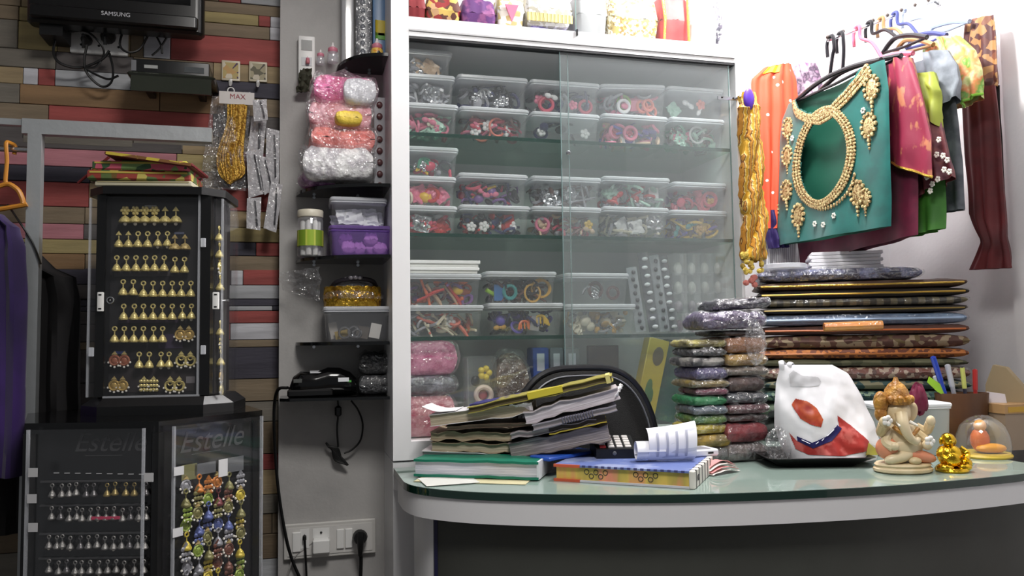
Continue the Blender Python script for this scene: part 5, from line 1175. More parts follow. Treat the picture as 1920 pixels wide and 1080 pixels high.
# ---- printed ledger
LA = onZ(1041, 901, ZC+.0005); LB = onZ(1301, 917, ZC+.0005); led, L = oriented('ledger', 'thick ledger with yellow and red printed page edge and white spine', 'ledger', LA, LB, 'books and papers on the counter'); TH = .034; DP = .215
PE = pattern('ledger_edge', [(222, 190, 80), (222, 128, 110), (214, 186, 90), (180, 160, 80), (226, 140, 116), (220, 190, 90)], 'noise', 14, .5, sc3=(1, .2, .2), bump=0)
MB().bb(.002, L-.006, .003, DP, .004, TH-.004).build('page_block', PE, led)
DKL = P('edge_print', (70, 66, 50), .5)
for cxx in (.3*L, .66*L):
    for k in range(5):
        MB().torus((cxx-.018+.010*k, .0026, TH*.5+.004*(-1)**k), .0048, .0009, RX(PI/2), 10, 4).build('edge_lettering', DKL, led)
BLC = P('ledger_blue', (104, 120, 176), .35, var=(18, (150, 160, 196), .5, .62)); MB().bb(-.002, L-.004, -.002, DP, TH-.004, TH).build('front_cover', BLC, led); MB().bb(-.002, L-.004, -.002, DP, 0, .004).build('back_cover', P('ledger_white', (206, 206, 214), .4), led)
MB().bb(-.0024, .055, -.0026, .002, TH-.005, TH+.0006).build('corner_patch', P('corner_red', (200, 90, 60), .5), led); MB().bb(-.0024, .055, -.0026, .002, -.0004, .005).build('corner_patch', P('corner_red', (200, 90, 60), .5), led)
for k in range(16): MB().bb(.06+k*(L-.07)/16, .06+(k+.5)*(L-.07)/16, -.0026, .001, TH-.0036, TH+.0004).build('cover_stripe', P('stripe_navy', (64, 66, 120), .5), led)
spn = MB().rbox((L-.003, DP/2-.002, TH/2), (.012, DP+.004, TH+.002), .004, 3, .002).build('spine', P('spine_cream', (218, 214, 206), .45), led)
for k in range(6): MB().bb(L-.0092, L+.0038, .010+.032*k, .0135+.032*k, -.0006, TH+.0014).build('spine_mark', P('spine_black', (60, 56, 60), .5), spn)
me = text_mesh('102', .018, .0003); me.materials.clear(); me.materials.append(P('spine_black', (60, 56, 60), .5)); t_ = link('lettering', me, spn); t_.location = (L+.0034, .032, TH*.5); t_.rotation_euler = (PI/2, 0, PI/2)
zl = TH
def on_led(px, py, dz=0):
    z = ZC+TH+dz; return onZ(px, py, z)
blu, L2 = oriented('blue_folder', 'flat blue folder lying on the ledger beside the stack', 'folder', on_led(1030, 866, .001), on_led(1122, 850, .001)); MB().rbox((L2/2, .03, .004), (L2, .06, .008), .003, 2, .002).build('cover', P('bright_blue', (40, 84, 180), .35), blu)
# ---- calculator
A = on_led(1122, 860, .001); B = on_led(1190, 859, .001); cal, L = oriented('calculator', 'black desk calculator with grey keys lying on the ledger', 'calculator', A, B)
m = MB(); m.loft([[(-.004, 0, 0), (L+.004, 0, 0), (L+.004, 0, .020), (-.004, 0, .020)], [(-.010, .085, 0), (L+.004, .085, 0), (L+.004, .085, .040), (-.010, .085, .040)]]); m.build('body', BLACKP, cal)
KEY = P('key_grey', (196, 192, 188), .5)
sl = math.atan2(.02, .085)
for r in range(5):
    for c in range(4):
        k_ = MB().rbox((0, 0, 0), (L*.17, .010, .004), .001, 1, .001).build('key', KEY if (r, c) != (0, 0) else P('key_red', (200, 60, 60), .5), cal); k_.location = (L*(.14+.235*c), .012+.0145*r, .0215+(.012+.0145*r)*.235); k_.rotation_euler = (sl, 0, 0)
MB().ball((L*.45, -.001, .011), (.0045, .001, .0045), 10, 6).build('logo_dot', P('dot_grey', (90, 92, 96), .4), cal)
# ---- curled receipt
A = on_led(1218, 868, .001); B = on_led(1306, 866, .001); rc, L = oriented('receipt', 'curled white printed receipt lying on the ledger', 'receipt', A, B)
RP = pattern('receipt_print', [(238, 238, 246), (238, 238, 246), (206, 208, 220)], 'voronoi', 120, .6, sc3=(.25, 1, 1), stops=[0, .6, .8], bump=0)
def pan_(u, v):
    a = -.5*PI+v*1.02*PI; r = .034; return (L*u+.006*v*u, .028-r*math.cos(a)*.8, .0345+r*math.sin(a)*(1.0+.18*u*v)+.008*v*u*u)
MB().sheet(pan_, 14, 20, .0006).build('panel', RP, rc)
def curl_(u, v):
    a = v*3.2*PI; r = .021-.0035*v*1.6; return (-.024+.03*u+.03*u*(1-v), .022-r*math.cos(a), .0225+r*math.sin(a))
MB().sheet(curl_, 8, 40, .0006).build('curl', P('receipt_white', (240, 240, 246), .6), rc)
for k in range(4): MB().sheet(lambda u, v: Vector(pan_(.16+.2*k+.05*u, .25+.5*v))+Vector((0, -.0012, 0)), 2, 10).build('print_line', P('receipt_grey', (176, 178, 196), .6), rc)
A = on_led(1300, 858, .001); B = on_led(1345, 855, .001); ph, L = oriented('phone', 'small white phone behind the receipt on the ledger', 'phone', A, B); MB().rbox((L/2-.01, .03, .008), (L+.03, .06, .015), .004, 3, .003).build('body', P('phone_white', (214, 216, 226), .3), ph); MB().bb(.0, L-.012, .006, .05, .0155, .0163).build('face', P('phone_grey', (150, 150, 162), .25), ph); MB().bb(L*.62, L*.84, -.0006, .001, .006, .010).build('port', BLACKP, ph)
A = onZ(1338, 893, ZC+.001); B = onZ(1388, 884, ZC+.001); rb, L = oriented('ribbon', 'folded pink and white ribbon on the glass beside the ledger spine', 'ribbon', A, B)
for k in range(4): MB().sheet(lambda u, v: (L*u, .004*k+.02*v, .002+.004*k+.012*math.sin(PI*u)*(.5+.2*k)+.002*nz(u*5, v, k)), 12, 3, .0008).build('loop', [P('rib_white', (226, 220, 214), .5), P('rib_pink', (222, 150, 150), .5)][k % 2], rb)

# ================================================================== office chair between counter and cabinet
MESHM = P('chair_mesh', (20, 19, 20), .6, bump=(700, .5)); RIM = P('chair_rim', (26, 26, 30), .3)
yc_ = 1.845; pc = onY(1100, 700, yc_); xl_ = onY(975, 700, yc_).x; xr_ = onY(1225, 800, yc_).x; xc = (xl_+xr_)/2-.01
ch = thing('office_chair', 'black mesh-backed office chair behind the counter', 'chair', (xc, yc_, 0))
ztc = onY(1080, 690, yc_).z; zbc = .80
def outline(s=1.0, n=44):
    o = []
    for k in range(n):
        a = 2*PI*k/n; ca, sa = math.cos(a), math.sin(a); e = 2/3.6
        x = abs(ca)**e*(1 if ca > 0 else -1); z = abs(sa)**e*(1 if sa > 0 else -1)
        w_ = .195-.055*max(0, z)**1.2*.9
        o.append((x*w_*s, (ztc+zbc)/2+z*(ztc-zbc)/2*(s if s == 1 else s)))
    return o
ol = outline()
MB().prism(outline(.96), -.006, .006, lambda u, v, d: (u, d+.010*math.cos(u*8), v)).build('backrest', MESHM, ch)
MB().tube([(u, .004+.010*math.cos(u*8), v) for u, v in ol], .008, 8, True).build('back_frame', RIM, ch)
MB().tube([(u*.9, -.008+.010*math.cos(u*8), (v-(ztc+zbc)/2)*.9+(ztc+zbc)/2) for u, v in ol], .0022, 6, True).build('piping', P('piping_grey', (110, 112, 120), .4), ch)
MB().rbox((.09, -.0035, zbc+.10), (.11, .004, .07), .0015, 1, .001).build('lumbar_mesh', P('lumbar_grey', (52, 52, 50), .5, bump=(900, .8)), ch)
MB().tube([(0, .012, zbc+.04), (0, .03, .62), (0, -.02, .47), (0, -.16, .44)], .022, 8, flat=.5).build('back_bracket', BLACKP, ch)
MB().rbox((0, -.18, .475), (.42, .33, .07), .08, 5, .02).build('seat', P('seat_fabric', (24, 24, 26), .8), ch)
MB().lathe([(.028, .10), (.028, .30), (.02, .3), (.02, .44)], (0, -.18, 0), 14).build('gas_lift', BLACKP, ch)
for k in range(5):
    a = 2*PI*k/5+.3; e = Vector((math.cos(a)*.16, -.18+math.sin(a)*.16, .065)); l = MB().tube([(0, -.18, .12), e], [.024, .014], 8).build('leg', BLACKP, ch)
    MB().lathe([(.026, -.012), (.028, 0), (.026, .012)], (e.x, e.y, .029), 12, RX(PI/2)).build('castor', BLACKP, l)

# ================================================================== piles of packed cloth
def cloth_pack(lab, A, B, h_, dep, mt, seed, wrap=True, group=None, band=None, amp=.003):
    o, L = oriented('cloth_pack', lab, 'cloth', A, B, group)
    m = MB(); m.T = TR((L/2, dep/2, 0)); pillow(m, L, dep, h_*1.04, 9, amp, seed, 26, 12, pw=.33, sq=True); m.build('folded_cloth', mt, o, angle=60)
    if band: MB().tube([(L*(.02+.96*i/10), -.001+.002*nz(i*.7, seed), h_*.5+.0015*nz(i*.9, seed, 2)) for i in range(11)], h_*.20, 6, flat=.6).build('edge_fold', band, o)
    if wrap: m = MB(); m.T = TR((L/2, dep/2-.002, 0)); pillow(m, L*1.02, dep*1.02, h_*1.08, 12, amp*1.8, seed+50, 26, 12, pw=.33, sq=True); m.build('wrapper', CLEAR if wrap == 1 else CRISP, o, angle=60)
    return o
yA = 1.70
def col_packs(spec, px0, px1, y, dep, where, group):
    z = ZC+.0008
    for i, (nm_, c, hp, c2) in enumerate(spec):
        h_ = hp*1.88/1500; j0, j1 = random.uniform(-5, 5), random.uniform(-4, 4)
        A = onY(px0+j0, 720, y); B = onY(px1+j1, 720, y); A = Vector((A.x, y+random.uniform(-.006, .006), z)); B = Vector((B.x, y+random.uniform(-.006, .006), z))
        mt = P('pk_%s_%d' % (where[:4], i), c, .55, var=(30, c2, .45, .6), bump=(60, .5)) if c2 else P('pk_%s_%d' % (where[:4], i), c, .55, bump=(60, .5))
        cloth_pack('%s pack %s' % (nm_, where), A, B, h_, dep, mt, 200+i*3+int(px0), (2, 1, 2, 2)[i % 4], group); z += h_*1.09
    return z
random.seed(33)
zA = col_packs([('charcoal lowest', (70, 66, 66), 26, (96, 92, 92)), ('mustard', (176, 144, 46), 23, (120, 100, 30)), ('bright yellow', (206, 186, 66), 17, (170, 150, 40)), ('leaf green', (52, 120, 50), 16, (110, 150, 50)), ('blue-grey', (84, 96, 108), 15, None), ('emerald green', (36, 126, 70), 18, (60, 150, 96)), ('magenta', (120, 40, 72), 13, None), ('olive', (112, 96, 50), 14, (150, 130, 70)), ('violet', (84, 76, 124), 22, None), ('zebra-striped', (70, 68, 70), 18, (170, 166, 160)), ('black', (42, 40, 42), 15, None), ('lime-edged', (170, 160, 74), 14, (110, 100, 50))], 1301, 1362, yA+.005, .11, 'at the left of the pile beside the cabinet', 'left column of cloth packs')
zB = col_packs([('grey clear', (120, 108, 104), 32, (80, 72, 72)), ('maroon', (140, 48, 54), 36, (110, 36, 44)), ('dark brown', (62, 46, 42), 13, None), ('wine', (92, 46, 52), 18, None), ('slate', (56, 60, 66), 20, None), ('chocolate', (82, 58, 52), 28, (64, 44, 42)), ('taupe', (112, 98, 88), 17, (140, 128, 116)), ('golden', (176, 140, 56), 22, (140, 104, 40)), ('rust-orange', (150, 94, 44), 30, None), ('near-black', (46, 36, 36), 10, None)], 1365, 1437, yA, .15, 'in the middle of the pile by the bag', 'middle column of cloth packs')
VP = P('violet_pack', (96, 84, 116), .4, var=(24, (70, 56, 84)), bump=(60, .6))
A = Vector((onY(1318, 600, yA).x, yA, max(zA, zB)+.001)); B = Vector((onY(1432, 600, yA).x, yA-.01, max(zA, zB)+.004)); cloth_pack('shiny violet pack in crinkled plastic on top of the left columns', A, B, .040, .12, VP, 301, 2, None, None, .006)
A2 = A+Vector((.05, .02, .046)); B2 = B+Vector((.02, .01, .05)); cloth_pack('dark pack in plastic slanting over the violet one', A2, B2, .024, .14, P('ink_pack', (52, 48, 60), .4, bump=(60, .5)), 305, 2, None, None, .006)
# right pile, level with the aisle
RA = onD(1428, 700, 2.25); RB = onD(1822, 700, 2.13)
def rp(name, cols, kind, sc, **k): return pattern(name, cols, kind, sc, .75, **k)
rights = [('dark green lowest', P('r0', (34, 42, 36), .7), 40, None), ('black and green leaf-printed', rp('r1', [(20, 24, 20), (60, 84, 50), (20, 24, 20), (150, 156, 140)], 'voronoi', 44), 30, None), ('teal floral', rp('r2', [(28, 52, 56), (110, 132, 110), (28, 60, 66), (60, 90, 84)], 'voronoi', 110), 24, None), ('teal and cream', rp('r3', [(40, 66, 66), (120, 116, 92), (44, 60, 60)], 'voronoi', 60), 18, None),
          ('brown and white floral', rp('r4', [(96, 56, 42), (170, 150, 130), (110, 60, 46), (84, 50, 40)], 'voronoi', 95), 24, None), ('olive', rp('r5', [(74, 76, 56), (100, 100, 76), (60, 60, 46)], 'voronoi', 40), 14, None), ('orange paisley', rp('r6', [(160, 96, 44), (96, 50, 32), (170, 104, 50)], 'voronoi', 110), 19, P('edge_orange', (168, 100, 46), .6)), ('brown letter-patterned', rp('r7', [(92, 62, 50), (140, 124, 100), (80, 52, 44), (96, 80, 50)], 'voronoi', 70), 25, None),
          ('orange-ended brown', rp('r8', [(84, 54, 44), (70, 46, 40)], 'voronoi', 40), 17, P('edge_rust', (190, 104, 54), .5)), ('pale blue', P('r9', (104, 128, 156), .5, var=(10, (70, 84, 110)), bump=(50, .4)), 22, P('edge_blue', (150, 172, 200), .4)), ('black with dull gold edge', P('r10', (40, 34, 28), .6), 13, P('edge_dullgold', (140, 118, 60), .4, .4)), ('khaki striped', rp('r11', [(96, 88, 64), (44, 40, 32)], 'wave', 9), 15, None),
          ('black with bright gold edge', P('r12', (34, 28, 24), .6), 16, P('edge_gold2', (196, 160, 70), .35, .5)), ('brown with thick gold border', P('r13', (70, 48, 34), .6), 16, P('edge_gold3', (212, 178, 84), .32, .6, bump=(80, .6))), ('crinkled navy topmost', P('r14', (36, 40, 74), .45, var=(30, (90, 96, 140), .5, .6), bump=(60, .8)), 24, None)]
z = ZC+.0008
for i, (nm_, mt, hp, bd) in enumerate(rights):
    h_ = hp*2.18/1500*.985; j = random.uniform(-.008, .008); A = Vector((RA.x+j*.8, RA.y-j*.5, z)); B = Vector((RB.x+j*.5, RB.y-j*.3, z))
    if i in (12, 13): A = A-(B-A)*.02
    if i == 14: B = A+(B-A)*.80
    cloth_pack('%s folded cloth in the wide pile behind the bag' % nm_, A, B, h_, .21, mt, 400+i*3, (1 if i in (1, 4, 9, 11) else (2 if i == 14 else False)), 'wide pile of folded cloth', bd); z += h_*1.06
ZT = z
cl, L = oriented('cloth_pack', 'rust-orange rolled pack end poking out of the wide pile', 'cloth', onD(1545, 616, 2.19), onD(1655, 612, 2.16)); m = MB(); m.tube([(L*k/8, .0+.002*math.sin(k), .004) for k in range(9)], .012, 8); m.build('roll', P('roll_orange', (200, 112, 60), .5, var=(8, (214, 160, 70)), sc3=(.2, 1, 4)), cl); MB().tube([(L*.0, .0, .004), (L*.98, 0, .004)], .0135, 10).build('wrapper', CLEAR, cl)
# white sheets and clear lid on the wide pile
ws, L = oriented('paper_stack', 'white sheets lying on the wide cloth pile under the teal blouse', 'paper', Vector((onD(1520, 505, 2.30).x, onD(1520, 505, 2.30).y, ZT+.001)), Vector((onD(1655, 500, 2.25).x, onD(1655, 500, 2.25).y, ZT+.001)))
for k in range(5): MB().rbox((L/2+.003*(-1)**k, .06, .005+.010*k), (L, .12, .009), .002, 1, .001).build('sheet_bundle', P('sheet_white', (226, 226, 230), .6), ws)
ld, L = oriented('tub_lid', 'milky plastic tub lid left of the white sheets on the pile', 'lid', Vector((onD(1436, 512, 2.24).x, onD(1436, 512, 2.24).y, ZT+.001)), Vector((onD(1522, 508, 2.22).x, onD(1522, 508, 2.22).y, ZT+.001)))
MB().lathe([(L*.47, 0), (L*.5, .003), (L*.5, .014), (L*.46, .016)], (L/2, L*.5, 0), 28).build('rim', film('lid_milky', body=.6, gloss=.08), ld)
def crumple(name, lab, c, r, seed, mt=CRISP, cat='plastic'):
    def fn(u, v):
        a = 2*PI*u; t = PI*v-PI/2; k = 1+.38*nz(3*math.cos(a)+seed, 3*math.sin(a), 3*v)+.15*nz(9*math.cos(a), 9*math.sin(a)+seed, 9*v); return (c[0]+r[0]*math.cos(a)*math.cos(t)*k, c[1]+r[1]*math.sin(a)*math.cos(t)*k, c[2]+r[2]*math.sin(t)*k)
    return tag(MB().sheet(fn, 26, 16).build(name, mt), lab, cat)
q = onZ(1432, 862, ZC); crumple('crumpled_wrap', 'crumpled clear wrap left of the white bag', (q.x+.004, 1.655, ZC+.042), (.035, .022, .036), 3)
q = onY(1418, 640, yA-.012); crumple('crumpled_wrap', 'crinkled clear wrap ends beside the wide pile', (q.x, q.y+.005, q.z), (.026, .02, .05), 8)

# ================================================================== bag on its black tray
tc = onZ(1540, 872, ZC); tr = thing('tray', 'shallow black square tray holding the white bag', 'tray', (tc.x, tc.y+.05, ZC+.0005), CAMZ)
m = MB(); R0, R1 = .085, .122
def sq(h, z, r=.02): return [(sx*(h-r)+r*math.cos(a0+PI/2*i/3), sy*(h-r)*.8+r*math.sin(a0+PI/2*i/3), z) for (sx, sy, a0) in ((1,1,0),(-1,1,PI/2),(-1,-1,PI),(1,-1,1.5*PI)) for i in range(4)]
m.loft([sq(R0, 0), sq(R1, .022), sq(R1-.004, .023), sq(R0-.004, .004)], True, True); m.build('dish', P('tray_black', (16, 17, 18), .35), tr)
bd_ = tr.location+Vector((0, 0, .0065)); DB = (tc-EYE).dot(FWD)+.035
bgo = thing('plastic_bag', 'white plastic carrier bag with red print standing on the tray', 'bag', bd_, CAMZ)
BF = Frame((bd_.x, bd_.y, bd_.z), CAMZ)
bl = [(690, 1462), (720, 1455), (760, 1450), (800, 1452), (830, 1462), (858, 1476)]; brr = [(684, 1560), (700, 1590), (740, 1614), (790, 1638), (830, 1649), (858, 1640)]
def edge_at(tab, py):
    if py <= tab[0][0]: return tab[0][1]
    for (a, xa), (b, xb) in zip(tab, tab[1:]):
        if py <= b: return xa+(xb-xa)*(py-a)/(b-a)
    return tab[-1][1]
def bag_pt(px, py, side=-1, off=0):
    l, r = edge_at(bl, py), edge_at(brr, py); u = (px-l)/(r-l); t = (py-684)/174
    th = (.004+.07*min(1, max(t, 0))**.8)*max(0, 1-abs(2*u-1)**2.4)**.6
    y = side*(th)+.010*nz(px*.03, py*.02, 5)*min(1, t*2+.2)+.002*nz(px*.08, py*.06, 8)
    h = BF.hit(px, py, 0); return Vector((h.x, y-off, h.z))
BAGM = P('bag_white', (232, 232, 236), .35, bump=(18, .08)); BAGM.node_tree.nodes['Principled BSDF'].inputs['Subsurface Weight'].default_value = 0
def bag_side(side):
    def fn(u, v):
        py = 684+174*v; l, r = edge_at(bl, py), edge_at(brr, py); return bag_pt(l+(r-l)*u, py, side)
    return fn
m = MB(); m.sheet(bag_side(-1), 40, 34); m.sheet(bag_side(1), 24, 20); m.build('bag_body', BAGM, bgo, angle=70)
def inpoly(x, y, P_):
    c = False
    for (x0, y0), (x1, y1) in zip(P_, P_[1:]+P_[:1]):
        if (y0 > y) != (y1 > y) and x < (x1-x0)*(y-y0)/(y1-y0)+x0: c = not c
    return c
def patch(name, poly, mt, off=.0016, n=60):
    xs = [p[0] for p in poly]; ys = [p[1] for p in poly]; x0, x1, y0, y1 = min(xs), max(xs), min(ys), max(ys)
    MB().sheet(lambda u, v: bag_pt(x0+(x1-x0)*u, y0+(y1-y0)*v, -1, off), n, n, 0, lambda u, v: inpoly(x0+(x1-x0)*u, y0+(y1-y0)*v, poly)).build(name, mt, bgo)
BRED = P('bag_red', (168, 50, 46), .4, var=(40, (196, 96, 90), .5, .62))
patch('leaf_print', [(1477, 757), (1485, 746), (1503, 750), (1518, 762), (1527, 782), (1522, 796), (1505, 792), (1490, 782)], P('bag_orange', (186, 84, 48), .4, var=(50, (160, 50, 40))))
patch('red_print', [(1471, 808), (1483, 822), (1505, 830), (1540, 815), (1556, 796), (1554, 775), (1580, 794), (1610, 822), (1606, 838), (1560, 846), (1500, 846), (1482, 838)], BRED, .0016, 110)
patch('navy_band', [(1483, 814), (1505, 824), (1532, 812), (1552, 792), (1560, 798), (1540, 820), (1506, 834), (1484, 823)], P('bag_navy', (30, 28, 90), .4), .0032, 90)
patch('yellow_print', [(1608, 824), (1630, 838), (1640, 850), (1600, 846)], P('bag_yellow', (200, 190, 70), .4), .0018)
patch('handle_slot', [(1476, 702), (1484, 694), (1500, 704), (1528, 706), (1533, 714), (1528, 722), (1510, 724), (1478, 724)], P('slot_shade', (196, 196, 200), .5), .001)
for (qa, qb) in (((1490, 820), (1502, 826)), ((1511, 826), (1516, 822)), ((1522, 820), (1526, 816)), ((1532, 812), (1545, 800))): MB().tube([bag_pt(*qa, -1, .0036), bag_pt(*qb, -1, .0036)], .0016, 6, flat=.4).build('print_mark', P('bag_letter', (222, 222, 232), .4), bgo)
for k, px in enumerate((1466, 1480)):
    p = bag_pt(px, 690, 0); MB().tube(crom([p+Vector((0, .0, -.01)), p+Vector((-.002, -.004, .008)), p+Vector((.006*k, .004, .016-.004*k)), p+Vector((.014, .008, .002))], 4), .006, 8, flat=.4).build('handle_loop', BAGM, bgo)

# ================================================================== figurines
CRM = P('ivory_resin', (222, 204, 168), .35, var=(14, (200, 176, 130), .45, .65)); OCH = P('ochre_resin', (196, 144, 62), .4, var=(40, (150, 100, 40)), bump=(90, .6)); COR = P('coral_resin', (220, 142, 108), .4)
gc = onZ(1716, 889, ZC); gs = thing('elephant_deity_figurine', 'ivory seated elephant-headed figurine with ochre crown on the counter', 'figurine', (gc.x, gc.y+.035, ZC+.0005), CAMZ+.12); u_ = 1.72/1500*.98
def B_(m, x, y, z, rx, ry, rz, M=None): m.ball((x*u_, y*u_, z*u_), (rx*u_, ry*u_, rz*u_), 14, 10, M)
m = MB(); m.lathe([(.056, 0), (.060, .003), (.060, .008), (.055, .012), (.058, .016), (.054, .020), (.030, .022)], n=28); o = m.build('base', CRM, gs); o.scale = (1.05, .78, 1)
m = MB(); B_(m, -2, 4, 62, 36, 28, 40); B_(m, 2, 0, 48, 38, 28, 26); m.build('body', CRM, gs)
m = MB(); B_(m, -34, -6, 46, 22, 18, 22); B_(m, 26, -16, 30, 32, 16, 12, RY(.2)); m.build('leg', COR, gs)
m = MB(); B_(m, -20, -20, 30, 30, 13, 11, RY(-.2)); B_(m, 6, -30, 24, 12, 10, 7); m.build('foot', CRM, gs)
m = MB(); B_(m, -6, 0, 112, 24, 22, 26); B_(m, -10, -10, 104, 16, 14, 16); m.build('head', CRM, gs)
m = MB(); m.tube(crom([(-12*u_, -20*u_, 112*u_), (-14*u_, -30*u_, 92*u_), (-8*u_, -34*u_, 72*u_), (6*u_, -34*u_, 60*u_), (14*u_, -32*u_, 66*u_)], 5), [12*u_*(1-.03*k) for k in range(21)], 10); m.build('trunk', CRM, gs)
for s_ in (-1, 1):
    m = MB(); B_(m, -6+s_*30, 4, 112, 14, 5, 20, RY(s_*.3)); m.build('ear', CRM, gs)
    m = MB(); m.tube(crom([(s_*30*u_, 0, 84*u_), (s_*46*u_, -6*u_, 76*u_), (s_*48*u_, -18*u_, 92*u_)], 5), 9*u_, 8); B_(m, s_*48, -20, 96, 9, 7, 11); m.build('arm', CRM, gs)
    m = MB(); m.tube(crom([(s_*28*u_, -4*u_, 74*u_), (s_*42*u_, -14*u_, 58*u_), (s_*34*u_, -26*u_, 50*u_)], 5), 9*u_, 8); B_(m, s_*33, -28, 52, 9, 8, 8); m.build('arm', CRM, gs)
    m = MB(); m.tube([(-8*u_+s_*12*u_, -22*u_, 96*u_), (-6*u_+s_*18*u_, -34*u_, 90*u_)], [4*u_, 2*u_], 8); m.build('tusk', PEARL, gs)
m = MB(); m.lathe([(25*u_, 128*u_), (28*u_, 134*u_), (24*u_, 142*u_), (21*u_, 156*u_), (14*u_, 166*u_), (6*u_, 172*u_), (3*u_, 180*u_)], (-6*u_, 2*u_, 0), 18)
for k in range(10): B_(m, -6+26*math.cos(k*PI/5), 2+26*math.sin(k*PI/5), 138, 6, 6, 8)
m.build('crown', OCH, gs)
m = MB(); B_(m, -40, 0, 132, 14, 12, 22); B_(m, -42, -2, 110, 12, 10, 14); m.build('hair_side', OCH, gs)
m = MB(); m.tube(crom([(-28*u_, -18*u_, 88*u_), (-16*u_, -28*u_, 76*u_), (2*u_, -30*u_, 72*u_), (18*u_, -26*u_, 84*u_)], 5), 4*u_, 8); m.build('necklace', OCH, gs)
for p_ in ((-44, -24, 100), (36, -30, 60)):
    m = MB()
    for k in range(5): B_(m, p_[0]+6*math.cos(k*1.26), p_[1]-2, p_[2]+6*math.sin(k*1.26), 5, 4, 5)
    m.build('white_flower', P('china_white', (240, 236, 230), .2), gs)
# gold laughing figurine
BG = P('bright_gold', (226, 182, 50), .16, 1.0, bump=(120, .25)); bc = onZ(1806, 888, ZC); bu = thing('laughing_figurine', 'small shiny gold laughing figurine at the counter front', 'figurine', (bc.x, bc.y+.03, ZC+.0005), CAMZ)
k_ = 1.72/1500
def G_(m, x, y, z, rx, ry, rz, M=None): m.ball((x*k_, y*k_, z*k_), (rx*k_, ry*k_, rz*k_), 16, 12, M)
m = MB(); G_(m, -2, 0, 28, 23, 19, 22); G_(m, -4, -8, 24, 17, 14, 16); m.build('body', BG, bu)
m = MB(); G_(m, -6, -2, 59, 13, 12, 13); G_(m, -6, -12, 56, 5, 4, 4); m.build('head', BG, bu)
for s_ in (-1, 1):
    m = MB(); G_(m, -6+s_*13, -1, 56, 3, 4, 7); m.build('ear', BG, bu)
    m = MB(); G_(m, s_*18, -10, 9, 15, 12, 8, RZ(s_*.4)); m.build('leg', BG, bu)
    m = MB(); m.tube(crom([(s_*16*k_, 0, 42*k_), (s_*25*k_, -8*k_, 32*k_), (s_*18*k_, -18*k_, 24*k_)], 5), [7*k_]*6+[5*k_]*5, 8); m.build('arm', BG, bu)
m = MB(); G_(m, 24, -4, 14, 12, 10, 12); m.build('sack', BG, bu)
m = MB(); m.lathe([(28*k_, 0), (30*k_, 3*k_), (27*k_, 8*k_)], n=20); m.build('base', BG, bu)
# glass dome
dc = onZ(1859, 858, ZC); do = thing('glass_dome', 'small glass dome with an orange figurine inside at the right of the counter', 'dome', (dc.x, dc.y+.022, ZC+.0005), CAMZ); k_ = 1.97/1500
MB().lathe([(46*k_, 0), (47*k_, 3*k_), (44*k_, 7*k_)], n=28).build('base', P('dome_base', (206, 176, 60), .4), do)
MB().lathe([(44*k_, 6*k_), (46*k_, 20*k_), (44*k_, 38*k_), (37*k_, 56*k_), (24*k_, 68*k_), (10*k_, 74*k_), (.5*k_, 75*k_)], n=32, cap=False).build('glass_cover', film('dome_glass', (250, 250, 240), body=.06, gloss=.06, rough=.02, fres=1.2), do)
def D_(m, x, y, z, rx, ry, rz): m.ball((x*k_, y*k_, z*k_), (rx*k_, ry*k_, rz*k_), 12, 8)
m = MB(); D_(m, -8, -4, 30, 17, 14, 22); m.build('figure_body', P('saffron', (226, 110, 30), .4), do); m = MB(); D_(m, -8, -6, 56, 11, 10, 11); m.build('figure_head', P('marigold', (232, 160, 40), .4), do)
m = MB(); D_(m, 6, -14, 16, 28, 14, 9); m.build('figure_leg', P('marigold', (232, 160, 40), .4), do); m = MB(); D_(m, 16, 4, 10, 18, 12, 5); m.build('figure_seat', P('umber', (120, 60, 30), .5), do)
# pen cup
cc_ = onD(1806, 800, 2.06); cu = thing('pen_cup', 'brown wooden pen cup at the right end of the counter', 'cup', (cc_.x, cc_.y, ZC+.0005), CAMZ); k_ = 2.06/1500; hcu = onD(1806, 737, 2.06).z-ZC
m = MB(); R = 50*k_
m.loft([[(R*s_*math.cos(2*PI*k/24), R*.52*s_*math.sin(2*PI*k/24), z_*hcu) for k in range(24)] for s_, z_ in ((.78, 0), (.80, .02), (1.0, 1), (.93, 1), (.76, .05))]); m.build('cup', P('brown_wood', (104, 70, 46), .45, var=(10, (78, 50, 32)), sc3=(1, 1, .3)), cu)
def pen(lab, x, y, tip, top_px, mt, r=.0045, capm=None):
    A = cu.matrix_world @ Vector((0, 0, 0)); base = Vector((cu.location.x, cu.location.y, ZC+.012))+rgt2*x+bk2*y; T = onD(*top_px, 2.06)+bk2*tip
    o, L = oriented('pen', lab, 'pen', base, T, 'pens in the brown cup'); MB().tube([(0, 0, 0), (L*.9, 0, 0), (L, 0, 0)], [r, r, r*.7], 8).build('barrel', mt, o)
    MB().tube([(L*.72, 0, 0), (L*.99, 0, 0)], r*1.25, 8).build('cap', capm or mt, o)
pen('thick blue pen leaning left in the cup', -.008, .0, -.01, (1745, 668), P('pen_blue', (40, 70, 180), .35), .0055); pen('clear white pen in the middle of the cup', .006, .005, .0, (1776, 683), film('pen_clear', body=.4, gloss=.1), .0055); pen('white pen behind the thick blue one', .0, .012, .01, (1756, 705), P('pen_white', (226, 230, 236), .35))
pen('dark pen with pale yellow-green clip in the cup', .018, .0, .0, (1804, 688), P('pen_dark', (50, 50, 66), .35), .0045, P('pen_lime', (200, 206, 110), .4)); pen('short red pen at the right of the cup', .034, .004, .0, (1828, 692), P('pen_red', (178, 48, 48), .35), .005)
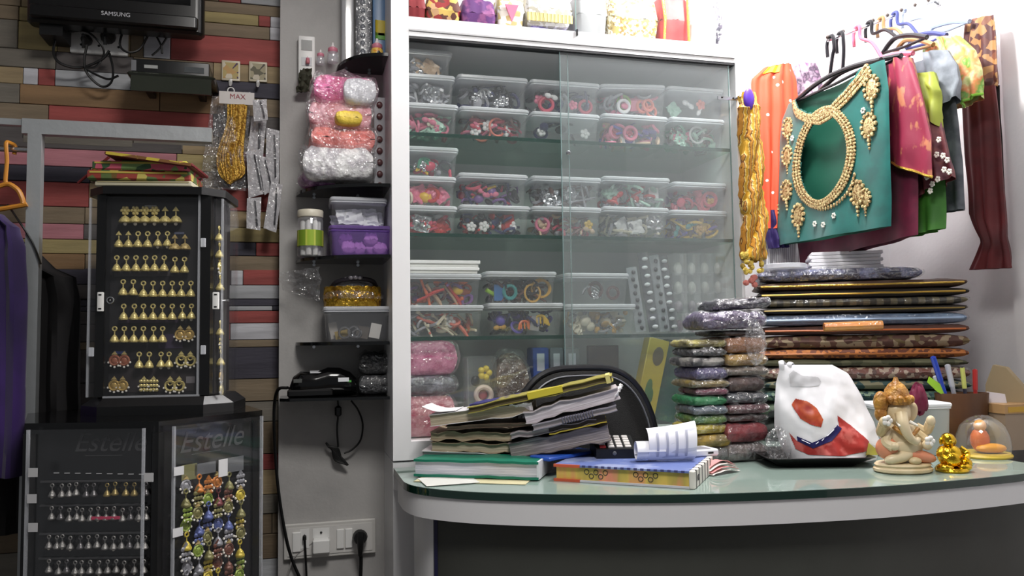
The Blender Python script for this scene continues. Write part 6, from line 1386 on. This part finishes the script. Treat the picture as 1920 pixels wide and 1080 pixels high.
lf, L = oriented('leaf_tag', 'bright green leaf-shaped tag stuck in the pen cup', 'tag', onD(1775, 745, 2.05), onD(1740, 708, 2.05)); MB().prism([(0, 0), (L*.5, .012), (L, .004), (L*.9, -.010), (L*.4, -.008)], -.001, .001, lambda u, v, d: (u, d, v)).build('leaf', P('leaf_green', (150, 200, 50), .4), lf)
# white tub, maroon cloth, and things at the right end
tb = onD(1700, 850, 1.98); k_ = 1.98/1500; o = lidded('white_tub', 'milky white lidded tub behind the ivory figurine', (tb.x, tb.y, ZC+.0005), 145*k_, .10, (850-752)*k_*.98, CAMZ, film('tub_milky', body=.55, gloss=.05, rough=.2, white=(206, 212, 210)), P('tub_lid', (230, 232, 236), .4))
crumple('maroon_scarf', 'crumpled maroon cloth behind the crown of the ivory figurine', tuple(onD(1722, 748, 1.90)), (.022, .016, .034), 14, P('maroon_satin', (112, 24, 58), .5), 'cloth')
wt, L = oriented('wooden_tray', 'pale wooden box at the right edge of the counter', 'box', onZ(1888, 845, ZC+.0005), onZ(1990, 840, ZC+.0005)); hw = 88*1.98/1500*.98
MB().bb(0, L, 0, .10, 0, hw*.8).build('body', P('clear_brown', (150, 132, 112), .4), wt); MB().bb(-.002, L+.002, -.002, .102, hw*.8, hw).build('rim', P('wood_rim', (176, 140, 96), .5), wt); MB().bb(.008, L*.8, -.0028, -.0015, hw*.83, hw*.95).build('yellow_strip', P('strip_yellow', (190, 150, 50), .5), wt)
bo, L = oriented('beige_pouch', 'beige pouch leaning on the wall at the right end', 'pouch', Vector((*onD(1845, 745, 2.13).xy, ZC+.0005)), Vector((*onD(1925, 745, 2.06).xy, ZC+.0005))); hb_ = onD(1870, 685, 2.1).z-ZC
MB().prism([(0, 0), (L, 0), (L*.95, hb_*.72), (L*.55, hb_*.97), (L*.25, hb_), (L*.05, hb_*.75)], 0, .03, lambda u, v, d: (u, d, v)).build('body', P('beige_felt', (170, 152, 120), .8), bo)
wc, L = oriented('white_card', 'white card with cut corner leaning beside the pen cup', 'card', Vector((*onD(1852, 775, 2.08).xy, ZC+.0005)), Vector((*onD(1890, 775, 2.06).xy, ZC+.0005))); hb_ = onD(1870, 735, 2.07).z-ZC
MB().prism([(0, 0), (L*.7, 0), (L*.7, hb_*.7), (L, hb_*.75), (L*.9, hb_*.96), (0, hb_)], 0, .004, lambda u, v, d: (u, d, v)).build('card', P('card_white', (226, 222, 230), .5), wc)
# ================================================================== clothes on the sloping wall arm at the right
AX = 1.45
AE = onX(1552, 76, AX); AM = onX(1752, 2, XR-.002)
arm = thing('garment_rail', 'sloping steel display arm with small ball stops on the right wall', 'rail', AE)
MB().tube([(0, 0, 0), AM-AE], .0045, 8).build('rod', CHROME, arm)
for k in range(8): t = k/7; q = (AM-AE)*(t*.94); MB().ball(q+Vector((0, 0, .010)), .0055, 8, 6).build('ball_stop', P('dark_steel', (96, 88, 84), .35, .7), arm); MB().tube([q, q+Vector((0, 0, .008))], .002, 5).build('stop_pin', P('dark_steel', (96, 88, 84), .35, .7), arm)
q = AM-AE; MB().rbox((q.x+.004, q.y, q.z), (.012, .05, .05), .004).build('wall_plate', CHROME, arm)
def arm_at(x): return AE+(AM-AE)*((x-AE.x)/(AM.x-AE.x))
def poly_at(tab, v):
    n = len(tab)-1; f = v*n; i = min(int(f), n-1); t = f-i; return (tab[i][0]+(tab[i+1][0]-tab[i][0])*t, tab[i][1]+(tab[i+1][1]-tab[i][1])*t)
def cloth_fn(plane, L, R, off, th, seed, amp=.006, folds=3, axis='x'):
    L = [(a, b) for a, b in L]; R = [(a, b) for a, b in R]
    def fn(u, v, extra=0):
        l, r = poly_at(L, v), poly_at(R, v); px, py = l[0]+(r[0]-l[0])*u, l[1]+(r[1]-l[1])*u
        k = off*(th*max(0, math.sin(PI*min(max(u, 0), 1)))**.6)+amp*math.sin(folds*2*PI*u+seed+v*1.5)*(.4+.6*v)+amp*.8*nz(u*4, v*4, seed)-extra
        if axis == 'x': p = onX(px, py, plane); return p+Vector((k, 0, 0))
        p = onY(px, py, plane); return p+Vector((0, k, 0))
    return fn
def px_of(L, R, u, v): l, r = poly_at(L, v), poly_at(R, v); return l[0]+(r[0]-l[0])*u, l[1]+(r[1]-l[1])*u
def shell(root, name, plane, L, R, mt, th=.02, seed=0, amp=.006, folds=3, axis='x', keep=None, nu=30, nv=34, backm=None):
    o = Vector(root.location); f = cloth_fn(plane, L, R, -1, th, seed, amp, folds, axis); b = cloth_fn(plane, L, R, 1, th, seed, amp, folds, axis)
    m = MB(); m.sheet(lambda u, v: f(u, v)-o, nu, nv, .0012, keep)
    fr_ = m.build(name+'_front', mt, root, angle=80)
    m = MB(); m.sheet(lambda u, v: b(u, v)-o, nu//2, nv//2, .0012); m.build(name+'_back', backm or mt, root, angle=80); return f
def hanger(lab, x, rod_off, neck, lft, rgt, mt, hook_h=None):
    rp_ = arm_at(x); N = onX(*neck, x); Lp = onX(*lft, x); Rp = onX(*rgt, x); o = thing('hanger', lab, 'hanger', rp_, 0, 'hangers on the wall arm'); d = lambda p: Vector(p)-rp_
    rr = .0105
    MB().tube(crom([Vector((0, rr*1.6, -.045)), Vector((0, rr*1.7, -.012)), Vector((0, rr*.9, rr*.6)), Vector((0, 0, rr*.95)), Vector((0, -rr, rr*.4)), Vector((0, -rr*1.2, -.03)), d(N)*.5+Vector((0, -rr*.9, 0)), d(N)], 5), .0050, 8).build('hook', mt, o)
    MB().tube(crom([d(Lp), d(Lp)*.5+d(N)*.5+Vector((0, 0, .006)), d(N), d(Rp)*.5+d(N)*.5+Vector((0, 0, .006)), d(Rp)], 5), .0070, 8).build('shoulder_bar', mt, o)
    MB().tube([d(Lp), d(Lp)*.5+d(Rp)*.5-Vector((0, 0, .004)), d(Rp)], .0045, 8).build('cross_bar', mt, o); return o
HB = P('hanger_black', (18, 16, 22), .35); HP_ = P('hanger_pink', (206, 96, 120), .35); HBR = P('hanger_brown', (150, 112, 74), .4); HBL = P('hanger_blue', (58, 66, 120), .35); HW = P('hanger_paleblue', (150, 164, 190), .35)
hanger('front black hanger carrying the teal blouse', AX+.012, 0, (1556, 142), (1490, 192), (1652, 112), HB)
hanger('black hanger just behind the front one', AX+.05, 0, (1580, 135), (1520, 190), (1690, 104), HB); hanger('pink hanger behind the two black ones', AX+.12, 0, (1655, 110), (1590, 165), (1712, 100), HP_)
hanger('black hanger in the middle of the wall arm', AX+.17, 0, (1682, 70), (1655, 100), (1738, 70), HB); hanger('brown hanger in the back half of the wall arm', AX+.22, 0, (1700, 75), (1678, 100), (1750, 84), HBR); hanger('blue hanger near the wall', AX+.28, 0, (1722, 66), (1700, 92), (1775, 66), HBL); hanger('pale blue hanger nearest the wall, above the embroidered panel', AX+.33, 0, (1752, 50), (1742, 66), (1818, 40), HW)
# ---- teal blouse
TEAL = P('teal_silk', (8, 104, 98), .42, var=(14, (6, 84, 80)), sheen=.2); TIN = P('teal_lining', (18, 84, 66), .6)
Lt = [(1478, 196), (1466, 225), (1456, 300), (1442, 360), (1438, 420), (1452, 463)]; Rt = [(1660, 112), (1668, 170), (1670, 230), (1672, 300), (1674, 370), (1673, 424)]
neckp = [(1500, 190), (1508, 203), (1528, 212), (1545, 214), (1566, 203), (1596, 172), (1616, 140), (1626, 122), (1632, 80), (1480, 130)]
kc = (1557, 298)
def keyh(a): r = 1.0; return (kc[0]+44*math.cos(a)*(1-.0*math.sin(a))+5*math.sin(a)*-1, kc[1]+78*math.sin(a)*(1.05 if math.sin(a) < 0 else 1)+math.cos(a)*-6)
keyp = [keyh(2*PI*k/40) for k in range(40)]
tb_ = thing('teal_blouse', 'teal silk blouse with gold embroidery and a large oval opening, foremost on the arm', 'blouse', arm_at(AX+.012)-Vector((0, 0, .1)))
def keep_t(u, v): q = px_of(Lt, Rt, u, v); return not inpoly(q[0], q[1], neckp) and not inpoly(q[0], q[1], keyp)
ft = shell(tb_, 'panel', AX+.012, Lt, Rt, TEAL, .022, 1, .005, 2.5, 'x', keep_t, 90, 90, TIN)
to = Vector(tb_.location)
def on_teal(px, py, e=.003):
    # invert the panel mapping at a photo point
    v = .5
    for _ in range(30):
        l, r = poly_at(Lt, v), poly_at(Rt, v); u = (px-l[0])/(r[0]-l[0]); yy = l[1]+(r[1]-l[1])*u; v = min(max(v+(py-yy)/300, 0), 1)
    return ft(min(max(u, 0), 1), v, e)-to
m = MB()
for k in range(84):
    a = 2*PI*k/84
    for j, s_ in enumerate((1.05, 1.16, 1.27)):
        q = (kc[0]+(keyh(a)[0]-kc[0])*s_, kc[1]+(keyh(a)[1]-kc[1])*(1+(s_-1)*.62)); m.ball(on_teal(*q, .004), (.004, .0070, .0056) if j != 1 else (.0045, .0060, .0060), 6, 4)
nl = [(1496, 192), (1504, 206), (1524, 217), (1545, 219), (1568, 208), (1599, 177), (1620, 146), (1634, 122)]
for k in range(70):
    t = k/69*(len(nl)-1); i = min(int(t), len(nl)-2); f = t-i; q = (nl[i][0]+(nl[i+1][0]-nl[i][0])*f, nl[i][1]+(nl[i+1][1]-nl[i][1])*f)
    for j in range(3): m.ball(on_teal(q[0]+j*2.5, q[1]+j*6.5, .004), (.004, .0070, .0058), 6, 4)
for k in range(30):
    a = PI*(.1+.8*k/29); q = (kc[0]+60*math.cos(a), kc[1]+92*math.sin(a)+2); m.ball(on_teal(*q, .004), (.003, .0045, .007), 6, 4)
e_ = m.build('embroidery', PGOLD, tb_); e_['kind'] = 'stuff'
def medallion(px, py, s=1.0):
    s *= 1.45; c = on_teal(px, py, .004); m = MB(); m.ball(c, (.004, .014*s, .017*s), 10, 6)
    for k in range(12): a = 2*PI*k/12; m.ball(c+Vector((-.001, .017*s*math.cos(a), .020*s*math.sin(a))), .0042*s, 6, 4)
    for k in range(3): m.ball(c+Vector((-.001, 0, -.026*s-.007*s*k)), .0042*s*(1-.2*k), 6, 4)
    m.build('medallion', PGOLD, tb_)
for px, py, s in ((1486, 240, .95), (1486, 292, .95), (1458, 340, .85), (1488, 358, 1.0), (1508, 404, 1.1), (1462, 394, .8), (1642, 165, 1.05), (1637, 236, 1.05), (1618, 362, 1.05), (1632, 372, .8)): medallion(px, py, s)
for px, py in ((1497, 260), (1580, 405), (1540, 420), (1560, 422), (1628, 208)):
    c = on_teal(px, py, .004); m = MB()
    for k in range(6): m.ball(c+Vector((-.001, .006*math.cos(k*PI/3), .006*math.sin(k*PI/3))), .0032, 6, 4)
    m.build('small_flower', PEARL, tb_)
# ---- garments behind it
def garment(name, lab, cat, plane, body, mt, sleeve=None, smt=None, th=.025, seed=0, trim=None):
    o = thing(name, lab, cat, onX(*body[0][0], plane), 0)
    shell(o, 'body', plane, *body, mt, th, seed, .007, 3)
    if sleeve:
        f = shell(o, 'sleeve', plane-.012, *sleeve, smt or mt, .022, seed+5, .006, 2)
        if trim: m = MB(); m.tube([Vector(f(k/12, 1.0))-Vector(o.location) for k in range(13)], .004, 6); m.build('cuff_trim', trim, o)
    return o
MAR = P('maroon_silk', (116, 26, 60), .5, var=(18, (90, 18, 48)), sheen=.2); MSL = pattern('maroon_gold', [(138, 40, 66), (138, 40, 66), (176, 110, 80)], 'noise', 40, .5, sc3=(1, 1, .5), stops=[0, .56, .62]); GRN2 = P('leaf_silk', (74, 140, 50), .55, var=(12, (56, 112, 40))); GRYC = P('grey_denim', (96, 100, 108), .75, var=(26, (70, 74, 82)))
garment('maroon_blouse', 'maroon silk blouse with golden-patterned sleeve behind the teal one', 'blouse', AX+.08, ([(1560, 180), (1510, 300), (1490, 400), (1502, 499)], [(1690, 106), (1722, 200), (1724, 330), (1722, 440)]), MAR, ([(1672, 110), (1668, 180), (1660, 250), (1660, 298)], [(1708, 108), (1730, 180), (1748, 260), (1752, 332)]), MSL, .02, 11, GOLD)
fg = garment('green_blouse', 'leaf green blouse between the maroon and grey ones', 'blouse', AX+.13, ([(1650, 170), (1640, 300), (1660, 400), (1690, 448)], [(1742, 140), (1766, 250), (1770, 340), (1770, 428)]), GRN2, ([(1718, 142), (1724, 165), (1730, 185)], [(1752, 135), (1764, 170), (1766, 240)]), P('lime_edge', (150, 160, 60), .55), .02, 13)
o = garment('beaded_sleeve_blouse', 'dark maroon sleeve with white bead flowers beside the green blouse', 'blouse', AX+.115, ([(1700, 170), (1712, 260), (1720, 330), (1725, 372)], [(1740, 165), (1764, 230), (1778, 290), (1788, 330)]), P('dark_maroon', (84, 26, 42), .6, var=(40, (110, 50, 50))), None, None, .02, 15)
oo = Vector(o.location)
for px, py in ((1760, 262), (1756, 290), (1768, 292), (1776, 300), (1738, 332), (1748, 345), (1744, 358), (1770, 318), (1780, 322), (1758, 336)):
    m = MB(); c = onX(px, py, AX+.088)-oo
    for k in range(5): m.ball(c+Vector((0, .005*math.cos(k*1.26), .005*math.sin(k*1.26))), .0034, 6, 4)
    m.build('bead_flower', PEARL, o)
garment('grey_blouse', 'grey denim-look blouse with short sleeve between green garments', 'blouse', AX+.19, ([(1700, 130), (1710, 250), (1720, 340), (1745, 402)], [(1774, 100), (1796, 200), (1808, 300), (1811, 392)]), GRYC, ([(1734, 100), (1738, 140), (1748, 180), (1764, 216)], [(1776, 94), (1794, 120), (1800, 150), (1796, 180)]), P('grey_denim_light', (128, 134, 142), .75, var=(26, (100, 106, 114))), .02, 17)
PRT = pattern('green_print', [(150, 176, 70), (206, 206, 150), (214, 130, 80), (96, 150, 60), (190, 196, 120)], 'noise', 22, .6); LIM = P('lime_trim', (120, 176, 50), .5)
garment('printed_top', 'pale green and orange printed top with lime trim near the wall', 'top', AX+.26, ([(1730, 95), (1735, 140), (1745, 180), (1770, 205)], [(1795, 66), (1805, 110), (1812, 160), (1812, 200)]), PRT, ([(1758, 70), (1772, 100), (1786, 150), (1806, 200)], [(1802, 68), (1832, 96), (1843, 130), (1842, 176)]), PRT, .02, 19, LIM)
DR = P('dark_red_cloth', (88, 16, 22), .7, var=(10, (66, 10, 16))); o = garment('dark_red_dress', 'long dark red garment with flared hem hanging against the right wall', 'garment', AX+.34, ([(1805, 170), (1812, 300), (1820, 400), (1843, 452), (1820, 506)], [(1866, 160), (1880, 300), (1888, 420), (1893, 462), (1900, 502)]), DR, None, None, .02, 23)
BRO = pattern('brown_brocade', [(84, 40, 32), (150, 110, 66), (70, 30, 30), (110, 64, 44)], 'voronoi', 55, .6); o = garment('brocade_panel', 'brown and gold embroidered panel above the dark red garment', 'garment', AX+.365, ([(1812, 40), (1805, 100), (1815, 150), (1815, 162)], [(1864, 28), (1871, 90), (1874, 150), (1875, 162)]), BRO, None, None, .01, 29)
shell(o, 'lower_cloth', AX+.375, [(1815, 160), (1832, 330), (1850, 500)], [(1875, 160), (1882, 330), (1888, 500)], P('black_velvet', (26, 20, 20), .85), .008, 31, .005)
# ---- scarves at the corner between cabinet and wall
yO = YB-.05
ORC = pattern('orange_bandhani', [(250, 244, 236), (222, 82, 50), (222, 82, 50)], 'dots', 26, .65, stops=[0, .13, .5], bump=0)
def scarf(name, lab, y, L, R, mt, seed, th=.02, amp=.008, folds=4):
    o = thing(name, lab, 'scarf', onY(*L[0], y)); shell(o, 'drape', y, L, R, mt, th, seed, amp, folds, 'y'); return o
sc1 = scarf('orange_scarf', 'orange tie-dyed scarf with white dots hanging beside the cabinet', yO, [(1432, 128), (1408, 150), (1408, 200), (1416, 300), (1424, 430)], [(1482, 120), (1492, 150), (1498, 220), (1486, 330), (1470, 430)], ORC, 41, .02)
m = MB(); f = cloth_fn(yO, [(1432, 128), (1408, 150), (1408, 200), (1416, 300), (1424, 430)], [(1482, 120), (1492, 150), (1498, 220), (1486, 330), (1470, 430)], -1, .02, 41, .008, 4, 'y'); m.sheet(lambda u, v: f(.1+.4*u, .02+.13*v, .004)-Vector(sc1.location), 8, 8, .002); m.build('yellow_patch', P('scarf_yellow', (222, 196, 40), .6), sc1)
scarf('mauve_scarf', 'mauve and black printed scarf behind the orange one', yO+.022, [(1478, 118), (1488, 150), (1496, 220), (1500, 300)], [(1528, 120), (1540, 150), (1545, 200), (1535, 300)], pattern('mauve_print', [(190, 150, 180), (70, 56, 76), (206, 180, 200), (150, 110, 150)], 'noise', 24, .65), 43, .012)
scarf('indigo_scarf', 'dark indigo cloth end below the orange scarf', yO-.01, [(1428, 395), (1434, 430), (1442, 466)], [(1470, 395), (1478, 430), (1480, 464)], P('indigo_dark', (46, 32, 92), .6), 45, .012)
scarf('striped_cloth', 'white cloth with grey stripes hanging under the teal blouse', yO+.01, [(1440, 455), (1436, 490), (1436, 512)], [(1520, 452), (1522, 490), (1522, 512)], pattern('grey_stripe', [(226, 226, 228), (150, 150, 156), (220, 220, 224)], 'wave', 22, .6, bump=0), 47, .006, .003)
# braided yellow scarf in front of the cabinet's right post
yb_ = YC-.035; bo_ = thing('braided_scarf', 'yellow and brown braided scarf with a flower tassel at the cabinet edge', 'scarf', onY(1400, 170, yb_)); b0_ = Vector(bo_.location)
YBR = pattern('yellow_braid', [(206, 156, 40), (226, 200, 120), (120, 70, 26), (190, 130, 40)], 'wave', 30, .55, dist=2, sc3=(.6, .6, 2.2), bump=.6)
for k in range(3):
    pts = []; rr = []
    for i in range(34):
        t = i/33; py = 176+t*310; cxp = 1400+10*math.sin(t*2.5)+(6 if t > .7 else 0); ph_ = t*5.2*PI/2.6+k*2*PI/3; am = 13*(.6+.4*t)
        p = onY(cxp+am*math.cos(ph_), py, yb_); pts.append(p+Vector((0, -.012*math.sin(ph_), 0))-b0_); rr.append(.019*(1+.10*math.sin(i*2.6))*(1.0 if t > .08 else .7))
    MB().tube(pts, rr, 8).build('strand', YBR, bo_)
m = MB(); random.seed(8)
for k in range(34): c = onY(1410+random.uniform(-20, 20), 492+random.uniform(-16, 20), yb_-.012+random.uniform(-.012, .012))-b0_; m.ball(c, (.008, .006, .007), 6, 4)
m.build('flower_tassel', P('tassel_yellow', (222, 196, 90), .5, var=(60, (150, 120, 40))), bo_)
m = MB(); p = onY(1404, 186, yb_-.02)-b0_; m.ball(p, (.016, .008, .03), 12, 8); m.build('purple_knot', P('violet_satin', (84, 40, 170), .5), bo_)
m = MB()
for k in range(6): c = onY(1402+random.uniform(-14, 14), 528+random.uniform(-8, 10), yb_-.008)-b0_; m.ball(c, (.010, .007, .008), 6, 4)
m.build('pink_tassel', P('tassel_pink', (190, 110, 100), .5), bo_)
bk_ = onY(1388, 178, YC-.03); 
tag(MB().tube([onY(1384, 182, YC-.005), onY(1388, 181, YC-.03), onY(1402, 178, yb_-.004)], .003, 6).build('scarf_hook', CHROME), 'small steel hook holding the braided scarf', 'hook')
WCB = P('white_cord', (214, 214, 214), .5)
cable('cable', [onY(a, b, YB-.01) for a, b in ((1402, -60), (1398, 40), (1404, 110), (1412, 170))], .003, WCB, 'thin white wire on the wall right of the cabinet, left one'); cable('cable', [onY(a, b, YB-.008) for a, b in ((1416, -60), (1408, 30), (1410, 90), (1420, 170))], .003, WCB, 'thin white wire on the wall right of the cabinet, right one')
